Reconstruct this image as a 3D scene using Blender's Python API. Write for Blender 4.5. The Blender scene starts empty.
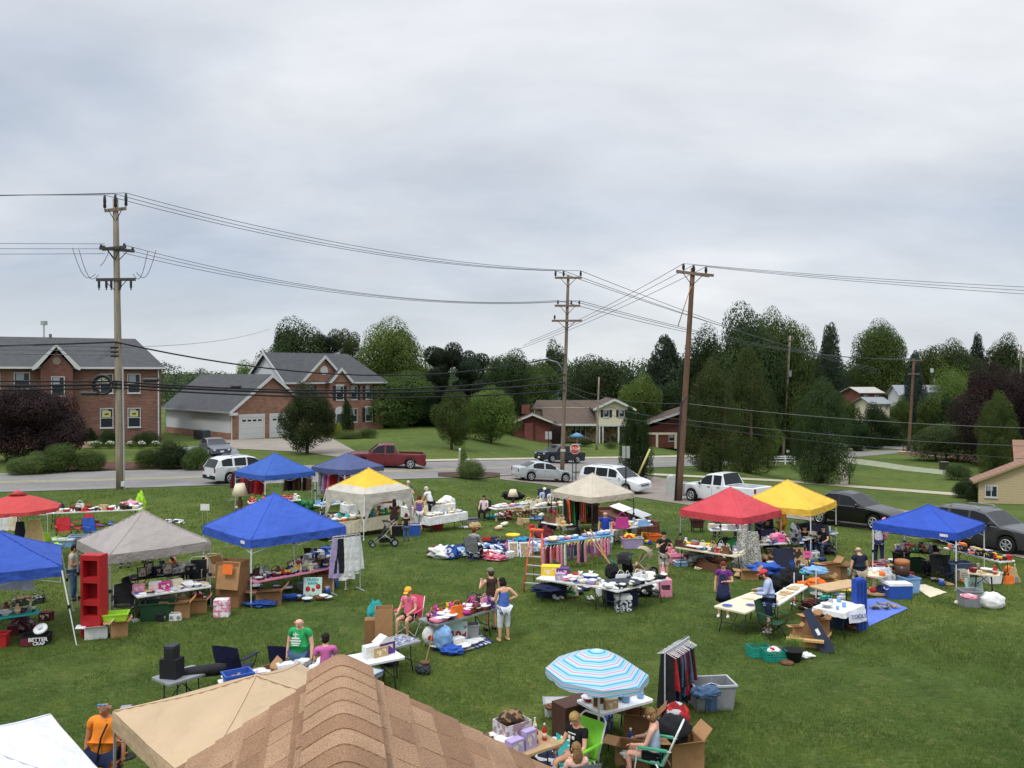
import bpy,bmesh,math,random
import numpy as np
from mathutils import Vector,Matrix,noise
R=math.radians
SC=bpy.context.scene
COL=SC.collection
HC=7.0;FPX=840.0;PIT=math.atan(9/840)
cd=bpy.data.cameras.new('camera');cam=bpy.data.objects.new('camera',cd);COL.objects.link(cam)
cam.location=(0,0,HC);cam.rotation_euler=(math.pi/2 - PIT,0,0)
cd.sensor_width=36;cd.lens=36*FPX/1024;cd.clip_start=.1;cd.clip_end=4000
SC.camera=cam
SUN_EL,SUN_AZ=R(58),R(215)
w=bpy.data.worlds.new('World');SC.world=w;w.use_nodes=True
nt=w.node_tree;N=nt.nodes;L=nt.links;N.clear()
def nd(t,**k):
 n=N.new(t)
 for a,b in k.items():setattr(n,a,b)
 return n
out=nd('ShaderNodeOutputWorld');bg1=nd('ShaderNodeBackground');bg2=nd('ShaderNodeBackground');mx=nd('ShaderNodeMixShader')
sky=nd('ShaderNodeTexSky',sky_type='NISHITA',sun_disc=False,sun_elevation=SUN_EL,sun_rotation=SUN_AZ)
L.new(sky.outputs[0],bg1.inputs[0]);bg1.inputs[1].default_value=.1
tc=nd('ShaderNodeTexCoord');sep=nd('ShaderNodeSeparateXYZ');L.new(tc.outputs['Generated'],sep.inputs[0])
zz=nd('ShaderNodeMath',operation='MAXIMUM');L.new(sep.outputs[2],zz.inputs[0]);zz.inputs[1].default_value=0
za=nd('ShaderNodeMath',operation='ADD');L.new(zz.outputs[0],za.inputs[0]);za.inputs[1].default_value=.42
dx=nd('ShaderNodeMath',operation='DIVIDE');L.new(sep.outputs[0],dx.inputs[0]);L.new(za.outputs[0],dx.inputs[1])
dy=nd('ShaderNodeMath',operation='DIVIDE');L.new(sep.outputs[1],dy.inputs[0]);L.new(za.outputs[0],dy.inputs[1])
cmb=nd('ShaderNodeCombineXYZ');L.new(dx.outputs[0],cmb.inputs[0]);L.new(dy.outputs[0],cmb.inputs[1])
mp=nd('ShaderNodeMapping');mp.inputs['Scale'].default_value=(1.15,2.0,1);mp.inputs['Rotation'].default_value=(0,0,R(-14));mp.inputs['Location'].default_value=(3.4,.9,0)
L.new(cmb.outputs[0],mp.inputs[0])
n1=nd('ShaderNodeTexNoise');n1.inputs['Scale'].default_value=.75;n1.inputs['Detail'].default_value=6;n1.inputs['Roughness'].default_value=.5;n1.inputs['Distortion'].default_value=.35
L.new(mp.outputs[0],n1.inputs[0])
cr=nd('ShaderNodeValToRGB');e=cr.color_ramp.elements
e[0].position=.34;e[0].color=(.485,.555,.665,1);e[1].position=.66;e[1].color=(.92,.93,.955,1)
m_=cr.color_ramp.elements.new(.5);m_.color=(.685,.725,.79,1)
L.new(n1.outputs[0],cr.inputs[0])
n2=nd('ShaderNodeTexNoise');n2.inputs['Scale'].default_value=2.6;n2.inputs['Detail'].default_value=7;n2.inputs['Roughness'].default_value=.58;L.new(mp.outputs[0],n2.inputs[0])
mr=nd('ShaderNodeMapRange');mr.inputs[1].default_value=.3;mr.inputs[2].default_value=.7;mr.inputs[3].default_value=.93;mr.inputs[4].default_value=1.07;L.new(n2.outputs[0],mr.inputs[0])
zr=nd('ShaderNodeMapRange');zr.interpolation_type='SMOOTHSTEP';zr.inputs[1].default_value=.38;zr.inputs[2].default_value=.95;zr.inputs[3].default_value=1.0;zr.inputs[4].default_value=2.9;L.new(zz.outputs[0],zr.inputs[0])
mu=nd('ShaderNodeMath',operation='MULTIPLY');L.new(mr.outputs[0],mu.inputs[0]);L.new(zr.outputs[0],mu.inputs[1])
hz=nd('ShaderNodeMixRGB');hz.inputs[2].default_value=(.74,.775,.795,1);L.new(cr.outputs[0],hz.inputs[1])
hf=nd('ShaderNodeMapRange');hf.inputs[1].default_value=0;hf.inputs[2].default_value=.13;hf.inputs[3].default_value=.85;hf.inputs[4].default_value=0;L.new(zz.outputs[0],hf.inputs[0]);L.new(hf.outputs[0],hz.inputs[0])
L.new(hz.outputs[0],bg2.inputs[0]);L.new(mu.outputs[0],bg2.inputs[1])
mx.inputs[0].default_value=.93
L.new(bg1.outputs[0],mx.inputs[1]);L.new(bg2.outputs[0],mx.inputs[2]);L.new(mx.outputs[0],out.inputs[0])
sl=bpy.data.lights.new('sun','SUN');sl.energy=1.5;sl.angle=R(13);sl.color=(1,.96,.9)
so=bpy.data.objects.new('sun',sl);COL.objects.link(so)
sd=Vector((math.sin(SUN_AZ)*math.cos(SUN_EL),math.cos(SUN_AZ)*math.cos(SUN_EL),math.sin(SUN_EL)))
so.rotation_euler=(-sd).to_track_quat('-Z','Y').to_euler();so.location=sd*60
vs=SC.view_settings;vs.view_transform='Standard';vs.look='None';vs.gamma=1;vs.exposure=0.06;vs.use_curve_mapping=False
SC.cycles.max_bounces=5;SC.cycles.diffuse_bounces=3;SC.cycles.glossy_bounces=2;SC.cycles.transmission_bounces=3;SC.cycles.transparent_max_bounces=6
def ss(a,b,x):
 t=min(1,max(0,(x-a)/(b-a)));return t*t*(3-2*t)
def terr(x,y):
 z=-0.033*ss(-12,8,x)*min(130,max(0,y-22)) - 2.4*ss(42,75,y)*ss(15,35,x)
 return z + 9*ss(230,420,y)*(.6+.4*math.sin(x*.011+1)) + 8*ss(-20,-80,x)*0
def ray(px,py):
 a=(px-512)/FPX;b=(384-py)/FPX;c,s=math.cos(PIT),math.sin(PIT)
 return Vector((a,c+b*s,b*c-s))
def at(px,py,z=0.0):
 """the point z above the ground seen at a pixel of the photograph"""
 d=ray(px,py);lo,hi=1.0,1500.0
 t=1.0;prev=1.0
 while t < 1500:
  p=d*t
  if HC+p.z < terr(p.x,p.y)+z:break
  prev=t;t *= 1.01
 lo,hi=prev,t
 for _ in range(30):
  m=(lo+hi)/2;p=d*m
  if HC+p.z < terr(p.x,p.y)+z:hi=m
  else:lo=m
 p=d*hi
 return Vector((p.x,p.y,terr(p.x,p.y)))
def atY(px,py,Y):
 d=ray(px,py);p=d*(Y/d.y);return Vector((p.x,p.y,p.z+HC))
def gnd(x,y):return Vector((x,y,terr(x,y)))
def lin(c):
 if isinstance(c,str):c=[int(c[i:i+2],16)/255 for i in (0,2,4)]
 return tuple((v/12.92 if v <= .04045 else ((v+.055)/1.055)**2.4) for v in c)
MATS={}
def mat(col,rough=.8,kind='plain',var=.12,scale=6.0,metal=0.0,c2=None,spec=.3):
 key=(col,rough,kind,var,scale,metal,c2,spec)
 if key in MATS:return MATS[key]
 m=bpy.data.materials.new('%s_%s' % (kind,col));m.use_nodes=True
 nt=m.node_tree;n=nt.nodes;l=nt.links;b=n['Principled BSDF']
 b.inputs['Roughness'].default_value=rough;b.inputs['Metallic'].default_value=metal
 b.inputs['Specular IOR Level'].default_value=spec
 c=lin(col);tcn=n.new('ShaderNodeTexCoord')
 def noise_(s,det=4,ro=.6,vec='Object'):
  t=n.new('ShaderNodeTexNoise');t.inputs['Scale'].default_value=s;t.inputs['Detail'].default_value=det;t.inputs['Roughness'].default_value=ro
  l.new(tcn.outputs[vec],t.inputs[0]);return t
 def ramp(src,stops):
  r=n.new('ShaderNodeValToRGB');e=r.color_ramp.elements
  e[0].position,e[0].color=stops[0][0],(*stops[0][1],1);e[1].position,e[1].color=stops[-1][0],(*stops[-1][1],1)
  for p,cc in stops[1:-1]:
   q=e.new(p);q.color=(*cc,1)
  l.new(src,r.inputs[0]);return r
 def mul(c,f):return tuple(min(1,max(0,v*f)) for v in c)
 def bump(src,st,dist=.02):
  bp=n.new('ShaderNodeBump');bp.inputs['Strength'].default_value=st;bp.inputs['Distance'].default_value=dist
  l.new(src,bp.inputs['Height']);l.new(bp.outputs[0],b.inputs['Normal'])
 d2=lin(c2) if c2 else None
 if kind in ('plain','cloth','paint'):
  t=noise_(scale);r=ramp(t.outputs[0],[(.3,mul(c,1-var)),(.7,mul(c,1+var))]);l.new(r.outputs[0],b.inputs['Base Color'])
  if kind == 'cloth':
   t2=noise_(3.0,3,.5);bump(t2.outputs[0],.5,.12)
  elif kind == 'plain':
   t2=noise_(40,2,.5);bump(t2.outputs[0],.15,.01)
 elif kind == 'print':     # two colour printed fabric or carton
  t=noise_(scale,2,.5);r=ramp(t.outputs[0],[(.44,c),(.5,d2)]);r.color_ramp.interpolation='CONSTANT';l.new(r.outputs[0],b.inputs['Base Color'])
 elif kind == 'voro':      # patchwork of two colours
  t=n.new('ShaderNodeTexVoronoi');t.inputs['Scale'].default_value=scale;l.new(tcn.outputs['Object'],t.inputs[0])
  s=n.new('ShaderNodeSeparateColor');l.new(t.outputs['Color'],s.inputs[0])
  r=ramp(s.outputs[0],[(.0,c),(.5,d2),(.8,mul(c,.5))]);r.color_ramp.interpolation='CONSTANT';l.new(r.outputs[0],b.inputs['Base Color'])
 elif kind == 'wood':
  mpn=n.new('ShaderNodeMapping');mpn.inputs['Scale'].default_value=(6,6,.5);l.new(tcn.outputs['Object'],mpn.inputs[0])
  t=noise_(scale,6,.65);l.new(mpn.outputs[0],t.inputs[0]);r=ramp(t.outputs[0],[(.3,mul(c,.6)),(.5,c),(.72,mul(c,1.25))]);l.new(r.outputs[0],b.inputs['Base Color']);bump(t.outputs[0],.4,.02)
 elif kind == 'brick':
  mpn=n.new('ShaderNodeMapping');mpn.inputs['Rotation'].default_value=(R(90),0,0);l.new(tcn.outputs['Object'],mpn.inputs[0])
  sp=n.new('ShaderNodeSeparateXYZ');l.new(tcn.outputs['Object'],sp.inputs[0]);ad=n.new('ShaderNodeMath');l.new(sp.outputs[0],ad.inputs[0]);l.new(sp.outputs[1],ad.inputs[1])
  cb=n.new('ShaderNodeCombineXYZ');l.new(ad.outputs[0],cb.inputs[0]);l.new(sp.outputs[2],cb.inputs[1])
  t=n.new('ShaderNodeTexBrick');t.inputs['Scale'].default_value=1;t.inputs['Brick Width'].default_value=.42;t.inputs['Row Height'].default_value=.15;t.inputs['Mortar Size'].default_value=.018
  t.inputs['Color1'].default_value=(*mul(c,.72),1);t.inputs['Color2'].default_value=(*mul(c,1.2),1);t.inputs['Mortar'].default_value=(*mul(c,1.5),1)
  l.new(cb.outputs[0],t.inputs[0])
  t2=noise_(.5,5,.7);r=ramp(t2.outputs[0],[(.3,(.72,)*3),(.7,(1.18,)*3)])
  mm=n.new('ShaderNodeMixRGB');mm.blend_type='MULTIPLY';mm.inputs[0].default_value=1;l.new(t.outputs[0],mm.inputs[1]);l.new(r.outputs[0],mm.inputs[2]);l.new(mm.outputs[0],b.inputs['Base Color'])
 elif kind in ('siding','shingle'):
  sp=n.new('ShaderNodeSeparateXYZ');l.new(tcn.outputs['Object'],sp.inputs[0])
  wv=n.new('ShaderNodeMath');wv.operation='PINGPONG';wv.inputs[1].default_value=.11 if kind == 'siding' else .09;l.new(sp.outputs[2],wv.inputs[0])
  t=noise_(scale,6,.7);r=ramp(t.outputs[0],[(.3,mul(c,1-var)),(.7,mul(c,1+var))])
  r2=ramp(wv.outputs[0],[(0,(.55,)*3),(.03,(1,)*3)])
  mm=n.new('ShaderNodeMixRGB');mm.blend_type='MULTIPLY';mm.inputs[0].default_value=.5;l.new(r.outputs[0],mm.inputs[1]);l.new(r2.outputs[0],mm.inputs[2]);l.new(mm.outputs[0],b.inputs['Base Color'])
 elif kind == 'granules':
  t=noise_(260,2,.7);t3=noise_(2.5,4,.6);r=ramp(t.outputs[0],[(.34,mul(c,.42)),(.5,c),(.66,mul(c,1.7))]);r2=ramp(t3.outputs[0],[(.3,(.85,)*3),(.7,(1.12,)*3)])
  mm=n.new('ShaderNodeMixRGB');mm.blend_type='MULTIPLY';mm.inputs[0].default_value=1;l.new(r.outputs[0],mm.inputs[1]);l.new(r2.outputs[0],mm.inputs[2]);l.new(mm.outputs[0],b.inputs['Base Color']);bump(t.outputs[0],.8,.004)
 elif kind in ('ground',):
  t=noise_(scale,8,.7);t2=noise_(scale*14,5,.7);r=ramp(t.outputs[0],[(.3,mul(c,1-var*1.6)),(.7,mul(c,1+var*1.6))]);r2=ramp(t2.outputs[0],[(.3,(1-var,)*3),(.7,(1+var,)*3)])
  mm=n.new('ShaderNodeMixRGB');mm.blend_type='MULTIPLY';mm.inputs[0].default_value=1;l.new(r.outputs[0],mm.inputs[1]);l.new(r2.outputs[0],mm.inputs[2]);l.new(mm.outputs[0],b.inputs['Base Color']);bump(t2.outputs[0],.4,.02)
 elif kind == 'grass':
  t1=noise_(.09,3,.5);t2=noise_(.9,6,.65);t3=noise_(9,5,.75);t4=noise_(45,3,.8)
  mpn=n.new('ShaderNodeMapping');mpn.inputs['Scale'].default_value=(.5,1.5,1);mpn.inputs['Rotation'].default_value=(0,0,.5);l.new(tcn.outputs['Object'],mpn.inputs[0]);l.new(mpn.outputs[0],t3.inputs[0])
  r1=ramp(t2.outputs[0],[(.28,mul(c,.72)),(.5,c),(.74,(c[0]*1.55,c[1]*1.28,c[2]*1.25))])
  r2=ramp(t3.outputs[0],[(.3,(.55,)*3),(.52,(1,)*3),(.75,(1.55,1.45,1.4))])
  r3=ramp(t4.outputs[0],[(.32,(.5,)*3),(.68,(1.5,)*3)])
  r0=ramp(t1.outputs[0],[(.38,(.8,.86,.8)),(.62,(1.22,1.12,1.0))])
  prev=r1.outputs[0]
  for rr in (r2,r3,r0):
   mm=n.new('ShaderNodeMixRGB');mm.blend_type='MULTIPLY';mm.inputs[0].default_value=1;l.new(prev,mm.inputs[1]);l.new(rr.outputs[0],mm.inputs[2]);prev=mm.outputs[0]
  t5=noise_(3.1,4,.6);f=ramp(t5.outputs[0],[(.56,(0,)*3),(.72,(.6,)*3)]);mm=n.new('ShaderNodeMixRGB');l.new(f.outputs[0],mm.inputs[0]);l.new(prev,mm.inputs[1]);mm.inputs[2].default_value=(.17,.15,.065,1)
  l.new(mm.outputs[0],b.inputs['Base Color']);bump(t4.outputs[0],.9,.03)
 elif kind == 'leaf':
  oi=n.new('ShaderNodeObjectInfo');hs=n.new('ShaderNodeHueSaturation');t=noise_(scale,3,.6)
  r=ramp(t.outputs[0],[(.3,mul(c,.66)),(.5,c),(.7,(c[0]*1.6,c[1]*1.42,c[2]*1.3))]);l.new(r.outputs[0],hs.inputs['Color'])
  m1=n.new('ShaderNodeMapRange');m1.inputs[3].default_value=.485;m1.inputs[4].default_value=.515;l.new(oi.outputs['Random'],m1.inputs[0]);l.new(m1.outputs[0],hs.inputs['Hue'])
  m2=n.new('ShaderNodeMapRange');m2.inputs[3].default_value=.8;m2.inputs[4].default_value=1.2;l.new(oi.outputs['Random'],m2.inputs[0]);l.new(m2.outputs[0],hs.inputs['Value'])
  l.new(hs.outputs[0],b.inputs['Base Color'])
  tr=n.new('ShaderNodeBsdfTranslucent');l.new(hs.outputs[0],tr.inputs[0]);ms=n.new('ShaderNodeMixShader');ms.inputs[0].default_value=.38
  l.new(b.outputs[0],ms.inputs[1]);l.new(tr.outputs[0],ms.inputs[2]);l.new(ms.outputs[0],n['Material Output'].inputs[0])
 elif kind == 'canopy':
  t=noise_(1.2,3,.5);r=ramp(t.outputs[0],[(.3,mul(c,.93)),(.7,mul(c,1.07))]);l.new(r.outputs[0],b.inputs['Base Color']);t2=noise_(2.2,3,.5);bump(t2.outputs[0],.5,.25)
  tr=n.new('ShaderNodeBsdfTranslucent');l.new(r.outputs[0],tr.inputs[0]);ms=n.new('ShaderNodeMixShader');ms.inputs[0].default_value=.16
  l.new(b.outputs[0],ms.inputs[1]);l.new(tr.outputs[0],ms.inputs[2]);l.new(ms.outputs[0],n['Material Output'].inputs[0])
 elif kind == 'umbrella':  # ring stripes
  sp=n.new('ShaderNodeSeparateXYZ');l.new(tcn.outputs['Object'],sp.inputs[0])
  t=n.new('ShaderNodeMath');t.operation='FRACT';q=n.new('ShaderNodeMath');q.operation='MULTIPLY';q.inputs[1].default_value=12.5;l.new(sp.outputs[2],q.inputs[0]);l.new(q.outputs[0],t.inputs[0])
  r=ramp(t.outputs[0],[(0,lin('4a8fb4')),(.16,lin('92bfd0')),(.36,lin('bcc6cf')),(.46,lin('c98097')),(.6,lin('a9c4cf')),(.74,lin('7fb2c8')),(.9,lin('9cc6d2'))]);r.color_ramp.interpolation='CONSTANT';l.new(r.outputs[0],b.inputs['Base Color'])
 elif kind == 'carpaint':
  b.inputs['Base Color'].default_value=(*c,1);b.inputs['Coat Weight'].default_value=.35;b.inputs['Coat Roughness'].default_value=.08
  t=noise_(1.3,3,.5);r=ramp(t.outputs[0],[(.3,mul(c,.92)),(.7,mul(c,1.08))]);l.new(r.outputs[0],b.inputs['Base Color'])
 elif kind == 'glass':     # dark car or house pane
  b.inputs['Base Color'].default_value=(*c,1)
 elif kind == 'emit':
  b.inputs['Base Color'].default_value=(*c,1)
 MATS[key]=m
 return m
class MB:
 def __init__(s):s.v=[];s.f=[];s.m=[];s.mats=[];s.sm=[]
 def mi(s,m):
  if isinstance(m,str):m=mat(m)
  if m not in s.mats:s.mats.append(m)
  return s.mats.index(m)
 def add(s,vs,fs,m,smooth=False,M=None):
  o=len(s.v);k=s.mi(m)
  if M is not None:vs=[M @ Vector(v) for v in vs]
  s.v.extend(tuple(v) for v in vs)
  for f in fs:s.f.append(tuple(o+i for i in f));s.m.append(k);s.sm.append(smooth)
 def box(s,c,d,m,rz=0,rx=0,ry=0,top=1.0,topy=None):
  x,y,z=d[0]/2,d[1]/2,d[2]/2;ty=top if topy is None else topy
  vs=[(-x,-y,-z),(x,-y,-z),(x,y,-z),(-x,y,-z),(-x*top,-y*ty,z),(x*top,-y*ty,z),(x*top,y*ty,z),(-x*top,y*ty,z)]
  M=Matrix.Translation(c) @ Matrix.Rotation(rz,4,'Z') @ Matrix.Rotation(ry,4,'Y') @ Matrix.Rotation(rx,4,'X')
  s.add(vs,[(0,3,2,1),(4,5,6,7),(0,1,5,4),(1,2,6,5),(2,3,7,6),(3,0,4,7)],m,False,M);return s
 def open_box(s,c,d,m,t=.012,rz=0,top=1.0,inner=None):
  """a box with no lid, walls of thickness t"""
  x,y,h=d[0]/2,d[1]/2,d[2]
  M=Matrix.Translation(c) @ Matrix.Rotation(rz,4,'Z')
  o=[(-x,-y),(x,-y),(x,y),(-x,y)];i=[(-x+t,-y+t),(x-t,-y+t),(x-t,y-t),(-x+t,y-t)]
  vs=[(a,b,0) for a,b in o]+[(a*top,b*top,h) for a,b in o]+[(a*top,b*top,h) for a,b in i]+[(a,b,t) for a,b in i]
  fs=[(0,3,2,1)]
  for k in range(4):
   j=(k+1) % 4
   fs += [(k,j,4+j,4+k),(4+k,4+j,8+j,8+k),(8+k,8+j,12+j,12+k)]
  fs += [(12,13,14,15)]
  s.add(vs,fs,m,False,M);return s
 def cyl(s,p0,p1,r0,m,r1=None,n=8,caps=True,smooth=True):
  p0,p1=Vector(p0),Vector(p1);r1=r0 if r1 is None else r1;d=p1-p0
  if d.length < 1e-6:return s
  q=d.to_track_quat('Z','Y');vs=[]
  for p,r in ((p0,r0),(p1,r1)):
   for i in range(n):
    a=2*math.pi*i/n;vs.append(p+q @ Vector((r*math.cos(a),r*math.sin(a),0)))
  s.add(vs,[(i,(i+1) % n,n+(i+1) % n,n+i) for i in range(n)],m,smooth)
  if caps:
   s.add(vs[:n],[tuple(reversed(range(n)))],m);s.add(vs[n:],[tuple(range(n))],m)
  return s
 def tube(s,pts,r,m,n=6):
  pts=[Vector(p) for p in pts];vs=[];K=len(pts)
  for i,p in enumerate(pts):
   d=(pts[min(i+1,K-1)]-pts[max(i-1,0)]);q=d.to_track_quat('Z','Y');rr=r[i] if isinstance(r,(list,tuple)) else r
   for j in range(n):
    a=2*math.pi*j/n;vs.append(p+q @ Vector((rr*math.cos(a),rr*math.sin(a),0)))
  fs=[(i*n+j,i*n+(j+1) % n,(i+1)*n+(j+1) % n,(i+1)*n+j) for i in range(K-1) for j in range(n)]
  fs += [tuple(reversed(range(n))),tuple((K-1)*n+j for j in range(n))]
  s.add(vs,fs,m,True);return s
 def lathe(s,prof,m,c=(0,0,0),n=12,M=None,smooth=True):
  vs=[];K=len(prof)
  for r,z in prof:
   for j in range(n):
    a=2*math.pi*j/n;vs.append((c[0]+r*math.cos(a),c[1]+r*math.sin(a),c[2]+z))
  fs=[(i*n+j,i*n+(j+1) % n,(i+1)*n+(j+1) % n,(i+1)*n+j) for i in range(K-1) for j in range(n)]
  if prof[0][0] > 1e-4:fs.append(tuple(reversed(range(n))))
  if prof[-1][0] > 1e-4:fs.append(tuple((K-1)*n+j for j in range(n)))
  s.add(vs,fs,m,smooth,M);return s
 def blob(s,c,r,m,seed=0,amp=.0,u=10,v=7,fr=1.5,M=None,zmin=None):
  if not isinstance(r,(tuple,list)):r=(r,r,r)
  vs=[]
  for i in range(v+1):
   th=math.pi*i/v
   for j in range(u):
    ph=2*math.pi*j/u;d=Vector((math.sin(th)*math.cos(ph),math.sin(th)*math.sin(ph),math.cos(th)))
    k=1+(amp*noise.noise(d*fr+Vector((seed*7.3,seed*1.7,0)))*2 if amp else 0)
    z=d.z*r[2]*k
    if zmin is not None:z=max(z,zmin)
    vs.append((c[0]+d.x*r[0]*k,c[1]+d.y*r[1]*k,c[2]+z))
  fs=[(i*u+j,(i+1)*u+j,(i+1)*u+(j+1) % u,i*u+(j+1) % u) for i in range(v) for j in range(u)]
  s.add(vs,fs,m,True,M);return s
 def grid(s,fn,nu,nv,m,smooth=True,thick=0):
  vs=[fn(i/nu,j/nv) for j in range(nv+1) for i in range(nu+1)]
  fs=[(j*(nu+1)+i,j*(nu+1)+i+1,(j+1)*(nu+1)+i+1,(j+1)*(nu+1)+i) for j in range(nv) for i in range(nu)]
  s.add(vs,fs,m,smooth)
  if thick:
   o=len(vs);v2=[(a[0],a[1],a[2]-thick) for a in vs];s.add(v2,[tuple(reversed(f)) for f in fs],m,smooth)
   W=nu+1;ring=[i for i in range(W)]+[j*W+nu for j in range(1,nv+1)]+[nv*W+i for i in range(nu-1,-1,-1)]+[j*W for j in range(nv-1,0,-1)]
   vv=[vs[i] for i in ring]+[v2[i] for i in ring];K=len(ring);s.add(vv,[(k,K+k,K+(k+1) % K,(k+1) % K) for k in range(K)],m)
  return s
 def prism(s,poly,a,b,m,axis='y',M=None):
  """poly: list of 2D points; extruded from a to b along axis (x, y or z)"""
  def P(p,t):return {'y':(p[0],t,p[1]),'x':(t,p[0],p[1]),'z':(p[0],p[1],t)}[axis]
  n=len(poly);vs=[P(p,a) for p in poly]+[P(p,b) for p in poly]
  s.add(vs,[tuple(range(n)),tuple(reversed(range(n,2*n)))]+[(i,n+i,n+(i+1) % n,(i+1) % n) for i in range(n)],m,False,M);return s
 def mesh(s,name):
  me=bpy.data.meshes.new(name);me.from_pydata(s.v,[],s.f)
  for m in s.mats:me.materials.append(m)
  me.polygons.foreach_set('material_index',s.m);me.polygons.foreach_set('use_smooth',s.sm);me.update()
  bm=bmesh.new();bm.from_mesh(me);bmesh.ops.recalc_face_normals(bm,faces=bm.faces);bm.to_mesh(me);bm.free()
  return me
 def build(s,name,parent=None,loc=(0,0,0),rz=0):
  o=bpy.data.objects.new(name,s.mesh(name));COL.objects.link(o);o.location=loc;o.rotation_euler=(0,0,rz)
  if parent is not None:o.parent=parent
  return o
USED={}
def tag(o,label=None,cat=None,group=None,kind=None):
 if label:o['label']=label
 if cat:o['category']=cat
 if group:o['group']=group
 if kind:o['kind']=kind
 return o
def thing(name,label,cat,loc=(0,0,0),rz=0,group=None):
 o=bpy.data.objects.new(name,None);COL.objects.link(o);o.empty_display_size=.2
 o.location=loc;o.rotation_euler=(0,0,rz);return tag(o,label,cat,group)
def item(name,mb,label,cat,loc=(0,0,0),rz=0,group=None):
 return tag(mb.build(name,None,loc,rz),label,cat,group)
CACHE={}
def copy_tree(o,parent=None):
 c=o.copy();COL.objects.link(c)
 if parent is not None:c.parent=parent
 for ch in list(o.children):copy_tree(ch,c)
 return c
def spawn(fn,args,loc,rz,label,cat,group=None,sc=None):
 """first call builds the thing, later calls with the same shape copy it and its parts"""
 key=(fn.__name__,args)
 if key not in CACHE:
  o=fn(*args);CACHE[key]=o
 else:o=copy_tree(CACHE[key])
 o.location=loc;o.rotation_euler=(0,0,rz)
 if sc:o.scale=sc
 for k in ('group',):
  if k in o:del o[k]
 return tag(o,label,cat,group)
def E(name):return thing(name,None,None)
def struct(name,mb):return tag(mb.build(name),kind='structure')
ORD=['first','second','third','fourth','fifth','sixth','seventh','eighth','ninth','tenth','eleventh','twelfth','thirteenth','fourteenth','fifteenth','sixteenth','seventeenth','eighteenth','nineteenth','twentieth']
def text(parent,s,size,M,m,name='lettering',depth=.003,bold=0.0,align='CENTER'):
 cu=bpy.data.curves.new(name,'FONT');cu.body=s;cu.size=size;cu.align_x=align;cu.align_y='CENTER';cu.extrude=depth;cu.offset=bold
 o=bpy.data.objects.new(name,cu);COL.objects.link(o);cu.materials.append(m)
 dg=bpy.context.evaluated_depsgraph_get();me=bpy.data.meshes.new_from_object(o.evaluated_get(dg));bpy.data.objects.remove(o)
 t=bpy.data.objects.new(name,me);COL.objects.link(t);t.parent=parent;t.matrix_local=M
 if not me.materials:me.materials.append(m)
 return t
def upright(loc,rz=0,rx=90):return Matrix.Translation(loc) @ Matrix.Rotation(rz,4,'Z') @ Matrix.Rotation(R(rx),4,'X')
# ================================================================ GROUND
G1='4e5f2e'
def build_ground():
 xs=sorted(set([-1500,-1000,-700,-500,-380,-300,-240,-200,-170,-150,-135,-125,-115]+list(np.arange(-108,109,1.5))+[115,125,140,160,185,220,270,340,450,600,850,1200,1500]))
 ys=sorted(set([-60,-40,-25,-15]+list(np.arange(-8,150,1.5))+list(np.arange(150,460,8))+[500,600,750,1000,1400,1800]))
 vs=[(x,y,terr(x,y)) for y in ys for x in xs];W=len(xs)
 fs=[(j*W+i,j*W+i+1,(j+1)*W+i+1,(j+1)*W+i) for j in range(len(ys)-1) for i in range(W-1)]
 mb=MB();mb.add(vs,fs,mat(G1,.95,'grass',spec=.1),True);struct('ground',mb)
build_ground()
def interp(pl,t):
 x0,x1=pl[0][0],pl[-1][0];x=x0+(x1-x0)*t
 for a,b in zip(pl,pl[1:]):
  if x <= b[0]+1e-6:k=(x-a[0])/max(1e-6,b[0]-a[0]);return (x,a[1]+(b[1]-a[1])*k)
 return pl[-1]
def gsheet(name,far,near,m,dz=.03,nu=60,nv=4,kind='structure'):
 A=[at(*interp(far,i/nu)) for i in range(nu+1)];B=[at(*interp(near,i/nu)) for i in range(nu+1)]
 def fn(u,v):
  i=round(u*nu);p=A[i].lerp(B[i],v);return (p.x,p.y,terr(p.x,p.y)+dz)
 mb=MB();mb.grid(fn,nu,nv,m);o=mb.build(name)
 if kind:o['kind']=kind
 return A,B
RF=[(-120,475),(0,473.5),(100,471.5),(160,470),(250,467),(400,463.2),(470,461),(560,459.5),(640,458.5),(700,457),(780,453.5),(840,448),(900,444.5),(945,440)]
RN=[(-120,496),(0,492.5),(100,489.5),(200,486),(300,483),(400,479.5),(470,477.5),(560,473),(640,468),(700,466),(780,462),(840,458.5),(900,453),(945,449)]
asph=mat('7b7875',.9,'ground',.1,.35)
A,B=gsheet('road',RF,RN,asph,.03,120,8)
def strip(name,A,B,t,wd,m,dz):
 """a painted line along the road at fraction t of its width"""
 C=[a.lerp(b,t) for a,b in zip(A,B)];mb=MB();n=len(C)-1
 def fn(u,v):
  i=round(u*n);d=(B[i]-A[i]).normalized();p=C[i]+d*(v-.5)*wd;return (p.x,p.y,terr(p.x,p.y)+dz)
 mb.grid(fn,n,1,m);struct(name,mb)
ylw=mat('b5a673',.8,'ground',.12,3.0);wht=mat('a3a19b',.8,'ground',.12,3.0)
strip('road_centre_line_marking',A,B,.50,.22,ylw,.038);strip('road_centre_line_marking',A,B,.56,.22,ylw,.038)
strip('road_edge_line_marking',A,B,.95,.16,wht,.038);strip('road_edge_line_marking',A,B,.08,.16,wht,.038)
conc=mat('8a8176',.9,'ground',.1,.6);pale=mat('a9a18c',.9,'ground',.12,1.2)
lane=mat('857b72',.92,'ground',.13,.7)
gsheet('parking_lane_pavement',[(500,476.6),(560,473.5),(640,475),(700,484),(790,492),(880,506),(960,521),(1090,548)],[(500,479.5),(545,485),(590,493),(640,498),(672,503),(740,513),(810,521),(880,532),(925,538),(1000,553),(1090,576)],lane,.03,60,6)
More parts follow.
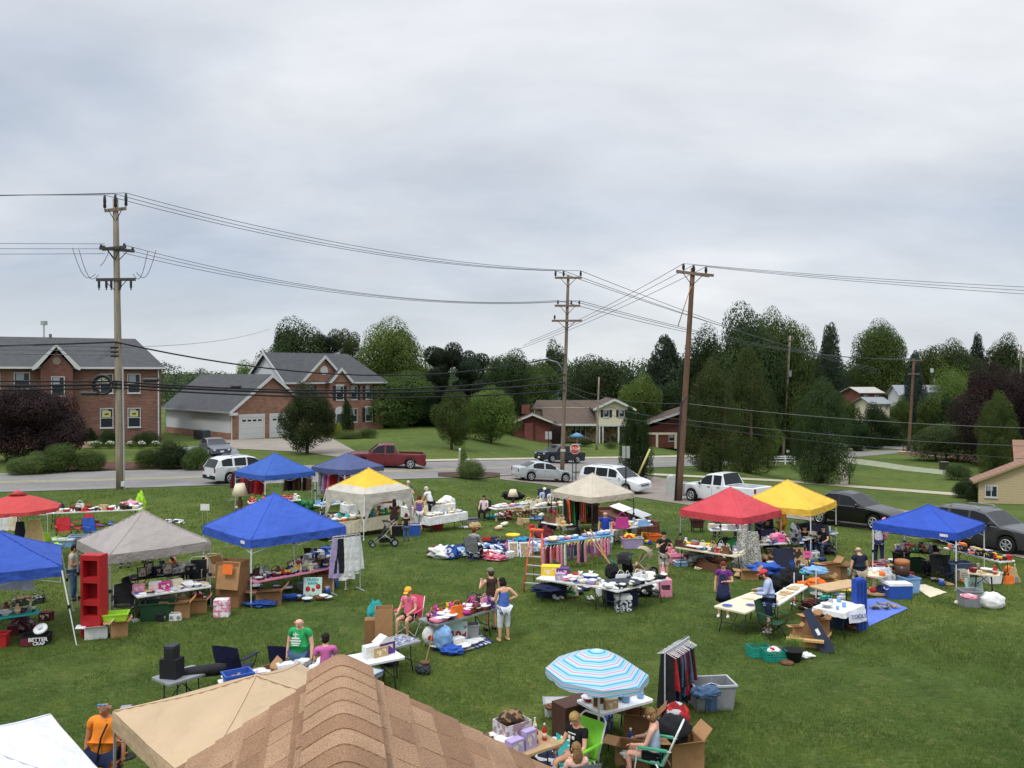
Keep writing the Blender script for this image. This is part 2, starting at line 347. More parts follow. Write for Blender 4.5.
gsheet('sidewalk_path',[(640,473),(700,476),(790,480.5),(845,485),(957,493.3)],[(640,475),(700,478),(790,482.5),(845,487.2),(957,496)],pale,.045,40,1)
gsheet('old_drive_path',[(836,456.5),(870,460.5),(910,466.5),(965,472.5)],[(836,462),(870,466),(905,471),(965,477)],mat('8a8d74',.95,'ground',.2,1.0),.036,30,3)
gsheet('short_drive_path',[(839,463),(848,467)],[(840,485),(848,485.5)],mat('8b8472',.95,'ground',.15,1.0),.033,6,10)
gsheet('house_driveway',[(200,440),(240,439.5),(330,437.5)],[(236,449),(300,452),(376,462.6)],conc,.035,40,6)
gsheet('asphalt_driveway',[(160,450),(200,446),(236,449)],[(196,468),(220,467.5),(250,466.5)],mat('77787c',.92,'ground',.12,.7),.033,14,8)
gsheet('far_sidewalk',[(385,461),(470,459.2),(560,457.8),(640,456.8),(735,454)],[(385,463.2),(470,461),(560,459.5),(640,458.5),(735,456.3)],pale,.07,60,1)
gsheet('far_lot_pavement',[(868,425),(900,426)],[(872,436),(905,436)],mat('b8a48a',.95,'ground',.12,.5),.04,8,6)
gsheet('mulch_bed',[(30,463.5),(100,462),(196,464)],[(30,472.6),(100,470.5),(196,468.2)],mat('50352c',.95,'ground',.3,2.0),.05,40,3)
gsheet('ornamental_bed_soil',[(438,473),(480,471.8),(500,473.5)],[(438,477.2),(480,479),(500,476.5)],mat('4a382e',.95,'ground',.3,2.0),.05,12,3)
gsheet('border_mulch',[(898,450),(930,452),(992,458)],[(898,453.8),(930,457.6),(992,463)],mat('6b4a3a',.95,'ground',.3,2.0),.04,30,2)
# ================================================================ BUILDINGS
brick=mat('74564a',.9,'brick');brickd=mat('68483f',.9,'brick');rbrick=mat('6b4139',.9,'brick');brick2=mat('8c6858',.9,'brick')
slate=mat('4b4c4e',.9,'shingle',.2,1.5);brownroof=mat('584a40',.9,'shingle',.2,1.5);tanroof=mat('8b7465',.9,'shingle',.15,1.5)
wtrim=mat('c0c1be',.6,'paint',.05);siding=mat('c3c7ca',.7,'siding',.05);sidecream=mat('cfc7ae',.7,'siding',.05)
hglass=mat('2b3238',.12,'glass');shut=mat('23262b',.7,'paint');doorw=mat('c6c6c3',.6,'siding',.04);stone=mat('97876f',.9,'voro',c2='b8a88c',scale=2.5)
class Face:
 """a wall plane in a building's frame: origin o, direction along the wall u, outward normal n"""
 def __init__(s,o,u,n):s.o,s.u,s.n=Vector(o),Vector(u).normalized(),Vector(n).normalized()
 def p(s,a,z,d=0):q=s.o+s.u*a+s.n*d;return Vector((q.x,q.y,z))
 def box(s,mb,a,z,wd,h,d0,d1,m):
  rz=math.atan2(s.u.y,s.u.x);c=s.p(a,z,(d0+d1)/2);mb.box(c,(wd,abs(d1-d0),h),m,rz)
def window(parent,F,a,z,wd,h,arch=False,shutters=None,mull=True,sign=None,cap=False):
 fr=MB();t=.07
 for k in (-1,1):F.box(fr,a+k*(wd/2-t/2),z,t,h,0,.06,wtrim)
 for k in (-1,1):F.box(fr,a,z+k*(h/2-t/2),wd-2*t,t,.0,.058,wtrim)
 if mull:F.box(fr,a,z,wd-2*t,.06,.01,.05,wtrim)
 F.box(fr,a,z-h/2-.05,wd+.12,.08,0,.1,wtrim)
 if cap:F.box(fr,a,z+h/2+.12,wd+.15,.2,0,.07,wtrim)
 f=fr.build('window',parent)
 pn=MB();F.box(pn,a,z,wd-2*t+.01,h-2*t+.01,.004,.022,hglass);pn.build('pane',f)
 cu=MB();F.box(cu,a-wd*.12,z+h*.24,wd*.5,h*.4,.024,.028,mat('8d949a',.8));cu.build('blind',f)
 if sign:
  sg=MB();F.box(sg,a,z+h*.2,wd*.62,h*.3,.03,.036,mat('b9b36a',.8));o=sg.build('sign_sheet',f)
  tx=MB();F.box(tx,a,z+h*.2,wd*.3,h*.1,.038,.042,mat('4c5a46',.8));tx.build('lettering',f)
 if shutters:
  for k in (-1,1):
   sh=MB();F.box(sh,a+k*(wd/2+.24),z,.4,h+.05,0,.045,shut);sh.build('shutter',parent)
 return f
def gutter(parent,F,a0,a1,z):
 mb=MB();F.box(mb,(a0+a1)/2,z,a1-a0,.16,.3,.44,wtrim);mb.build('gutter',parent)
def roof_slab(mb,p,q,r,s_,m,th=.14):
 """a roof plane with corners p q r s (counter-clockwise from above), th thick"""
 t=[Vector(v) for v in (p,q,r,s_)];b=[v-Vector((0,0,th)) for v in t]
 mb.add(t+b,[(0,1,2,3),(7,6,5,4),(0,4,5,1),(1,5,6,2),(2,6,7,3),(3,7,4,0)],m)
def brick_block():
 z0=0;x1=-36.0;x0=-66;y0=86.0;dp=13.0;he=7.75;hr=10.9
 RZ=R(25);x1=(161-512)*y0/FPX
 o=thing('brick_building','two storey red brick building with grey hipped roof behind the left power pole','building',(x1,y0,z0),RZ)
 W=34;dp=12
 def ax(px):  # distance along the facade of a pixel column,negative to the left of the corner
  k=(px-512)/FPX;return (k*y0-x1)/(math.cos(RZ)-k*math.sin(RZ))
 b=MB();b.box((-W/2,dp/2,he/2),(W,dp,he),brick);b.build('wall',o)
 r=MB();ov=.45;A_=Vector((-W-ov,-ov,he));B_=Vector((ov,-ov,he));C_=Vector((ov,dp+ov,he));D_=Vector((-W-ov,dp+ov,he));P=Vector((-W+4,dp/2,hr));Q=Vector((-2.3,dp/2,hr))
 vs=[A_,B_,C_,D_,P,Q]+[v-Vector((0,0,.22)) for v in (A_,B_,C_,D_)]
 r.add(vs,[(0,1,5,4),(1,2,5),(2,3,4,5),(3,0,4),(6,7,1,0),(7,8,2,1),(8,9,3,2),(9,6,0,3),(9,8,7,6)],slate);rf=r.build('roof',o)
 v=MB();v.cyl((ax(46),6,hr-.4),(ax(46),6,hr+.35),.14,mat('6b6b6b'));v.build('vent_pipe',rf)
 F=Face((0,0,0),(1,0,0),(0,-1,0))
 g=MB();F.box(g,-W/2,he-.05,W+.9,.2,.455,.56,wtrim);g.build('gutter',o)
 d=MB();d.cyl((-.25,-.12,0),(-.25,-.12,he-.2),.07,wtrim);d.build('downspout',o)
 bx=ax(57.5);bw=ax(74)-ax(42);by=MB();by.prism([(bx-bw/2,0),(bx+bw/2,0),(bx+bw/2,he),(bx,he+1.55),(bx-bw/2,he)],-1.0,.3,brickd,'y');by.build('bay',o)
 tr=MB()
 for k in (-1,1):
  roof_slab(tr,*( [(bx,-1.35,he+2.25),(bx,3.2,he+2.25),(bx+k*(bw/2+.75),3.2,he-.1),(bx+k*(bw/2+.75),-1.35,he-.1)] if k < 0 else [(bx,-1.35,he+2.25),(bx+k*(bw/2+.75),-1.35,he-.1),(bx+k*(bw/2+.75),3.2,he-.1),(bx,3.2,he+2.25)]),slate)
 tr.build('bay_roof',o)
 t2=MB()
 for k in (-1,1):t2.prism([(bx,he+2.27),(bx+k*(bw/2+.75),he-.07),(bx+k*(bw/2+.75)-k*.12,he-.3),(bx+k*bw*.6,he-.15),(bx,he+1.95)],-1.42,-1.36,wtrim,'y')
 t2.build('gable_trim',o)
 rl=MB();rl.cyl((bx,-1.0,he+.6),(bx,-1.05,he+.6),.36,mat('8b7a70'),n=16);rl.build('round_vent',o)
 Fb=Face((0,-1.0,0),(1,0,0),(0,-1,0));window(o,Fb,bx+.1,5.9,1.15,1.9,mull=False)
 for a in (ax(22),ax(-8)):window(o,F,a,6.45,1.35,1.6)
 for a in (ax(22),ax(-8)):window(o,F,a,2.9,1.2,1.9)
 for a,zz_,sg in ((ax(106.5),2.7,1),(ax(134),2.7,1),(ax(106.5),6.15,1),(ax(134),6.15,0)):window(o,F,a,zz_,1.2,1.95,sign=sg)
 st=MB();st.box((ax(80),-2.0,.25),(2.6,1.6,.5),mat('b59a86',.9));st.build('step',o)
 a=thing('radio_mast','small grey lattice mast standing far behind the brick building','mast',gnd(-167,300));m=MB()
 for dx_,dy_ in ((-.5,-.3),(.5,-.3),(0,.5)):m.cyl((dx_,dy_,0),(dx_*.3,dy_*.3,25),.09,mat('8a8c8e',.5,metal=.6),n=5)
 for k in range(12):m.box((0,0,2+k*2),(.9-.05*k,.7-.04*k,.08),mat('8a8c8e',.5,metal=.6))
 m.build('lattice',a);m=MB();m.cyl((0,0,24),(0,0,25.4),1.1,mat('a0a2a4'),n=10);m.build('antenna',a)
brick_block()
def garage_house():
 C=at(232,440);rz=R(45);he=3.15;hr=7.1;W=9.2;Ln=17
 o=thing('brick_house','brick and white siding house with two white garage doors and grey roofs','house',C,rz)
 b=MB();b.prism([(0,0),(W,0),(W,he),(W/2,hr-.25),(0,he)],0,.25,brick2,'y')
 b.box((.25,.13,he/2),(.5,.3,he),brick2);b.build('front_wall',o)
 s=MB();s.box((.12,Ln/2+.2,he/2+.35),(.24,Ln,he-.7),siding);s.prism([(0,0),(W,0),(W,he),(W/2,hr-.25),(0,he)],Ln,Ln+.2,siding,'y');s.build('side_wall',o)
 bb=MB();bb.box((.10,Ln/2+.2,.36),(.28,Ln,.71),brick2);bb.build('plinth',o)
 r=MB();ov=.5
 roof_slab(r,(-ov,-ov,he-.15),(W/2,-ov,hr),(W/2,Ln+.5,hr),(-ov,Ln+.5,he-.15),slate);roof_slab(r,(W/2,-ov,hr),(W+ov,-ov,he-.15),(W+ov,Ln+.5,he-.15),(W/2,Ln+.5,hr),slate);rf=r.build('roof',o)
 v=MB();v.cyl((1.6,6.2,he+.6),(1.6,6.2,he+1.6),.07,wtrim);v.cyl((1.6,6.2,he+1.6),(1.5,6.0,he+1.75),.07,wtrim);v.build('vent_pipe',rf)
 t=MB()
 for k in (0,1):
  X=lambda x:x if k == 0 else W-x
  t.prism([(X(-ov),he-.45),(X(-ov),he-.12),(X(W/2),hr+.02),(X(W/2),hr-.38)],-ov-.06,-ov-.005,wtrim,'y')
  t.box((X(-.02),-.3,he-.35),(.9,.5,.3),wtrim)
 t.build('gable_trim',o)
 g=MB();g.box((-ov-.06,Ln/2,he-.2),(.12,Ln+1,.16),mat('8d8f90',.5));g.cyl((-.08,-.1,0),(-.08,-.1,he-.4),.06,wtrim);g.build('gutter',o)
 F=Face((0,0,0),(1,0,0),(0,-1,0))
 for a in (2.3,5.95):
  d=MB();F.box(d,a,1.2,2.75,2.35,.01,.05,doorw)
  for k in range(1,4):F.box(d,a,k*.58,2.7,.02,.05,.058,mat('a9abab'))
  g_=d.build('garage_door',o);f=MB()
  F.box(f,a,2.55,3.1,.34,0,.09,wtrim)
  for k in (-1,1):F.box(f,a+k*1.46,1.2,.16,2.4,0,.08,wtrim)
  f.build('door_frame',g_)
  for k in range(4):
   pn=MB();F.box(pn,a-.93+k*.62,2.02,.42,.2,.052,.06,hglass);pn.build('pane',g_)
 ac=thing('air_conditioner','two dark grey air conditioning boxes against the white garage side wall','air conditioner',C+Vector((-1.6,.3,0)),R(45))
 for k in (0,1):
  m=MB();m.box((-.9,1.3+k*1.25,.5),(.9,.95,1.0),mat('3c4043',.6));m.cyl((-.9,1.3+k*1.25,1.0),(-.9,1.3+k*1.25,1.05),.38,mat('6a6d70',.5),n=14);m.build('housing',ac)
 C2=gnd((286-512)*100/FPX,100.);he=6.2;hr=9.8;W=14.2;D=9.2
 q=thing('brick_house','large two storey brick house with white trimmed twin gables and black shutters','house',C2,rz)
 b=MB();b.box((W/2,.15,he/2),(W,.3,he),brick2);b.box((W-.15,D/2,he/2),(.3,D-.6,he),brick2);b.box((W/2,D-.15,he/2),(W,.3,he),siding);b.build('front_wall',q)
 s=MB();s.prism([(0,0),(D,0),(D,he),(D/2,hr-.2),(0,he)],-.02,.2,siding,'x');s.build('side_wall',q)
 r=MB();ov=.45
 roof_slab(r,(-ov,-ov,he-.1),(W+ov,-ov,he-.1),(W-2.4,D/2,hr),(-ov,D/2,hr),slate);roof_slab(r,(-ov,D/2,hr),(W-2.4,D/2,hr),(W+ov,D+ov,he-.1),(-ov,D+ov,he-.1),slate)
 roof_slab(r,(W+ov,-ov,he-.1),(W+ov,D+ov,he-.1),(W-2.4,D/2,hr-.01),(W-2.4,D/2-.02,hr-.01),slate);r.build('roof',q)
 t=MB()
 for k in (0,1):
  Y=lambda y:y if k == 0 else D-y
  t.prism([(Y(-ov),he-.35),(Y(-ov),he-.05),(Y(D/2),hr+.05),(Y(D/2),hr-.3)],-ov-.06,-ov-.005,wtrim,'x')
 t.box((W/2,-ov-.04,he-.18),(W+.9,.08,.2),wtrim);t.build('trim',q)
 def gable(cx,hw,y0,zb,zp,yb):
  g=MB();g.prism([(cx-hw,zb),(cx+hw,zb),(cx,zp)],y0,y0+.2,brick2,'y');g.build('gable',q)
  rr=MB();e=.35
  roof_slab(rr,(cx-hw-e,y0-e,zb-.05),(cx,y0-e,zp+.3),(cx,yb,zp+.3),(cx-hw-e,yb,zb-.05),slate,.1);roof_slab(rr,(cx,y0-e,zp+.3),(cx+hw+e,y0-e,zb-.05),(cx+hw+e,yb,zb-.05),(cx,yb,zp+.3),slate,.1);rr.build('gable_roof',q)
  tt=MB()
  for k in (-1,1):tt.prism([(cx+k*(hw+e),zb-.08),(cx,zp+.32),(cx,zp-.08),(cx+k*(hw-.1),zb-.08)],y0-e-.06,y0-e-.004,wtrim,'y')
  tt.build('gable_trim',q)
 gable(5.0,3.1,-.35,he,9.1,4.2);gable(7.0,1.55,-.9,he-.1,7.6,2.2)
 pj=MB();pj.box((7.0,-.38,he/2-.05),(2.9,.76,he-.1),brick2);pj.build('projecting_bay',q)
 hw_=MB();hw_.cyl((5.0,-.36,7.55),(5.0,-.42,7.55),.55,wtrim,n=16);hw_.build('half_round_window',q)
 F=Face((0,0,0),(1,0,0),(0,-1,0));Fp=Face((0,-.76,0),(1,0,0),(0,-1,0))
 window(q,Fp,7.0,4.75,1.1,1.75,shutters=1,cap=1);window(q,F,9.6,4.75,1.0,1.75,shutters=1);window(q,F,11.9,4.75,1.0,1.75,shutters=1);window(q,F,3.2,4.75,1.0,1.75,shutters=1)
 window(q,F,11.9,1.9,1.1,1.75,shutters=1,cap=1);window(q,F,9.6,1.9,1.0,1.75);window(q,F,3.2,1.9,1.1,1.75,shutters=1)
 d=MB();d.prism([(6.3,0),(7.7,0),(7.7,2.4)]+[(7+.7*math.cos(a),2.4+.7*math.sin(a)) for a in np.linspace(.2,math.pi-.2,7)]+[(6.3,2.4)],-.86,-.765,wtrim,'y');dr=d.build('front_door',q)
 d=MB();d.box((7,-.88,1.1),(.95,.05,2.1),mat('3b3f46',.5));d.build('door_leaf',dr)
garage_house()
def ranch_house():
 Y=128.0;k=Y/FPX;X=lambda px:(px-512)*k
 z=terr(X(590),Y);ox=X(513)
 o=thing('ranch_house','long low brown roofed house with red brick wing and two storey white gabled end','house',(ox,Y,z),0)
 x=lambda px:X(px)-ox
 a1=x(552);b=MB();b.prism([(0,0),(a1,0),(a1,3.1),(a1*.5,4.35),(0,3.1)],0,9,rbrick,'y');b.build('brick_wing',o)
 r=MB();e=.9
 roof_slab(r,(-e,-.8,3.0),(a1*.5,-.8,4.6),(a1*.5,9.5,4.6),(-e,9.5,3.0),brownroof);roof_slab(r,(a1*.5,-.8,4.6),(a1+e,-.8,3.0),(a1+e,9.5,3.0),(a1*.5,9.5,4.6),brownroof);rf=r.build('wing_roof',o)
 t=MB()
 for s in (0,1):
  f=lambda v:v if s == 0 else a1-v
  t.prism([(f(-e),2.8),(f(-e),3.04),(f(a1/2),4.64),(f(a1/2),4.36)],-.86,-.805,wtrim,'y')
 t.build('fascia',o)
 c=MB();c.box((2.4,-.35,1.6),(1.3,.7,3.2),rbrick);c.build('chimney_breast',o);c=MB();c.box((2.0,4.5,5.1),(1.3,1.0,1.4),rbrick);c.build('chimney',o)
 mx0,mx1=a1,x(599);m=MB();m.box(((mx0+mx1)/2,3.6,1.5),(mx1-mx0,.3,3.0),stone);m.build('stone_wall',o)
 r=MB();roof_slab(r,(a1-1.2,.6,2.95),(mx1,.6,2.95),(mx1,9,5.1),(a1-1.2,9,5.1),brownroof);r.build('porch_roof',o)
 t=MB();t.box(((mx0+mx1)/2,.52,2.86),(mx1-mx0,.12,.3),wtrim);t.build('porch_fascia',o)
 F=Face((0,3.45,0),(1,0,0),(0,-1,0))
 for px in (575,580,585):window(o,F,x(px),1.75,.75,1.9,mull=False)
 for px in (557,600):
  p=MB();p.box((x(px),.8,1.45),(.22,.22,2.9),wtrim);p.build('post',o)
 u0,u1=x(537),x(620);m=MB();m.box(((u0+u1)/2,12.0,2.6),(u1-u0,6,5.2),sidecream);m.build('upper_wall',o)
 r=MB();roof_slab(r,(u0-.8,8.4,4.95),(u1,8.4,4.95),(u1,12.5,6.3),(u0+.5,12.5,6.3),brownroof);roof_slab(r,(u0+.5,12.5,6.3),(u1,12.5,6.3),(u1,16,4.95),(u0-.8,16,4.95),brownroof);r.build('main_roof',o)
 w0,w1=x(599),x(632);wc=(w0+w1)/2;m=MB();m.prism([(w0,2.7),(w1,2.7),(w1,5.4),(wc,6.6),(w0,5.4)],1.5,12,sidecream,'y');m.build('gabled_wall',o)
 r=MB();roof_slab(r,(w0-.7,.9,5.25),(wc,.9,6.85),(wc,12.5,6.85),(w0-.7,12.5,5.25),brownroof);roof_slab(r,(wc,.9,6.85),(w1+.9,.9,5.2),(w1+.9,12.5,5.2),(wc,12.5,6.85),brownroof);r.build('gable_roof',o)
 t=MB()
 for s in (0,1):
  f=lambda v:v if s == 0 else w1+w0-v
  t.prism([(f(w0-.8),4.95),(f(w0-.8),5.28),(f(wc),6.9),(f(wc),6.5)],.84,.9,wtrim,'y')
 t.build('gable_trim',o)
 F=Face((0,1.5,0),(1,0,0),(0,-1,0))
 for px in (607.5,623):window(o,F,x(px),4.55,.85,1.1,shutters=1,mull=False)
 m=MB();m.box((wc,6.0,1.35),(w1-w0,.3,2.7),stone);m.build('carport_wall',o)
 m=MB();m.box((wc,1.62,2.75),(w1-w0+.6,.3,.34),wtrim);m.build('carport_beam',o)
 for px in (604,620,631):
  p=MB();p.box((x(px),1.65,1.3),(.24,.24,2.6),wtrim);p.build('post',o)
 Y2=135.;X2=lambda px:(px-512)*Y2/FPX;z2=terr(X2(665),Y2)
 n=thing('brick_bungalow','brown brick bungalow with white fascia half hidden behind trees','house',(X2(650),Y2,z2))
 m=MB();m.prism([(0,0),(12,0),(12,3.6),(7,6.1),(2,3.9),(0,3.2)],2,10,rbrick,'y');m.build('wall',n)
 r=MB();roof_slab(r,(-1.5,1.0,3.6),(7,1.0,6.4),(7,11,6.4),(-1.5,11,3.6),brownroof);roof_slab(r,(7,1.0,6.4),(13,1.0,3.4),(13,11,3.4),(7,11,6.4),brownroof);r.build('roof',n)
 m=MB();m.prism([(-1.5,3.4),(-1.5,3.7),(7,6.5),(7,6.15)],.93,.995,wtrim,'y');m.build('fascia',n)
 m=MB();m.box((1.2,.4,2.4),(6.5,.3,.3),sidecream);m.build('porch_beam',n)
 for a in (-1.8,1.2,4.2):
  m=MB();m.box((a,.4,1.12),(.35,.35,2.25),sidecream);m.build('post',n)
 F=Face((0,2,0),(1,0,0),(0,-1,0));window(n,F,4,1.7,1.2,1.3)
ranch_house()
def far_house(px,py,Y,wd,hw,hr,wallm,roofm,label,rz=0.0,wins=2,ridge='x',dp=8):
 c=gnd((px-512)*Y/FPX,Y);zt=atY(px,py,Y).z          # py:where the ridge shows
 o=thing('house',label,'house',(c.x,c.y,zt-hr),rz)
 m=MB();m.box((0,0,(hw-3)/2),(wd,dp,hw+3),wallm)
 if ridge == 'y':m.prism([(-wd/2,hw),(wd/2,hw),(0,hr-.15)],-dp/2,dp/2,wallm,'y')
 else:m.prism([(-dp/2,hw),(dp/2,hw),(0,hr-.15)],-wd/2,wd/2,wallm,'x')
 m.build('wall',o);r=MB();e=.5
 if ridge == 'x':
  roof_slab(r,(-wd/2-e,-dp/2-e,hw-.1),(wd/2+e,-dp/2-e,hw-.1),(wd/2+e,0,hr),(-wd/2-e,0,hr),roofm);roof_slab(r,(-wd/2-e,0,hr),(wd/2+e,0,hr),(wd/2+e,dp/2+e,hw-.1),(-wd/2-e,dp/2+e,hw-.1),roofm)
 else:
  roof_slab(r,(-wd/2-e,-dp/2-e,hw-.1),(0,-dp/2-e,hr),(0,dp/2+e,hr),(-wd/2-e,dp/2+e,hw-.1),roofm);roof_slab(r,(0,-dp/2-e,hr),(wd/2+e,-dp/2-e,hw-.1),(wd/2+e,dp/2+e,hw-.1),(0,dp/2+e,hr),roofm)
 r.build('roof',o);F=Face((0,-dp/2,0),(1,0,0),(0,-1,0))
 for i in range(wins):window(o,F,-wd/2+wd*(i+.5)/wins,hw*.55,wd/wins*.4,hw*.4)
 return o
grayroof=mat('84878a',.9,'shingle',.15,.8)
far_house(862,387,190,5.0,2.4,3.5,rbrick,mat('a9a59f',.9,'shingle',.1,.8),'small red brick house with pale roof far down the valley',.1,2)
far_house(872,397,170,3.6,1.8,2.9,sidecream,grayroof,'low cream house with dark grey roof below the red brick one',0,3)
far_house(935,385,190,6,2.4,3.8,siding,grayroof,'long grey roofed house between the spruce and the copper beech',-.1,4)
far_house(905,385,200,5,2.8,5.0,siding,grayroof,'grey house peeping out left of the dark spruce',-.1,2)
far_house(780,420,150,15,2.4,4.6,siding,grayroof,'low white house behind the white rail fence',0,4)
far_house(608,384,210,8,2.8,4.8,sidecream,grayroof,'cream house in a clearing above the ranch house roof',.1,2)
far_house(552,398,190,12,2.8,4.4,siding,mat('b4b7ba',.8,'shingle',.1,.8),'pale roofed house glimpsed above the brown ranch roof',.1,2)
def cream_building():
 P=at(978.5,503);z=P.z;dr=Vector((.93,-.37,0)).normalized();rz=math.atan2(dr.y,dr.x)
 o=thing('cream_building','cream block gable wall with one white window at the right edge','building',P,rz)
 cb=mat('b7a684',.9,'siding',.08);hE=1.95;Wd=9.0
 m=MB();m.prism([(0,-.4),(Wd,-.4),(Wd,hE),(Wd/2,hE+2.1),(0,hE)],0,2,cb,'y');m.build('wall',o)
 r=MB();rm=mat('8d6b5c',.9,'shingle',.15,1.5)
 roof_slab(r,(-.45,-.35,hE-.1),(Wd/2,-.35,hE+2.25),(Wd/2,2.3,hE+2.25),(-.45,2.3,hE-.1),rm);roof_slab(r,(Wd/2,-.35,hE+2.25),(Wd+.45,-.35,hE-.1),(Wd+.45,2.3,hE-.1),(Wd/2,2.3,hE+2.25),rm);r.build('roof',o)
 t=MB();t.prism([(-.45,hE-.28),(-.45,hE-.08),(Wd/2,hE+2.27),(Wd/2,hE+2.07)],-.42,-.355,mat('9c8666',.7),'y');t.prism([(Wd/2,hE+2.27),(Wd/2,hE+2.07),(Wd+.45,hE-.28),(Wd+.45,hE-.08)],-.42,-.355,mat('9c8666',.7),'y');t.build('fascia',o)
 F=Face((0,0,0),(1,0,0),(0,-1,0));window(o,F,.95,1.05,.95,1.0,mull=False)
 m=MB();F.box(m,.95,1.05,.06,.9,.03,.06,wtrim);m.build('mullion',o)
 Q=at(1012,470)
 n=far_house(1056,441,90,7,2.4,4.6,brickd,mat('8a6a58',.9,'shingle',.15,1.2),'house with pinkish brown roof behind the cream building',-.5,1,dp=9)
cream_building()
# ================================================================ TREES AND SHRUBS
def leaf_cloud(kind,n,size,seed,clumps=34):
 r=np.random.default_rng(seed)
 if kind == 'round':
  c=r.normal(size=(clumps,3));c /= np.linalg.norm(c,axis=1)[:,None];rad=r.uniform(.45,1,clumps)**.4
  c=c*rad[:,None]*np.array([.36,.36,.34]);c[:,2] += .52;cr_=r.uniform(.09,.185,clumps)
  c[0]=(0,0,.45);cr_[0]=.3;c[1]=(0,0,.68);cr_[1]=.24
 elif kind == 'cone':
  z=np.linspace(.04,.93,clumps);a=np.cumsum(r.uniform(1.8,2.9,clumps));rr=.40*(1-z)**.8
  c=np.stack([rr*np.cos(a)*.75,rr*np.sin(a)*.75,z],1);cr_=.05+.17*(1-z)
  c[::5,:2] *= .1;cr_[::5] *= 1.5
 elif kind == 'upright':
  z=np.linspace(.06,.92,clumps);a=np.cumsum(r.uniform(1.8,2.9,clumps));rr=.27*np.sin(np.clip(z*1.02+.16,0,1)*math.pi)**.55
  c=np.stack([rr*np.cos(a),rr*np.sin(a),z],1);cr_=np.full(clumps,.16)*r.uniform(.8,1.2,clumps);cr_[z > .8] *= .7
  c[::4,:2] *= .1
 elif kind == 'pine':
  z=r.uniform(.28,.95,clumps);a=r.uniform(0,6.28,clumps);rr=r.uniform(.05,.42,clumps)*(1.15-z*.7)
  c=np.stack([rr*np.cos(a),rr*np.sin(a),z],1);cr_=r.uniform(.08,.14,clumps)
 elif kind == 'bush':
  c=r.normal(size=(clumps,3));c /= np.linalg.norm(c,axis=1)[:,None];c=c*np.array([.3,.3,.3])*r.uniform(.5,1,clumps)[:,None];c[:,2]=np.abs(c[:,2])+.35;cr_=r.uniform(.16,.26,clumps);c[0]=(0,0,.35);cr_[0]=.38
 elif kind == 'fan':     # ornamental grass
  m=n;a=r.uniform(0,6.28,m);sp=r.uniform(.03,1,m);h=r.uniform(.55,1,m)*(1.05-.35*sp);P0=np.stack([.09*sp*np.cos(a),.09*sp*np.sin(a),np.zeros(m)],1);P1=np.stack([.3*sp*np.cos(a),.3*sp*np.sin(a),h*.75],1);P2=np.stack([.5*sp*np.cos(a),.5*sp*np.sin(a),h*(.95-.1*sp)],1)
  sd=np.stack([-np.sin(a),np.cos(a),a*0],1)*size;V=np.stack([P0-sd,P0+sd,P1+sd,P1-sd,P2],1).reshape(-1,3);return V,[(5*i,5*i+1,5*i+2,5*i+3) for i in range(m)]+[(5*i+3,5*i+2,5*i+4) for i in range(m)]
 w=cr_**2;idx=r.choice(clumps,n,p=w/w.sum());d=r.normal(size=(n,3));d /= np.linalg.norm(d,axis=1)[:,None]
 k=r.uniform(.6,1.0,n)**.55
 sq=.62 if kind == 'pine' else .9
 p=c[idx]+d*(cr_[idx]*k)[:,None]*np.array([1.15,1.15,sq])
 nrm=d+r.normal(size=(n,3))*.33+np.array([0,0,.2]);nrm /= np.linalg.norm(nrm,axis=1)[:,None]
 t=np.cross(nrm,r.normal(size=(n,3)));t /= np.linalg.norm(t,axis=1)[:,None];b=np.cross(nrm,t)
 s=(size*r.uniform(.6,1.3,n))[:,None]
 lo=np.percentile(p,1.5,axis=0);hi=np.percentile(p,98.5,axis=0)      # fill the unit box:width 1,height 0..1
 sc=1/(hi-lo);p=(p-lo)*sc;p[:,:2] -= .5
 V=np.stack([p-t*s,p-b*s*.6,p+t*s,p+b*s*.6],1).reshape(-1,3)
 return V,None
def cloud_mesh(name,V,F,m):
 me=bpy.data.meshes.new(name);n=len(V)
 if F is None:
  k=n//4;me.vertices.add(n);me.vertices.foreach_set('co',V.astype(np.float32).ravel());me.loops.add(n);me.loops.foreach_set('vertex_index',np.arange(n,dtype=np.int32))
  me.polygons.add(k);me.polygons.foreach_set('loop_start',np.arange(0,n,4,dtype=np.int32));me.update(calc_edges=True)
 else:me.from_pydata([tuple(v) for v in V],[],F);me.update()
 me.materials.append(m);return me
GREENS={'dark':'3a4829','mid':'4a5b2d','light':'5c7035','olive':'45532d','maroon':'362a2a','pine':'303c2c','blue':'35423a','yellow':'7d8730','grassy':'5b6d3d','deep':'2c3d20'}
CROWN={};DENS=4.0;LSZ=1.0
def crown(kind,tone,var,n,size):
 k=(kind,tone,var,n,size)
 if k not in CROWN:
  V,F=leaf_cloud(kind,int(n*DENS) if kind != 'fan' else n,size*LSZ if kind != 'fan' else size,hash((kind,var)) % 1000 if False else (len(kind)*97+var*13));CROWN[k]=cloud_mesh('crown',V,F,mat(GREENS[tone],.75,'leaf',.2,{'round':2.6,'cone':3.5,'upright':3.5,'pine':3,'bush':4,'fan':3}[kind],spec=.15))
 return CROWN[k]
bark=mat('5b4c40',.95,'wood',scale=2.0);TRUNKS={}
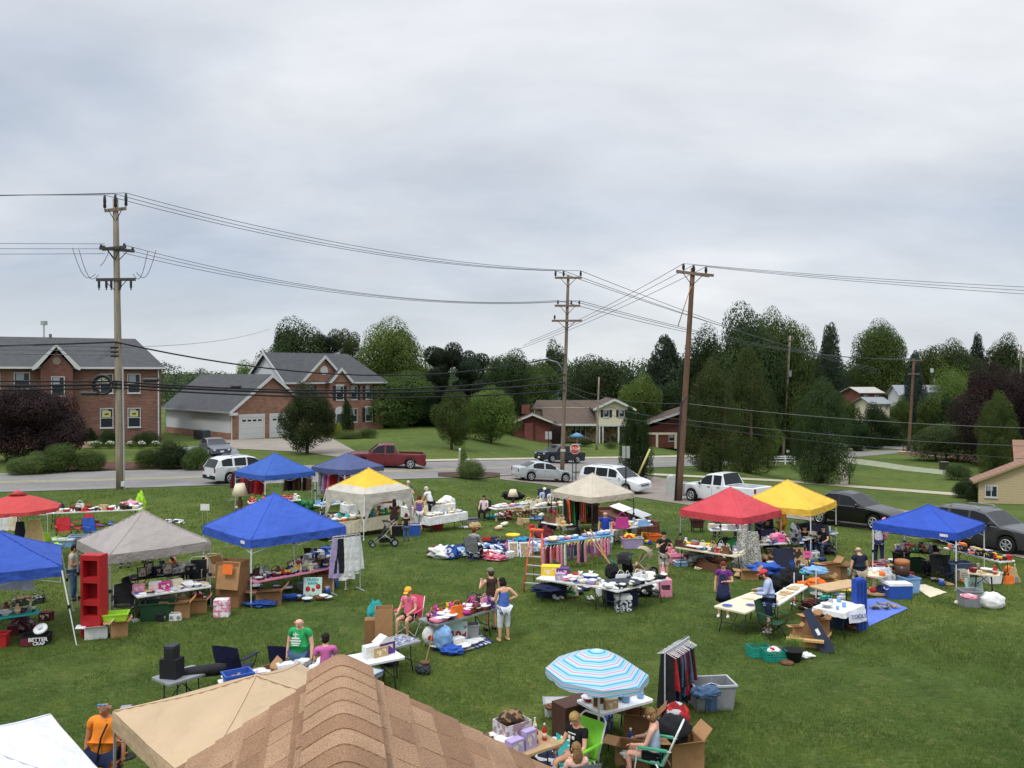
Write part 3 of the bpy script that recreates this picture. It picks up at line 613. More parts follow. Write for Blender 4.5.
def trunk(kind,base):
 k=(kind,base)
 if k not in TRUNKS:
  mb=MB();r=.028
  if kind in ('round','bush'):
   mb.tube([(0,0,-.02),(.004,0,base),(.01,.005,base+.2),(0,0,.62)],[r,r*.8,r*.55,r*.2],bark,8)
   for i in range(6):
    a=i*1.05+.3;z=base+.03+.05*i;mb.tube([(0,0,z),(.11*math.cos(a),.11*math.sin(a),z+.1),(.2*math.cos(a),.2*math.sin(a),z+.24)],[r*.45,r*.3,r*.1],bark,5)
  else:
   mb.tube([(0,0,-.02),(.003,0,base+.1),(-.004,0,.6),(0,0,.93)],[r,r*.8,r*.45,r*.1],bark,8)
   for i in range(7):
    a=i*2.1;z=base+.1+.09*i;l=.24*(1-z);mb.tube([(0,0,z),(l*math.cos(a),l*math.sin(a),z+.02)],[r*.3,r*.08],bark,4)
  TRUNKS[k]=mb.mesh('trunk')
 return TRUNKS[k]
TC=[0]
def tree(name,label,px,ytop,Y=None,ybase=None,wpx=40,kind='round',tone='mid',cbase=.14,n=5000,leaf=.018,cat='tree',group=None,trunks=1):
 if Y is None:P=at(px,ybase);Y=P.y
 X=(px-512)*Y/FPX;z0=terr(X,Y);top=atY(px,ytop,Y).z;h=top-z0;wd=wpx*Y/FPX
 TC[0] += 1;v=TC[0] % 2
 o=thing(name,label,cat,(X,Y,z0),random.Random(TC[0]).uniform(0,6.28),group)
 c=bpy.data.objects.new('crown',crown(kind,tone,v,n,leaf));COL.objects.link(c);c.parent=o
 ws=wd*(.95 if kind != 'fan' else 1.1)
 zs=h*(1-cbase)/(.95 if kind == 'fan' else 1.05)
 c.scale=(ws,ws,zs);c.location=(0,0,h*cbase-(.02 if kind != 'fan' else 0)*h)
 if kind != 'fan':
  for i in range(trunks):
   t=bpy.data.objects.new('trunk',trunk(kind,.12));COL.objects.link(t);t.parent=o;q=min(h,wd*1.6)
   t.scale=(q,q,h);t.location=((i-(trunks-1)/2)*wd*.18,0,0);t.rotation_euler=(0,(i-(trunks-1)/2)*.08,0)
 return o
random.seed(7)
bgy='trees behind the houses'
T=tree
T('japanese_maple','dark maroon leaved tree in front of the brick building',32,386,ybase=461,wpx=84,kind='round',tone='maroon',cbase=.03,n=15000,leaf=.013)
T('young_tree','dark green oval tree beside the driveway in front of the garages',307,384,ybase=453.5,wpx=50,tone='dark',cbase=.13,n=9000,leaf=.014)
T('arborvitae','narrow dark cone shaped evergreen at the front door of the brick house',347,399,Y=98,wpx=13,kind='upright',tone='deep',cbase=.0,n=3500,leaf=.02)
T('lawn_tree','small rounded tree on the lawn behind the red pickup',451.5,389,ybase=449.5,wpx=36,tone='mid',cbase=.14,n=6000,leaf=.016)
T('lawn_tree','larger spreading tree at the far end of the green lawn',491,387,ybase=443,wpx=52,tone='light',cbase=.10,n=6000,leaf=.016)
T('broadleaf_tree','tall pale green tree right of the big brick house',394,321,Y=128,wpx=72,tone='light',cbase=.05,n=11000,leaf=.012)
T('broadleaf_tree','bushy tree below the tall pale green one beside the house',392,372,Y=112,wpx=72,tone='mid',cbase=.02,n=8000,leaf=.014)
T('broadleaf_tree','big dark tree rising behind the main house roof',292,321,Y=130,wpx=66,tone='dark',cbase=.1,n=8000,leaf=.014)
T('scotch_pine','thin topped pine behind the brick house ridge',322,328,Y=133,wpx=38,kind='pine',tone='pine',cbase=.05,n=6000,leaf=.013)
T('scotch_pine','second thin topped pine right of the house ridge',349,328,Y=133,wpx=36,kind='pine',tone='olive',cbase=.05,n=6000,leaf=.013)
T('scotch_pine','ragged dark pine right of the tall pale green tree',438,342,Y=118,wpx=44,kind='pine',tone='pine',cbase=.0,n=8000,leaf=.015)
T('scotch_pine','ragged dark pine behind the small lawn tree',471,350,Y=120,wpx=48,kind='pine',tone='pine',cbase=.0,n=8000,leaf=.015)
T('broadleaf_tree','rounded dark tree behind the larger lawn tree',505,351,Y=135,wpx=52,tone='dark',cbase=.02,n=8000,leaf=.014)
T('broadleaf_tree','low green tree just left of the large white gable triangle',246,362,Y=140,wpx=34,tone='light',cbase=.02,n=5000,leaf=.016)
T('broadleaf_tree','dark understory tree between the two ragged pines',455,392,Y=125,wpx=60,tone='deep',cbase=.0,n=7000,leaf=.015)
T('broadleaf_tree','dark hedge like tree behind the brick house corner',420,398,Y=116,wpx=60,tone='deep',cbase=.0,n=7000,leaf=.015)
T('broadleaf_tree','round mid green tree above the brick wing of the ranch house',530,362,Y=160,wpx=58,tone='mid',cbase=.0,n=7000,leaf=.015)
T('broadleaf_tree','dome shaped tree standing above the distant tree line',553,342,Y=230,wpx=28,tone='dark',cbase=.0,n=4000,leaf=.02)
T('broadleaf_tree','dark tree filling the gap right of the middle power pole',600,356,Y=165,wpx=70,tone='dark',cbase=.0,n=8000,leaf=.014)
T('spruce','wide dark spruce left of the leaning power pole',664,337,Y=165,wpx=60,kind='cone',tone='pine',cbase=.0,n=10000,leaf=.014)
T('broadleaf_tree','light green tree over the white gabled end',640,376,Y=145,wpx=44,tone='light',cbase=.0,n=6000,leaf=.016)
T('broadleaf_tree','large dark tree behind the two upright junipers',744,309,Y=125,wpx=76,tone='dark',cbase=.03,n=12000,leaf=.012)
T('broadleaf_tree','tall leafy tree right of the large dark tree',784,312,Y=128,wpx=58,tone='mid',cbase=.03,n=11000,leaf=.012)
T('broadleaf_tree','dark tree behind the leaning pole top',708,330,Y=132,wpx=52,tone='deep',cbase=.03,n=8000,leaf=.014)
T('juniper','left upright juniper with brownish green foliage near the road',712,359,ybase=472,wpx=52,kind='upright',tone='olive',cbase=.02,n=13000,leaf=.010,trunks=3)
T('juniper','taller right hand upright juniper near the road',748,346,ybase=473,wpx=52,kind='upright',tone='olive',cbase=.02,n=13000,leaf=.010,trunks=3)
T('ornamental_pear','dark leafy tree with bare lower trunk behind the black sedan',821,378,ybase=484,wpx=56,kind='upright',tone='dark',cbase=.03,n=13000,leaf=.010,trunks=2)
T('norway_spruce','dark pointed spruce against the sky right of the thin utility pole',831,325,Y=225,wpx=40,kind='cone',tone='pine',cbase=.0,n=9000,leaf=.014)
T('broadleaf_tree','big isolated rounded tree on the right skyline',879,321,Y=235,wpx=58,tone='mid',cbase=.02,n=11000,leaf=.012)
T('broadleaf_tree','small dark tree in front of the skyline spruce',812,356,Y=150,wpx=34,tone='dark',cbase=.0,n=5000,leaf=.016)
T('blue_spruce','dark blue spruce behind the far wooden pole',916,352,Y=168,wpx=30,kind='cone',tone='blue',cbase=.0,n=8000,leaf=.015)
T('copper_beech','huge round copper beech with purple leaves at the right',988,365,Y=115,wpx=70,tone='maroon',cbase=.03,n=16000,leaf=.010)
T('copper_beech','second purple leaved crown cut by the right edge',1030,372,Y=112,wpx=60,tone='maroon',cbase=.03,n=9000,leaf=.013)
T('dome_tree','smooth light green dome shaped tree left of the copper beech',952,366,Y=185,wpx=44,kind='bush',tone='light',cbase=.0,n=6000,leaf=.014)
T('arborvitae','tall green conical arborvitae in front of the copper beech',998,391,ybase=473,wpx=37,kind='upright',tone='mid',cbase=.0,n=10000,leaf=.011)
T('crab_apple','sprawling silvery green tree by the stone border',947,423,ybase=461,wpx=64,kind='bush',tone='olive',cbase=.05,n=9000,leaf=.014,trunks=3)
T('arborvitae','left one of two dark evergreens beside the white van',629.5,404,Y=66,wpx=20,kind='upright',tone='deep',cbase=.04,n=6000,leaf=.014)
T('arborvitae','right one of two dark evergreens beside the white van',643.5,406,Y=66,wpx=20,kind='upright',tone='deep',cbase=.04,n=6000,leaf=.014)
T('spruce','pointed spruce on the far right skyline',979,334,Y=230,wpx=26,kind='cone',tone='pine',cbase=.0,n=6000,leaf=.016)
T('broadleaf_tree','rounded tree on the far right skyline beside the spruce',1006,337,Y=230,wpx=40,tone='dark',cbase=.0,n=6000,leaf=.016)
T('broadleaf_tree','leafy tree on the skyline above the pole mounted transformer',940,341,Y=230,wpx=50,tone='mid',cbase=.0,n=7000,leaf=.015)
T('small_tree','little round tree behind the white rail fence',768,414,Y=112,wpx=27,tone='light',cbase=.12,n=4000,leaf=.02)
T('small_tree','small dark tree beside the white picket fence',889,416,Y=162,wpx=28,tone='dark',cbase=.05,n=4000,leaf=.02)
T('small_tree','light green tree left of the blue spruce',893,404,Y=170,wpx=30,tone='light',cbase=.05,n=4000,leaf=.02)
T('small_tree','round bush like tree beside the tan lot',857,423,Y=150,wpx=24,tone='deep',cbase=.05,n=4000,leaf=.02)
for i,(px,yt,Y,wp,tn) in enumerate([(800,356,136,40,'deep'),(762,384,132,60,'deep'),(690,376,150,60,'deep'),(728,360,132,50,'deep'),(690,388,150,50,'deep'),(905,356,240,44,'dark'),(963,352,225,44,'dark')]):
 T('broadleaf_tree',['dark tree mass between tall tree and spruce','low dark tree directly behind the right juniper','low dark tree behind the left juniper','dark tree between the leaning pole and the junipers','low dark tree beside the brown bungalow roof','dark tree behind the blue spruce top','dark tree between dome tree and skyline spruce'][i],px,yt,Y=Y,wpx=wp,tone=tn,cbase=0,n=7000,leaf=.015)
for i,(px,yt,Y,wp) in enumerate([(848,399,158,26),(874,404,156,30),(930,394,160,26),(948,396,158,26),(903,396,164,18)]):
 T('small_tree','%s of five low dark trees in front of the far valley houses' % ['first from left','second from left','fourth from left','fifth from left','third from left'][i],px,yt,Y=Y,wpx=wp,tone=['mid','deep'][i % 2],cbase=0,n=4000,leaf=.02)
S=lambda name,label,px,yt,yb,wp,kind='bush',tone='mid',n=3500,leaf=.02,**k:tree(name,label,px,yt,ybase=yb,wpx=wp,kind=kind,tone=tone,cbase=0,n=n,leaf=leaf,cat='shrub',**k)
S('clipped_bush','largest round green bush in the mulch bed left of the pole',60,444,472,36,tone='mid',n=6000)
S('ornamental_grass','grassy clump left of the largest roadside bush',34,452,474,32,'bush','grassy',3600,.021)
S('ornamental_grass','tuft of grass at the left end of the mulch bed',18,457,475,22,'bush','grassy',3600,.021)
S('ornamental_grass','fine leaved clump between largest bush and pole',90,449,471,28,'bush','mid',3600,.021)
S('ornamental_grass','fine leaved clump right of the left pole',148,448,468,26,'bush','mid',3600,.021)
S('clipped_hedge','boxy dark hedge bush at the asphalt driveway',172,442,469,30,tone='deep',n=6000)
S('clipped_hedge','leafy bush at the right end of the mulch bed',197,446,470,26,tone='mid',n=5000)
S('cone_shrub','dark cone shaped shrub against the brick building',90,428,446,14,'upright','deep',3000)
S('foundation_shrub','spreading shrub under the left lower window',108,429,446,20,tone='dark')
S('foundation_shrub','spreading shrub under the right lower window',146,431,446,26,tone='dark')
for i,(px,wp) in enumerate([(95,15),(110,12),(130,9),(141,10),(155,12)]):
 o=S('flowering_shrub','low white flowering shrub, %s from the left by the brick wall' % ORD[i],px,440,448.5,wp,tone='grassy',n=1500,group='white flowering shrubs by the brick wall')
 mb=MB();h=o.children[0].scale;rr=random.Random(i)
 for k in range(34):
  a=rr.uniform(0,6.28);q=rr.uniform(.1,.42);mb.blob((q*math.cos(a)*h[0],q*math.sin(a)*h[0],(.45+.45*math.cos(q*3))*h[2]),.06,mat('dcdcd2',.8),u=5,v=3)
 mb.build('blossom',o)
S('golden_shrub','yellow green round shrub left of the front door',336,421,438,12,tone='yellow',n=2500)
S('golden_shrub','smaller yellow green shrub by the driveway',327,426,438,9,tone='yellow',n=2500)
S('foundation_shrub','low shrub bed along the brick house front',349,430,438.5,26,tone='grassy',n=3000)
S('foundation_shrub','low shrub bed at the right corner of the brick house',368,428,438,18,tone='mid',n=3000)
S('ornamental_grass','big pale grass clump by the roadside post',471,459,479,26,'bush','grassy',3600,.021)
S('hedge','dark green clipped hedge beside the cream building',968,480,498,26,tone='deep',n=5000)
S('hedge','second dark hedge bush touching the cream wall',976,484,502,18,tone='deep',n=4000)
S('hedge','light green bush in front of the pinkish brown roof',1003,458,470,24,tone='light',n=4000)
S('foundation_shrub','rounded shrub by the carport of the ranch house',611,441,449,14,tone='mid',n=2000)
S('foundation_shrub','shrub below the ranch house picture window',585,438,447,16,tone='dark',n=2000)
S('burgundy_shrub','burgundy shrub between brick wing and porch',556,422,447,13,tone='maroon',n=3000)
S('foundation_shrub','dark shrub beside the white low house',800,438,447,18,tone='deep',n=2500)
S('foundation_shrub','dark shrub behind the rail fence under the little tree',755,430,441,22,tone='deep',n=2500)
S('foundation_shrub','loose shrub among the stones left of the hedge',958,463,480,24,tone='olive',n=3500)
S('roadside_weed','thin green sapling beside the pale roadside post',463,443,473,9,'bush','light',260,.05)
def woods():
 rr=np.random.default_rng(5);VV=[]
 base=[leaf_cloud('round',1300,.034,s)[0] for s in (1,2,3)]+[leaf_cloud('cone',1300,.034,4)[0]]
 env=[(-80,356),(120,357),(165,359),(200,363),(240,366),(290,362),(330,350),(450,356),(520,354),(560,352),(620,358),(660,352),(700,345),(800,350),(860,356),(920,352),(1000,345),(1120,345)]
 for row,(Y,dy,cnt) in enumerate([(165,16,46),(200,9,50),(250,3,52),(320,1,56)]):
  for i in range(cnt):
   px=-90+1220*(i+rr.uniform(0,1))/cnt;q=min(max(px,-80),1119)
   for a,b in zip(env,env[1:]):
    if a[0] <= q <= b[0]:yt=a[1]+(b[1]-a[1])*(q-a[0])/(b[0]-a[0]);break
   if row <= 1 and (795 < px < 1010):continue
   if row == 0 and px < 250:continue
   y=yt+dy+rr.uniform(3,11);Yt=Y+rr.uniform(-12,12);X=(px-512)*Yt/FPX;z0=terr(X,Yt)-1;h=max(5,atY(px,y,Yt).z-z0);wd=rr.uniform(9,15)
   b_=base[rr.integers(0,4)].copy();a=rr.uniform(0,6.28);c,s=math.cos(a),math.sin(a)
   V=np.stack([(b_[:,0]*c-b_[:,1]*s)*wd+X,(b_[:,0]*s+b_[:,1]*c)*wd+Yt,b_[:,2]*h+z0],1);VV.append(V)
 V=np.concatenate(VV);me=cloud_mesh('woods',V,None,mat('43523a',.8,'leaf',.2,.09,spec=.1))
 o=bpy.data.objects.new('woods',me);COL.objects.link(o);tag(o,'far tree line of mixed green woods along the horizon','woods',kind='stuff')
woods()
# ================================================================ POLES AND WIRES
dkmetal=mat('3a3c40',.5,'paint',metal=.3);greymetal=mat('8b8f92',.45,'paint',metal=.4);ins=mat('2e2e31',.4,'paint');polew=mat('7b6c5e',.95,'wood',scale=1.5);polepale=mat('8f8474',.95,'wood',scale=1.5);polered=mat('6b5243',.95,'wood',scale=1.5)
def pole(name,label,pb,ptop,Y=None,r0=.2,r1=.13,m=polew,cat='power pole'):
 P=at(*pb) if Y is None else gnd((pb[0]-512)*Y/FPX,Y);Tp=atY(ptop[0],ptop[1],P.y)
 o=thing(name,label,cat,P);v=Tp-P;mb=MB();n=8
 mb.tube([Vector((0,0,-.3))]+[v*(i/n) for i in range(1,n+1)],[r0]+[r0+(r1-r0)*i/n for i in range(1,n+1)],m,10);mb.build('shaft',o)
 return o,P,v
def arm_(o,v,frac,half,yaw,drop=0,pins=(),pin_h=.55,m=polew,pr=.09,brace=True,back=.16):
 c=v*frac;d=Vector((math.cos(yaw),math.sin(yaw),drop));nrm=Vector((math.sin(yaw),-math.cos(yaw),0))*back;mb=MB()
 L_=d.length*half*2;q=d.to_track_quat('X','Z');M=Matrix.Translation(c+nrm) @ q.to_matrix().to_4x4()
 x,y,z=half,.06,.09;vs=[(i*x,j*y,k*z) for k in (-1,1) for i,j in ((-1,-1),(1,-1),(1,1),(-1,1))]
 mb.add(vs,[(0,3,2,1),(4,5,6,7),(0,1,5,4),(1,2,6,5),(2,3,7,6),(3,0,4,7)],m,False,M)
 a=mb.build('crossarm',o)
 if brace:
  mb=MB()
  for k in (-1,1):mb.cyl(c+nrm*1.4+d*half*.62*k,c+nrm*.8-v.normalized()*.75,.025,dkmetal,n=5)
  mb.build('brace',a)
 tips=[]
 for p in pins:
  b=c+nrm+d*half*p;i=MB();i.cyl(b+Vector((0,0,.09)),b+Vector((0,0,.2)),.03,dkmetal,n=6)
  i.lathe([(pr*.6,.16),(pr,.22),(pr*.8,pin_h*.5),(pr,pin_h*.55),(pr*.75,pin_h*.9),(pr*.3,pin_h)],ins,tuple(b),8);i.build('insulator',a);tips.append(b+Vector((0,0,pin_h)))
 return tips
WG=[]
def wire(p,q,sag,r,label,col='3b3d42',cat='wire',name='power_line'):
 p,q=Vector(p),Vector(q);m=(p+q)/2;n=22;pts=[]
 for i in range(n+1):
  t=i/n;k=p.lerp(q,t);k.z -= sag*4*t*(1-t);pts.append(k-p)
 mb=MB();mb.tube(pts,r,mat(col,.7,'paint'),5);return item(name,mb,label,cat,p)
o,P1,v1=pole('power_pole','tall pale weathered wooden power pole at the left with three sets of arms',(120.5,489),(115.5,199),r0=.25,r1=.16,m=polepale)
tA=arm_(o,v1,.962,.62,R(20),.18,(-.95,0.0,.95),.95,pr=.10)
tB=arm_(o,v1,.83,1.05,R(-28),.0,(-.9,.9),.2,pr=.08,m=mat('4a4744',.9));tB2=arm_(o,v1,.825,1.0,R(40),.0,(-.9,.9),.2,pr=.08,m=mat('4a4744',.9))
tC=arm_(o,v1,.722,1.15,R(6),.02,(),m=mat('4a4744',.9))
for i,a in enumerate((-1.0,-.55,-.25,.3,.95)):
 c=v1*.722+Vector((a,-.2,0));mb=MB();mb.cyl(c+Vector((0,0,-.05)),c+Vector((0,0,-.5)),.075,ins,n=8);mb.cyl(c+Vector((0,0,-.5)),c+Vector((0,0,-.65)),.04,dkmetal,n=6);mb.build('cutout_switch',o)
for i,(x0,x1_,z0,z1) in enumerate([(-2.6,-1.2,.9,-.7),(-2.2,-1.0,.8,-.75),(1.1,2.0,-.7,.7),(1.3,2.5,-.6,.75),(-.3,-.9,.9,-.2)]):
 b=v1*.78;pts=[b+Vector((x0+(x1_-x0)*t,-.2,z0+(z1-z0)*t-(1.0 if i < 4 else .2)*math.sin(math.pi*t)*.9)) for t in np.linspace(0,1,9)];mb=MB();mb.tube(pts,.018,ins,4);mb.build('jumper_wire',o)
for z in (.37,.355,.341):
 mb=MB();b=v1*(z+.12);mb.cyl(b+Vector((-.35,-.2,0)),b+Vector((.1,-.15,0)),.09,ins,n=8);mb.build('spool_insulator',o)
mb=MB();mb.cyl((.28,-.1,0),(.22,-.1,7.5),.05,mat('a4a4a0',.6),n=6);mb.build('conduit',o)
mb=MB();mb.box((.3,-.3,.35),(.2,.16,.3),mat('c8c8c4',.6));mb.build('meter_tag',o)
o,P2,v2=pole('power_pole','thin three armed power pole beside the silver sedan with a street light',(562,474),(568.3,275),r0=.2,r1=.12)
tD=arm_(o,v2,.985,1.15,0,0,(-.95,-.35,.92),.6,pr=.10)
tE=arm_(o,v2,.845,1.1,R(3),0,(-.75,.3,.92),.45,pr=.09)
tF=arm_(o,v2,.77,1.3,R(-3),0,(-.8,),.5,pr=.09)
mb=MB();b=v2*.51;mb.tube([b,b+Vector((-.7,-.2,.9)),b+Vector((-1.5,-.35,1.1))],.06,greymetal,6);la=mb.build('lamp_arm',o)
mb=MB();c=b+Vector((-1.75,-.4,1.15));mb.blob(c,(.42,.18,.13),mat('c7cacb',.4));mb.build('lamp_head',o)
mb=MB();q=v2*.12+Vector((0,-.2,0));mb.box(q,(.42,.04,.2),mat('c4bdb4',.6));mb.build('tag_plate',o)
o,P3,v3=pole('power_pole','thick brown power pole leaning right beside the white pickup',(678.5,501),(693,268),r0=.215,r1=.145,m=polered)
tG=arm_(o,v3,.975,1.05,R(-10),-.17,(-.55,.05,.78),.55,pr=.1)
mb=MB();mb.box(v3*.975+Vector((.15,-.1,0)),(2.3,.16,.16),polew,R(-9),0,R(7));mb.build('second_crossarm',o)
mb=MB();mb.tube([v3*.92+Vector((-.1,-.2,0)),v3*.75+Vector((-.75,-.1,0)),v3*.0+Vector((-1.0,0,.05))][0:2],.03,mat('b58a63',.7),5);mb.build('guy_strap',o)
mb=MB();mb.tube([Vector((-.26,-.12,0)),v3*.3+Vector((-.26,-.1,0)),v3*.42+Vector((-.24,-.1,0)),v3*.45+Vector((.1,-.2,0))],.05,dkmetal,6);mb.build('riser_cable',o)
o,P4,v4=pole('utility_pole','slim pale service pole in front of the ranch house',(596.5,450),(599,377),r0=.16,r1=.1,m=polepale,cat='utility pole')
o,P5,v5=pole('utility_pole','brown utility pole with small grey box between the trees on the right',(782.5,461),(790,336),r0=.24,r1=.16,m=polepale)
mb=MB();mb.box(v5*.7+Vector((.3,-.1,0)),(.35,.3,.9),greymetal);mb.build('transformer_box',o);arm_(o,v5,.965,.4,0,0,(),brace=False)
o,P6,v6=pole('power_pole','reddish two armed power pole at the far bend of the road',(908.5,452),(914,359),r0=.27,r1=.2,m=polered)
tH=arm_(o,v6,.985,1.2,0,-.05,(-.8,0,.8),.3,pr=.07);tI=arm_(o,v6,.84,1.1,R(10),0,(-.7,),.3,pr=.07,brace=False)
o,P7,v7=pole('utility_pole','distant thin pole carrying a round grey transformer',(932.5,428),(932,368),r0=.12,r1=.1,m=dkmetal,cat='utility pole')
mb=MB();mb.cyl(v7*.97+Vector((-.15,-.3,-.7)),v7*.97+Vector((-.15,-.3,.35)),.42,mat('b2b6b8',.4),n=14);mb.build('transformer',o);mb=MB();mb.box(v7*.8+Vector((.45,-.2,0)),(.4,.3,.8),greymetal);mb.build('control_box',o)
o,P8,v8=pole('utility_pole','very distant pole top above the trees at the right edge',(1020.5,400),(1021,345),Y=170,r0=.2,r1=.15,m=polepale,cat='utility pole');arm_(o,v8,.93,1.0,0,0,(),brace=False)
W=lambda P,v:P+v
wT=lambda P,t:P+t
col='55585e'
offL=[Vector((-82,40,z)) for z in (17.2,16.9,16.6)]
for i in range(3):
 wire(wT(P1,tA[i]),Vector((-70,44+i,[16.7,16.55,16.2][i])),.1,.018,'%s power wire running from the left pole top out of the picture' % ['lowest','middle','topmost'][i],'4a4c52')
 wire(wT(P1,tA[i]),wT(P2,tD[i]),1.0,.02,'%s wire spanning between the tops of the left and middle poles' % ['upper','centre','lower'][i],col)
for i in range(3):
 src=P1+v1*.83+Vector((.5,-.2,.2-i*.25));wire(src,wT(P2,tE[i]),1.3,.018,'%s wire from left pole second arm to middle pole second arm' % ['upper','centre','lower'][i],col)
 wire(P1+v1*.83+Vector((-.6,-.2,.25-i*.3)),Vector((-70,45,[14.9,14.5,14.0][i])),.2,.016,'%s middle level wire leaving the left pole leftwards' % ['upper','centre','lower'][i],col)
 wire(P1+v1*(.49-.014*i)+Vector((-.3,-.2,0)),Vector((-70,45,[10.2,9.9,9.5][i])),.25,.018,'%s thin wire leaving the left pole below its arms' % ['upper','centre','lower'][i],col)
for i,t in enumerate((P1+v1*.49+Vector((.2,-.1,0)),)):
 wire(t,Vector(atY(270,329,105)),.5,.016,'single thin service wire from left pole towards the house trees',col)
for i in range(2):wire(P1+v1*(.475+.01*i)+Vector((-.3,-.2,0)),P1+Vector((-14,25,8.2+i*.2)),.1,.016,['first','second'][i]+' service drop wire going down to the brick building roof',col)
def heavy(fr,zl,yl,zr_,r,lab,far=(130,330),sag=.6,c='1c1d20'):
 p=P1+v1*fr+Vector((.0,-.25,0));wire(p,Vector((-46,yl,zl)),.15,r,'left span of the '+lab,c,'cable','telephone_cable');wire(p,P2+v2*zr_+Vector((0,-.2,0)),sag,r,'right span of the '+lab,c,'cable','telephone_cable')
heavy(.507,8.6,49,.60,.05,'thick black cable highest on the left pole',sag=1.9)
heavy(.372,7.1,49,.50,.055,'black cable just below the thick one',sag=.9)
heavy(.362,6.55,49,.46,.075,'black bundled cable carrying the splice cases',sag=.7)
heavy(.35,6.2,49,.42,.055,'lowest black cable on the left pole',sag=.6)
o=thing('cable_storage_loop','black ring of coiled cable hung left of the weathered pole','cable loop',P1+v1*.352+Vector((-.85,-.3,.15)))
mb=MB();mb.tube([(.58*math.cos(a),0,.58*math.sin(a)) for a in np.linspace(0,2*math.pi,25)],.085,ins,8);mb.build('coil',o)
mb=MB();mb.tube([(.47*math.cos(a),.03,.47*math.sin(a)) for a in np.linspace(0,2*math.pi,25)],.035,dkmetal,6);mb.build('inner_coil',o)
mb=MB();mb.box((-.2,.03,.25),(.2,.06,.08),mat('c9ccc8',.6));mb.box((.2,.03,.25),(.2,.06,.08),mat('c9ccc8',.6));mb.box((0,.04,.1),(.8,.05,.06),mat('c9ccc8',.6));mb.build('bracket',o)
for i,(px,py,l,lab) in enumerate([(90,393.5,.95,'short black splice case left of the coiled cable ring'),(151,380,.85,'black splice case hanging right of the weathered pole'),(236,386.5,.55,'small black splice case on the cables near the garage roof')]):
 c=atY(px,py,P1.y-.4 if i < 2 else 54.5);mb=MB();mb.cyl((-l/2,0,0),(l/2,0,0),.14,ins,n=10);mb.cyl((-l/2-.12,0,0),(-l/2,0,0),.05,ins,n=8);mb.cyl((l/2,0,0),(l/2+.12,0,0),.05,ins,n=8);item('splice_case',mb,lab,'splice case',c)
for i in range(3):
 wire(wT(P2,tD[i]),Vector((46,105,[6.2,5.9,5.6][i]+1.5)),.5,.025,'%s wire falling from the middle pole top behind the leaning pole' % ['upper','centre','lower'][i],col)
 wire(wT(P3,tG[i]),P2+v2*.7+Vector((-3-i*.6,9,-.2-i*.4)),.3,.018,'%s wire climbing from the middle pole area to the leaning pole top' % ['upper','centre','lower'][i],col)
 wire(wT(P3,tG[i]),Vector((42,40,[10.6,10.3,10.0][i])),.35,.014,'%s wire leaving the leaning pole to the right' % ['upper','centre','lower'][i],col)
 wire(wT(P2,tE[i]),wT(P6,tH[i]),1.6,.025,'%s long wire from the middle pole to the far reddish pole' % ['upper','centre','lower'][i],col)
for i,(fa,fb,z) in enumerate([(.45,.42,5.0),(.43,.35,4.3),(.38,.33,3.7)]):
 wire(P2+v2*fa,P3+v3*fb,.5,.02,'%s dark telephone cable between the middle and leaning poles' % ['upper','centre','lower'][i],'3a3c3e','cable','telephone_cable')
 wire(P3+v3*fb,Vector((44,52,z-1.2*i*.4-1.3)),.6,.017,'%s telephone cable from the leaning pole off to the right' % ['upper','centre','lower'][i],['6f7270','5b5e60','3a3c3e'][i],'cable','telephone_cable')
mb=MB();mb.tube([(0,0,0),(-.9,0,3.0)],.045,mat('c2b163',.6),8)
P=at(631,491);q=atY(650,449,P.y)-P;mb=MB();mb.tube([(0,0,0),q*.45],.02,dkmetal,6);mb.tube([q*.35,q],.07,mat('c3b672',.6),8);item('guy_wire_guard',mb,'pale yellow slanting guard tube of the pole stay wire by the white van','guy wire',P)
# ================================================================ VEHICLES
tyre=mat('1b1b1c',.9,'paint');rimm=mat('b9bcc0',.35,'paint',metal=.6,var=.05);cglass=mat('12171a',.12,'glass',spec=.4);dark=mat('17181a',.7,'paint');red_l=mat('8f2320',.25,'paint');lamp_m=mat('d6d9dc',.15,'paint');plate=mat('cfd2cf',.5,'paint')
def wheel(parent,x,y,r,side,rim=rimm,wd=.22,spokes=6):
 w_=E('wheel');w_.parent=parent;w_.location=(x,y,r)
 mb=MB();s=side;mb.cyl((0,-wd/2*1,0),(0,wd/2,0),r,tyre,n=20);mb.build('tyre',w_)
 mb=MB();yo=s*(wd/2+.004);mb.cyl((0,yo-s*.01,0),(0,yo+s*.006,0),r*.68,dark,n=18)
 mb.lathe([(r*.7,0),(r*.66,.03),(r*.6,.03),(r*.6,0)],rim,n=20,M=Matrix.Translation((0,yo,0)) @ Matrix.Rotation(-s*math.pi/2,4,'X'))
 for k in range(spokes):
  a=2*math.pi*k/spokes;mb.box((math.sin(a)*r*.35,yo+s*.018,math.cos(a)*r*.35),(r*.17,.02,r*.6),rim,ry=a)
 mb.cyl((0,yo,0),(0,yo+s*.04,0),r*.14,rim,n=8);mb.build('rim',w_)
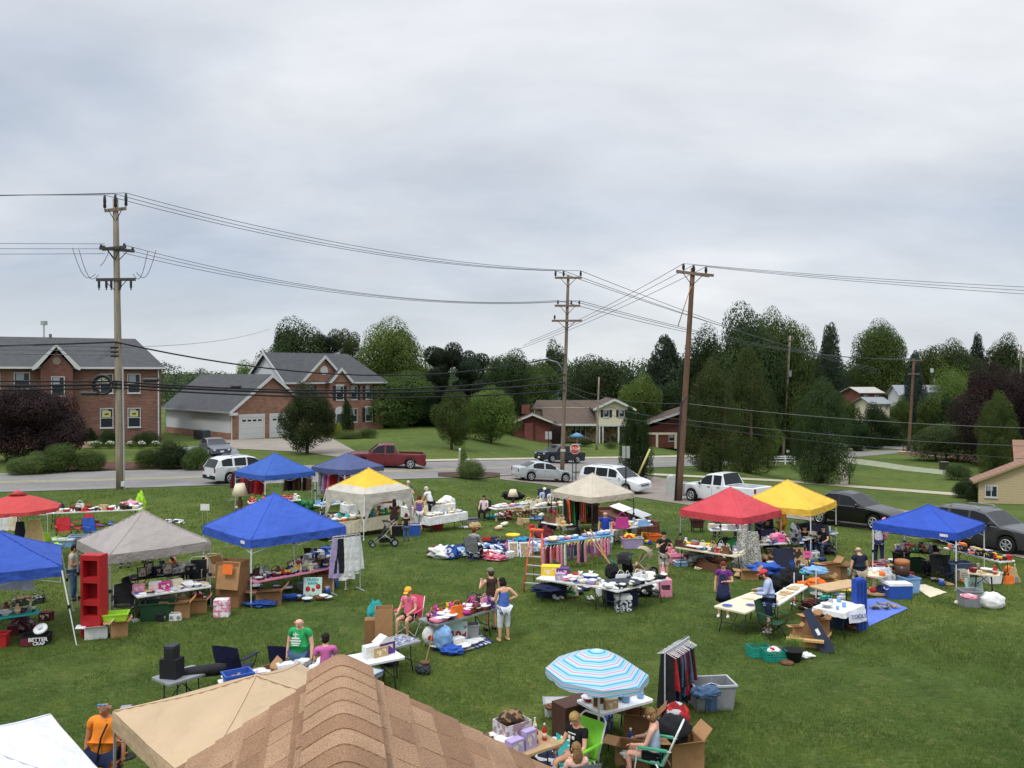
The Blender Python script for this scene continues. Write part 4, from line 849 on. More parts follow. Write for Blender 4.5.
def make_car(Ln,Wd,st,wheels,r,paint,glass_side,wind,rearg,bed=None,pillars=(),trim=None,roofrack=False):
 """st: stations from the front bumper (x=0) to the rear: (x, belt z, roof z, half width factor). glass bands follow the stations"""
 root=E('car');hw=Wd/2;pm=paint
 def zb(x):
  z=.24
  for wx in wheels:
   d=abs(x-wx);RR=r+.07
   if d < RR:z=max(z,r+math.sqrt(max(0,RR*RR-d*d)))
  return z
 xs=[s[0] for s in st]
 for wx in wheels:
  for k in np.linspace(-1,1,11):xs.append(wx+k*(r+.07))
 for g in glass_side:xs += [g[0],g[1]]
 xs=sorted(set(round(x,3) for x in xs if 0 <= x <= Ln));out_=[]
 for x in xs:
  if not out_ or x-out_[-1] > .015:out_.append(x)
 xs=out_
 def val(x,k):
  for a,b in zip(st,st[1:]):
   if x <= b[0]+1e-6:t=(x-a[0])/max(1e-6,b[0]-a[0]);return a[k]+(b[k]-a[k])*t
  return st[-1][k]
 secs=[]
 for x in xs:
  be,ro,wf=val(x,1),val(x,2),val(x,3);w_=hw*wf;g=max(0,ro-be);b0=min(zb(x),be-.04)
  tum=min(1,g/.45);wr=w_*(1-.20*tum);m1=min(b0+.18,be-.03)
  secs.append([(w_*.93,b0),(w_,m1),(w_*1.005,(m1+be)/2),(w_*.985,be-.02),(w_*.955,be),(wr+(w_*.955-wr)*.12,be+g*.86) if g > .02 else (w_*.9,be+.008),(wr*.90,ro-.01 if g > .02 else be+.018),(wr*.5,ro+.012 if g > .02 else be+.03),(0,ro+.02 if g > .02 else be+.035)])
 body,gl,under=MB(),MB(),MB();K=len(secs[0])
 def mk(x,y,z):return (x,y,z)
 for i in range(len(xs)-1):
  x0,x1=xs[i],xs[i+1];xm=(x0+x1)/2
  if bed and bed[0] < xm < bed[1]:pass
  for j in range(K-1):
   isg=(j == 4) and any(a <= xm <= b for a,b in glass_side)
   if wind and wind[0] <= xm <= wind[1] and j >= 6:isg=True
   if wind and wind[0] <= xm <= wind[1] and j == 5:isg=False
   if rearg and rearg[0] <= xm <= rearg[1] and j >= 6:isg=True
   if bed and bed[0] < xm < bed[1] and j >= 6:continue
   for s in (1,-1):
    q=[mk(x0,s*secs[i][j][0],secs[i][j][1]),mk(x1,s*secs[i+1][j][0],secs[i+1][j][1]),mk(x1,s*secs[i+1][j+1][0],secs[i+1][j+1][1]),mk(x0,s*secs[i][j+1][0],secs[i][j+1][1])]
    (gl if isg else body).add(q,[(0,1,2,3)],cglass if isg else pm,False)
  for s in (1,-1):  # inner wheel wells and floor
   a,b=secs[i][0],secs[i+1][0];under.add([(x0,0,a[1]),(x1,0,b[1]),(x1,s*b[0],b[1]),(x0,s*a[0],a[1])],[(0,1,2,3)],dark)
 for i in (0,-1):
  pts=[(xs[i],y,z) for y,z in secs[i]]+[(xs[i],-y,z) for y,z in reversed(secs[i])];body.add(pts,[tuple(range(len(pts)))],pm)
 bo=body.build('body',root);bo.name='body'
 bm=bmesh.new();bm.from_mesh(bo.data);bmesh.ops.remove_doubles(bm,verts=bm.verts,dist=.002);bmesh.ops.recalc_face_normals(bm,faces=bm.faces);bm.to_mesh(bo.data);bm.free()
 for p in bo.data.polygons:p.use_smooth=True
 bo.data.set_sharp_from_angle(angle=R(28))
 gl.build('window_glass',root);under.build('underbody',root)
 if bed:
  z=val((bed[0]+bed[1])/2,1);mb=MB();L2=bed[1]-bed[0];mb.box(((bed[0]+bed[1])/2,0,.72),(L2,Wd*.82,.04),dark);
  for s in (-1,1):mb.box(((bed[0]+bed[1])/2,s*Wd*.43,(z+.72)/2),(L2,.07,z-.70),pm)
  mb.box((bed[0]+.03,0,(z+.72)/2),(.06,Wd*.82,z-.72),pm);mb.box((bed[1]-.03,0,(z+.72)/2),(.06,Wd*.82,z-.7),pm);mb.build('cargo_bed',root)
 for wx in wheels:
  for s in (-1,1):wheel(root,wx,s*(hw-.125),r,s)
 zb0=st[0][1];w0=hw*st[0][3];wl=hw*st[-1][3]
 for s in (-1,1):
  mb=MB();mb.blob((.1,s*w0*.80,zb0-.07),(.16,w0*.2,.085),lamp_m,u=10,v=6);mb.build('headlight',root)
  mb=MB();mb.box((Ln-.06,s*wl*.87,st[-1][1]-.12),(.16,wl*.2,.26),red_l);mb.build('tail_light',root)
  xm=wind[1]-.1 if wind else 1.8;mb=MB();mb.blob((wind[0]+.35,s*(hw+.09),val(wind[0]+.35,1)+.07),(.07,.11,.08),pm if trim is None else trim,u=8,v=6);mb.build('mirror',root)
  for g in glass_side[:2]:
   mb=MB();mb.box((g[1]-.18,s*(hw*1.0+.012),val(g[1],1)-.13),(.2,.03,.03),pm if trim is None else trim);mb.build('door_handle',root)
 for s in (-1,1):
  mb=MB()
  for g in glass_side[:2]:mb.box((g[1]+.05,s*(hw+.004),.62),(.012,.006,.62),dark)
  mb.build('door_seam',root)
 mb=MB();mb.box((-.01,0,zb0-.16),(.05,w0*1.05,.16),dark);mb.box((-.03,0,zb0-.16),(.02,w0*.9,.03),rimm);mb.build('grille',root)
 mb=MB();mb.box((.0,0,.42),(.14,w0*1.85,.2),dark if trim is not None else pm);mb.build('front_bumper',root)
 mb=MB();mb.box((Ln-.02,0,.44),(.16,wl*1.85,.22),dark if trim is not None else pm);mb.build('rear_bumper',root)
 mb=MB();mb.box((-.085,0,.45),(.012,.32,.16),plate);mb.build('license_plate',root);mb=MB();mb.box((Ln+.07,0,.55),(.012,.32,.16),plate);mb.build('license_plate',root)
 if roofrack:
  for s in (-1,1):
   a,b=st[4][0]+.3,st[-3][0]-.3;zr_=max(val(a,2),val(b,2));mb=MB();mb.tube([(a,s*hw*.66,val(a,2)),(a+.15,s*hw*.66,zr_+.07),(b-.15,s*hw*.66,zr_+.07),(b,s*hw*.66,val(b,2))],.022,greymetal,6);mb.build('roof_rail',root)
 return root
def sedan(paint):return make_car(4.75,1.84,[(0,.62,.62,.80),(.15,.70,.70,.92),(.6,.80,.80,.98),(1.35,.90,.90,1),(2.15,.93,1.38,1),(2.7,.93,1.45,1),(3.3,.94,1.43,1),(4.15,.98,1.02,.98),(4.6,.96,.97,.93),(4.75,.88,.88,.86)],(.9,3.75),.33,paint,[(1.75,2.62),(2.74,3.62)],(1.35,2.12),(3.4,4.12))
def minivan(paint):return make_car(5.1,1.95,[(0,.72,.72,.82),(.15,.82,.82,.93),(.8,.98,.98,.98),(1.1,1.02,1.04,1),(1.95,1.05,1.66,1),(2.4,1.06,1.75,1),(4.3,1.08,1.75,1),(4.85,1.10,1.62,.97),(5.1,1.0,1.02,.92)],(.95,4.0),.34,paint,[(1.75,2.45),(2.55,3.55),(3.65,4.65)],(1.1,1.92),(4.88,5.1),roofrack=True)
def suv(paint,rack=True):return make_car(4.65,1.88,[(0,.80,.80,.84),(.15,.92,.92,.94),(.7,1.02,1.02,.98),(1.2,1.06,1.08,1),(1.85,1.08,1.58,1),(2.3,1.08,1.70,1),(3.8,1.12,1.69,1),(4.35,1.14,1.55,.97),(4.65,1.02,1.04,.92)],(.9,3.65),.36,paint,[(1.6,2.45),(2.55,3.35),(3.5,4.2)],(1.2,1.83),(4.38,4.62),trim=dark,roofrack=rack)
def pickup(paint):return make_car(5.75,2.0,[(0,.92,.92,.86),(.12,1.05,1.05,.95),(.7,1.12,1.12,.99),(1.45,1.15,1.17,1),(2.15,1.16,1.78,1),(2.6,1.16,1.87,1),(3.35,1.16,1.86,1),(3.62,1.16,1.20,1),(3.7,1.16,1.16,1),(5.6,1.16,1.16,.99),(5.75,1.12,1.12,.97)],(1.0,4.6),.39,paint,[(1.8,2.62),(2.74,3.35)],(1.45,2.12),(3.4,3.6),bed=(3.72,5.66),trim=dark)
def small_pickup(paint):return make_car(5.3,1.9,[(0,.90,.90,.86),(.12,1.02,1.02,.95),(.7,1.08,1.08,.99),(1.35,1.11,1.13,1),(1.95,1.12,1.70,1),(2.3,1.12,1.78,1),(3.45,1.12,1.77,1),(3.72,1.12,1.16,1),(3.8,1.12,1.12,1),(5.2,1.12,1.12,.99),(5.3,1.08,1.08,.97)],(.95,4.3),.38,paint,[(1.65,2.5),(2.62,3.42)],(1.35,1.93),(3.5,3.7),bed=(3.82,5.2),trim=dark)
def park(fn,col_,pf,pr,label,cat,name,Ln,Wd=1.9,sz=1.0):
 """pf, pr: pixels of the near side ground under the front and the rear bumper"""
 A_,B_=at(*pf),at(*pr);d=(B_-A_);d.z=0;yaw=math.atan2(d.y,d.x);o=fn(mat(col_,.3,'carpaint',spec=.5));o.name=name
 nr=Vector((-math.sin(yaw),math.cos(yaw),0));
 if nr.y < 0:nr=-nr
 c=(A_+B_)/2+nr*Wd/2-d.normalized()*Ln/2;o.location=gnd(c.x,c.y)
 z1=terr(*(c+d.normalized()*Ln).xy);o.rotation_euler=(0,-math.atan2(z1-o.location.z,Ln),yaw);o.location.z += .035
 o.scale=(1,1,sz);return tag(o,label,cat)
park(sedan,'a9b0b2',(580,483.5),(515,481),'silver sedan parked at the road edge left of the middle pole','car','sedan',4.75)
park(minivan,'d4d7da',(643,496),(573,488),'white minivan parked behind the cream canopy','minivan','minivan',5.1)
park(pickup,'d6d9db',(671,499),(764,510),'white extended cab pickup truck behind the red canopy','pickup truck','pickup_truck',5.75)
park(sedan,'0c0c0e',(896,534),(797,522),'glossy black sedan parked behind the yellow canopy','car','sedan',4.75,1.9,1.18)
park(suv,'35363a',(1041,560),(912,540),'dark grey estate car with roof rails behind the right blue canopy','station wagon','station_wagon',4.65)
park(pickup,'6a1f27',(353,468.5),(421,470),'dark red pickup truck driving past behind the navy canopy','pickup truck','pickup_truck',5.75,2.0)
park(small_pickup,'1e2731',(542,463),(588,463.5),'black crew cab pickup truck on the road behind the middle pole','pickup truck','pickup_truck',5.3)
park(suv,'cdd0d2',(284,479),(214,486),'white hatchback partly hidden by the small blue canopy','car','hatchback',4.65)
park(sedan,'4a4f58',(222,461.5),(188,450),'dark blue grey sedan in the asphalt driveway facing the road','car','sedan',4.75)
park(sedan,'b5b9bb',(846,449),(822,446),'distant silver car passing by the picket fence','car','sedan',4.75)
park(sedan,'8d9496',(596,452),(570,449),'blue grey car parked before the ranch house porch','car','sedan',4.75) if False else None
# ================================================================ STREET FURNITURE,FENCES
post_m=mat('2c2e31',.6,'paint')
def stop_sign():
 Y=60;P=gnd((575-512)*Y/FPX,Y);c=atY(576.3,449,Y);h=c.z-P.z;o=thing('stop_sign','red octagonal stop sign on dark posts between sedan and van','road sign',P)
 mb=MB();mb.prism([(.38*math.cos(R(22.5+45*k)),.38*math.sin(R(22.5+45*k))) for k in range(8)],-.02,.01,mat('d9dad8',.5),'y',Matrix.Translation((0,0,h)));f=mb.build('sign_rim',o)
 mb=MB();mb.prism([(.345*math.cos(R(22.5+45*k)),.345*math.sin(R(22.5+45*k))) for k in range(8)],-.028,-.021,mat('b8403a',.5),'y',Matrix.Translation((0,0,h)));mb.build('sign_face',o)
 text(o,'STOP',.27,upright((0,-.032,h)),mat('e2e2e0',.6),bold=.004)
 mb=MB();mb.cyl((.08,.06,-.1),(.08,.06,h-.1),.035,post_m,n=6);mb.build('post',o);mb=MB();mb.cyl((-.16,.1,-.1),(-.16,.1,h-.2),.03,post_m,n=6);mb.build('post',o)
 mb=MB();mb.box((-.1,.0,h-.62),(.35,.03,.3),post_m);mb.build('back_plate',o)
stop_sign()
def sign_pair(px,pyt,pyb,Y,label,wd=.28,h=.55):
 P=gnd((px-512)*Y/FPX,Y);t=atY(px,pyt,Y).z-P.z;o=thing('street_sign',label,'road sign',P)
 mb=MB();mb.cyl((0,0,-.1),(0,0,t),.045,post_m,n=6);mb.build('post',o)
 for k in (-1,1):mb=MB();mb.box((k*wd*.62,-.05,t-h/2),(wd,.02,h),mat('9fa19f',.5));mb.build('sign_panel',o)
sign_pair(626,446,490,54,'pair of grey sign backs on a dark post in front of the white van',.22,.78)
sign_pair(548.5,431.5,452,86,'small pair of pale sign backs left of the middle pole',.3,.8)
o=thing('utility_cabinet','pale green grey utility cabinet at the foot of the leaning pole','utility cabinet',at(671.5,495));mb=MB();mb.box((0,.2,.6),(.55,.5,1.2),mat('aab0a9',.6),top=.97);mb.build('housing',o);mb=MB();mb.blob((0,.2,1.25),(.2,.2,.14),mat('b9beb8',.6));mb.build('lid',o)
o=thing('post','pale wooden post with a small light beside the roadside grass clump','post',at(459.5,477));mb=MB();mb.box((0,0,.95),(.13,.13,1.9),mat('a9a08c',.8),top=.9);mb.build('post',o);mb=MB();mb.blob((.03,0,2.0),(.09,.09,.12),mat('c9ccc4',.5));mb.build('lamp',o)
o=thing('bollard','short dark wooden stake at the edge of the small grassy drive','post',at(849.5,484));mb=MB();mb.cyl((0,0,-.1),(0,0,1.1),.08,mat('5a4a3d',.9),n=8,r1=.07);mb.cyl((0,0,1.1),(0,0,1.14),.085,mat('4a3d33',.9),n=8);mb.build('stake',o)
o=thing('post','low grey marker stake in the mulch beside the hedge','post',at(198.5,467));mb=MB();mb.box((0,-.3,.6),(.1,.1,1.3),mat('85837c',.8),top=.8);mb.build('stake',o)
o=thing('mailbox','white mailbox on a post at the road by the utility pole','mailbox',at(788,461));mb=MB();mb.cyl((0,0,0),(0,0,1.3),.06,polered,n=6);mb.build('post',o);mb=MB();mb.box((0,0,1.4),(.5,.25,.22),mat('ccd0cf',.5));mb.cyl((-.25,0,1.5),(.25,0,1.5),.125,mat('ccd0cf',.5),n=10);mb.build('box',o)
o=thing('mailbox','dark mailbox at the foot of the far reddish pole','mailbox',at(903.5,452));mb=MB();mb.cyl((0,0,0),(0,0,1.1),.06,post_m,n=6);mb.build('post',o);mb=MB();mb.box((0,0,1.2),(.5,.3,.3),post_m);mb.build('box',o)
o=thing('trash_bin','dark square bin standing on the grass below the stone border','bin',at(944,470));mb=MB();mb.box((0,0,.5),(.85,.7,1.0),mat('35342f',.8),top=1.05);mb.build('body',o);mb=MB();mb.box((0,0,1.04),(.98,.82,.08),mat('6b6a60',.8));mb.build('lid',o)
def stone_border():
 px=[(899,452.5),(912,453.6),(926,455.8),(940,458.6),(955,461),(972,462.6),(992,465.6)];o=thing('stone_border','curved low border of pinkish stones in front of the far shrubs','garden border',at(*px[0]))
 P0=at(*px[0]);mb=MB();rr=random.Random(3)
 for a,b in zip(px,px[1:]):
  for k in range(9):
   t=k/9;p=at(a[0]+(b[0]-a[0])*t,a[1]+(b[1]-a[1])*t)-P0;mb.blob((p.x,p.y,p.z+.13),(.34+rr.uniform(0,.1),.26,.2),mat('ab9a85',.9),seed=k+a[0],amp=.2,u=7,v=5)
 mb.build('stones',o)
stone_border()
wf=mat('cfd2d0',.6,'paint')
def rail_fence(px0,px1,py,Y,n,label):
 P=gnd((px0-512)*Y/FPX,Y);X1=(px1-512)*Y/FPX;L_=X1-P.x;o=thing('rail_fence',label,'fence',P)
 for i in range(n+1):x=L_*i/n;mb=MB();mb.box((x,0,terr(P.x+x,Y)-P.z+.6),(.16,.16,1.3),wf);mb.build('post',o)
 for z in (.45,.85,1.12):
  mb=MB();mb.box((L_/2,-.02,z+(terr(X1,Y)-P.z)/2),(L_,.06,.15),wf,ry=math.atan2(P.z-terr(X1,Y),L_));mb.build('rail',o)
rail_fence(757,795,446,118,4,'white rail fence between the junipers and the leafy tree')
def picket(px0,px1,y0,y1,label,n=34):
 A_,B_=at(px0,y0),at(px1,y1);o=thing('picket_fence',label,'fence',A_);d=B_-A_;L_=d.length;mb=MB();rz=math.atan2(d.y,d.x)
 for i in range(n):
  p=d*((i+.5)/n);mb.box((p.x,p.y,p.z+.75),(L_/n*.82,.04,1.5),wf,rz)
 mb.build('pickets',o)
 for i in range(6):
  p=d*(i/5);m=MB();m.box((p.x,p.y+.06,p.z+.8),(.16,.16,1.75),wf);m.build('post',o)
picket(868,915,442,436.5,'long white picket fence along the far side of the road');picket(846,868,443,442.5,'short white picket fence with gate beside the tan lot',12)
o=thing('brick_pier','small reddish brick pier at the end of the picket fence','pier',at(922,441));mb=MB();mb.box((0,0,1.1),(1.2,1.0,2.6),rbrick);mb.build('pier',o);mb=MB();mb.box((0,0,2.45),(1.4,1.2,.14),mat('9a8a7b'));mb.build('cap',o)
o=thing('patio_table_set','blue umbrella and pale chairs in front of the ranch house windows','patio set',gnd((577-512)*112/FPX,112));mb=MB();mb.cyl((0,0,0),(0,0,2.2),.04,wf);mb.build('pole',o);mb=MB();mb.lathe([(1.1,1.75),(.5,2.1),(0,2.3)],mat('5f86a8',.8),n=8);mb.build('canopy',o);mb=MB();mb.cyl((0,0,.7),(0,0,.74),.6,wf,n=12);mb.build('table_top',o)
# ================================================================ BUILDERS FOR THE MARKET
PAL={'white':'dcdcda','cream':'d8cdb0','tan':'b89a72','brown':'6a4a35','dark brown':'3f2c22','black':'1d1d20','grey':'85878a','navy':'232b48','blue':'2f55a8','light blue':'7fa6cf','teal':'2f9a98','green':'2f7f45','dark green':'26452f','lime':'9fcf3a','yellow':'e3bf35','orange':'e0702c','red':'b32a2c','maroon':'5c2029','pink':'dd8ba4','magenta':'b03a80','purple':'5c3a7c','lilac':'a898c0','silver':'b0b2b5','khaki':'a8977a','denim':'48607f'}
def C(n,kind='plain',**k):return mat(PAL.get(n,n),k.pop('rough',.75),kind,**k)
cardb=mat('a37c55',.9,'plain');cardd=mat('8a6645',.9,'plain');strawm=mat('c6a873',.9,'print',c2='a98a58',scale=30)
def mug(c):
 r=E('mug');m=C(c,rough=.35);mb=MB();mb.lathe([(.035,0),(.042,.02),(.044,.10),(.038,.10),(.034,.02),(0,.015)],m,n=12);mb.build('cup',r)
 mb=MB();mb.tube([(.042+.028*math.sin(a),0,.055-.03*math.cos(a)) for a in np.linspace(0,math.pi,7)],.007,m,5);mb.build('handle',r);return r
def bowl(c):
 r=E('bowl');mb=MB();mb.lathe([(.05,0),(.06,.01),(.12,.075),(.13,.085),(.115,.075),(.05,.02),(0,.018)],C(c,rough=.35),n=14);mb.build('dish',r);mb=MB();mb.lathe([(.121,.077),(.134,.086),(.134,.093),(.12,.09)],C('white',rough=.35),n=14);mb.build('rim',r);return r
def vase(c):
 r=E('vase');mb=MB();mb.lathe([(.04,0),(.07,.06),(.075,.12),(.04,.19),(.03,.22),(.045,.25),(.035,.25),(.02,.2),(0,.2)],C(c,rough=.3),n=12);mb.build('body',r);mb=MB();mb.lathe([(.0715,.075),(.0765,.1),(.077,.12),(.075,.12)],C('cream'),n=12);mb.build('painted_band',r);return r
def bottle(c):
 r=E('bottle');mb=MB();mb.lathe([(.035,0),(.038,.02),(.038,.15),(.015,.2),(.013,.24)],C(c,rough=.15),n=10);mb.build('body',r);mb=MB();mb.cyl((0,0,.238),(0,0,.262),.016,C('white'));mb.build('cap',r);mb=MB();mb.lathe([(.0385,.05),(.0395,.05),(.0395,.12),(.0385,.12)],C('cream'),n=10);mb.build('paper_band',r);return r
def jar(c):
 r=E('jar');mb=MB();mb.lathe([(.05,0),(.06,.01),(.065,.1),(.05,.13)],C(c,rough=.2),n=12);mb.build('body',r);mb=MB();mb.cyl((0,0,.13),(0,0,.155),.054,C('silver',rough=.4),n=12);mb.build('lid',r);return r
def book(c):
 r=E('book');mb=MB();mb.box((0,0,.003),(.17,.24,.006),C(c));mb.box((0,0,.035),(.17,.24,.006),C(c));mb.box((-.083,0,.019),(.006,.24,.026),C(c));mb.build('cover',r);mb=MB();mb.box((.002,0,.019),(.158,.23,.025),C('cream'));mb.build('pages',r);return r
def picture(c):
 r=E('picture_frame');mb=MB();M=Matrix.Rotation(R(-14),4,'X')
 for x,z,w_,h in ((-.12,.15,.025,.3),(.12,.15,.025,.3),(0,.0125,.215,.025),(0,.2875,.215,.025)):mb.add([M @ Vector((x+i*w_/2,j*.01,z+k*h/2)) for i in (-1,1) for j in (-1,1) for k in (-1,1)],[(0,1,3,2),(4,6,7,5),(0,4,5,1),(2,3,7,6),(0,2,6,4),(1,5,7,3)],C(c))
 mb.build('frame',r);mb=MB();mb.add([M @ Vector(v) for v in ((-.108,-.002,.025),(.108,-.002,.025),(.108,-.002,.275),(-.108,-.002,.275))],[(0,1,2,3)],mat(PAL['cream'],.6,'print',c2='8c8577',scale=9));mb.build('picture',r)
 mb=MB();mb.cyl((0,.05,.2),(0,.14,0),.008,C('brown'),n=5);mb.build('strut',r);return r
def carton(c):
 r=E('carton');mb=MB();mb.box((0,0,.09),(.26,.17,.18),C(c));mb.build('box',r);mb=MB();mb.box((0,-.087,.09),(.18,.004,.11),mat(PAL['cream'],.6,'print',c2=PAL.get(c,c),scale=12));mb.build('printed_panel',r);return r
def basket(c):
 r=E('basket');m=strawm if c == 'tan' else mat(PAL.get(c,c),.9,'print',c2='2b211a',scale=30);mb=MB();mb.lathe([(.1,0),(.13,.12),(.135,.13),(.12,.12),(.09,.015),(0,.015)],m,n=14);mb.build('body',r)
 mb=MB();mb.tube([(.13*math.cos(a),0,.12+.15*math.sin(a)) for a in np.linspace(0,math.pi,9)],.009,m,5);mb.build('handle',r);return r
def clothes(c):
 r=E('folded_clothes');mb=MB();mb.blob((0,0,.06),(.17,.13,.065),C(c,'cloth'),seed=len(c),amp=.22,u=12,v=8,fr=2.2,zmin=-.058);mb.build('cloth',r);mb=MB();mb.blob((.04,-.02,.11),(.11,.09,.035),C('white','cloth'),seed=3,amp=.25,u=10,v=6,fr=2.5,zmin=-.03);mb.build('top_fold',r);return r
def soft_toy(c):
 r=E('soft_toy');m=C(c);mb=MB();mb.blob((0,0,.08),(.07,.06,.085),m);mb.blob((0,-.01,.19),.055,m)
 for s in (-1,1):mb.blob((s*.045,0,.235),.02,m,u=6,v=5);mb.blob((s*.075,-.03,.1),(.03,.03,.05),m,u=6,v=5);mb.blob((s*.05,-.07,.03),(.03,.05,.028),m,u=6,v=5)
 mb.build('body',r);mb=MB();mb.blob((0,-.058,.18),(.022,.015,.018),C('cream'),u=6,v=5);mb.build('muzzle',r);return r
def small_lamp(c):
 r=E('table_lamp');mb=MB();mb.lathe([(.07,0),(.07,.015),(.02,.03),(.045,.1),(.05,.15),(.015,.22),(.01,.3)],C(c,rough=.4),n=10);mb.build('base',r);mb=MB();mb.lathe([(.14,.25),(.075,.43),(.07,.43),(.135,.25)],C('cream'),n=14);mb.build('shade',r);return r
def shoes(c):
 r=E('shoe_pair')
 for s in (-1,1):mb=MB();mb.blob((s*.06,0,.035),(.04,.125,.035),C(c),zmin=-.03);mb.blob((s*.06,.06,.07),(.035,.05,.035),C(c),u=8,v=5);mb.build('shoe',r)
 return r
def gadget(c):
 r=E('radio');mb=MB();mb.box((0,0,.08),(.28,.1,.16),C(c,rough=.4),top=.96);mb.build('case',r)
 for s in (-1,1):mb=MB();mb.cyl((s*.085,-.05,.08),(s*.085,-.056,.08),.045,C('grey',rough=.5),n=14);mb.build('speaker',r)
 mb=MB();mb.tube([(-.11,0,.155),(-.1,0,.2),(.1,0,.2),(.11,0,.155)],.008,C(c),5);mb.build('handle',r);return r
def hat(c):
 r=E('sun_hat');m=strawm if c == 'tan' else C(c);mb=MB();mb.lathe([(.19,.0),(.17,.015),(.09,.03)],m,n=16);mb.build('brim',r);mb=MB();mb.lathe([(.092,.02),(.085,.1),(.05,.125),(0,.13)],m,n=16);mb.build('dome',r);return r
def handbag(c):
 r=E('handbag');mb=MB();mb.box((0,0,.11),(.3,.1,.22),C(c,'cloth'),top=.8,topy=.45);mb.build('body',r);mb=MB();mb.tube([(.09*math.cos(a),0,.2+.12*math.sin(a)) for a in np.linspace(0,math.pi,8)],.008,C(c),5);mb.build('strap',r);return r
def ball_(c):
 r=E('ball');mb=MB();mb.blob((0,0,.1),.1,C(c,rough=.4),u=14,v=10);mb.build('ball',r);mb=MB();mb.lathe([(.1005,.09),(.102,.1),(.1005,.11)],C('white'),n=14);mb.build('stripe',r);return r
def plates(c):
 r=E('plate');mb=MB();mb.lathe([(.06,0),(.12,.015),(.122,.02),(.06,.008),(0,.008)],C(c,rough=.3),n=16);mb.build('dish',r);mb=MB();mb.lathe([(.098,.0145),(.11,.0185),(.112,.0215),(.1,.018)],C('blue',rough=.3),n=16);mb.build('rim_band',r);return r
def toy_truck(c):
 r=E('toy_truck');mb=MB();mb.box((0,0,.07),(.28,.12,.05),C(c));mb.box((-.09,0,.13),(.09,.11,.07),C(c));mb.build('body',r);mb=MB();mb.box((.05,0,.12),(.16,.12,.06),C('yellow'),top=1.1);mb.build('tipper',r)
 for x in (-.09,.08):
  for s in (-1,1):mb=MB();mb.cyl((x,s*.05,.035),(x,s*.075,.035),.035,tyre,n=10);mb.build('wheel',r)
 return r
GOODS={'mug':mug,'bowl':bowl,'vase':vase,'bottle':bottle,'jar':jar,'book':book,'picture frame':picture,'carton':carton,'basket':basket,'folded clothes':clothes,'soft toy':soft_toy,'table lamp':small_lamp,'pair of shoes':shoes,'radio':gadget,'sun hat':hat,'handbag':handbag,'ball':ball_,'plate':plates,'toy truck':toy_truck}
def folding_table(L_,Wd,c,h=.74):
 r=E('folding_table');m=C(c,rough=.6);mb=MB();x,y=L_/2,Wd/2;cr_=.05;poly=[]
 for sx,sy,a0 in ((1,1,0),(-1,1,90),(-1,-1,180),(1,-1,270)):
  for k in range(4):a=R(a0+k*30);poly.append((sx*(x-cr_)+cr_*math.cos(a),sy*(y-cr_)+cr_*math.sin(a)))
 mb.prism(poly,h-.045,h,m,'z');mb.build('tabletop',r)
 for s in (-1,1):
  for t in (-1,1):mb=MB();mb.tube([(s*(x-.25),t*(y-.1),h-.045),(s*(x-.22),t*(y-.12),.3),(s*(x-.2),t*(y-.06),0)],.016,dkmetal,6);mb.build('leg',r)
  mb=MB();mb.cyl((s*(x-.22),-(y-.12),.3),(s*(x-.22),y-.12,.3),.013,dkmetal,n=6);mb.cyl((s*(x-.22),0,.3),(s*(x-.6),0,h-.05),.011,dkmetal,n=6);mb.build('brace',r)
 return r
def skirted(L_,Wd,c,h=.76,drop=.7,c2=None):
 r=folding_table(L_,Wd,'white',h-.008);x,y=L_/2+.012,Wd/2+.012;m=mat(PAL.get(c,c),.9,'cloth') if not c2 else mat(PAL.get(c,c),.9,'print',c2=PAL.get(c2,c2),scale=9)
 mb=MB();mb.box((0,0,h),(2*x,2*y,.012),m)
 per=[(-x,-y),(x,-y),(x,y),(-x,y)];pts=[]
 for k in range(4):
  a,b=per[k],per[(k+1) % 4];n=max(4,int(math.dist(a,b)/.07))
  for i in range(n):t=i/n;pts.append((a[0]+(b[0]-a[0])*t,a[1]+(b[1]-a[1])*t,k))
 N_=len(pts)
 def fn(u,v):
  i=round(u*N_) % N_;px,py,k=pts[i];o=(.03*v*math.sin(i*2.1)+.03*v);d=(0,-1) if k == 0 else (1,0) if k == 1 else (0,1) if k == 2 else (-1,0);return (px+d[0]*o,py+d[1]*o,h-drop*v)
 mb.grid(fn,N_,5,m);mb.build('tablecloth',r);return r
def camp_chair(c,c2=None):
 """folding camp chair facing -y"""
 r=E('camp_chair');m=C(c,'cloth');b=mat(PAL.get(c2,c2) if c2 else '2a2b2e',.5,'paint')
 mb=MB();mb.grid(lambda u,v:(-.26+.52*u,-.24+.46*v,.44-.05*math.sin(u*math.pi)-.06*v),6,4,m,thick=.012);mb.build('seat',r)
 mb=MB();mb.grid(lambda u,v:(-.27+.54*u,.22+.16*v+.04*math.sin(u*math.pi),.40+.52*v+.03*math.sin(u*math.pi)*v),6,4,m,thick=.014);mb.build('backrest',r)
 for s in (-1,1):
  mb=MB();mb.tube([(s*.29,-.26,0),(s*.28,.22,.42),(s*.28,.38,.94)],.012,b,5);mb.build('back_post',r)
  mb=MB();mb.tube([(s*.28,.3,0),(s*.27,-.26,.46),(s*.3,-.27,.62)],.011,b,5);mb.build('leg',r);mb=MB();mb.cyl((s*.27,-.25,.02),(-s*.27,-.25,.4),.01,b,n=5);mb.build('cross_brace',r)
  mb=MB();mb.box((s*.3,-.02,.635),(.07,.56,.02),m);mb.build('armrest',r)
 return r
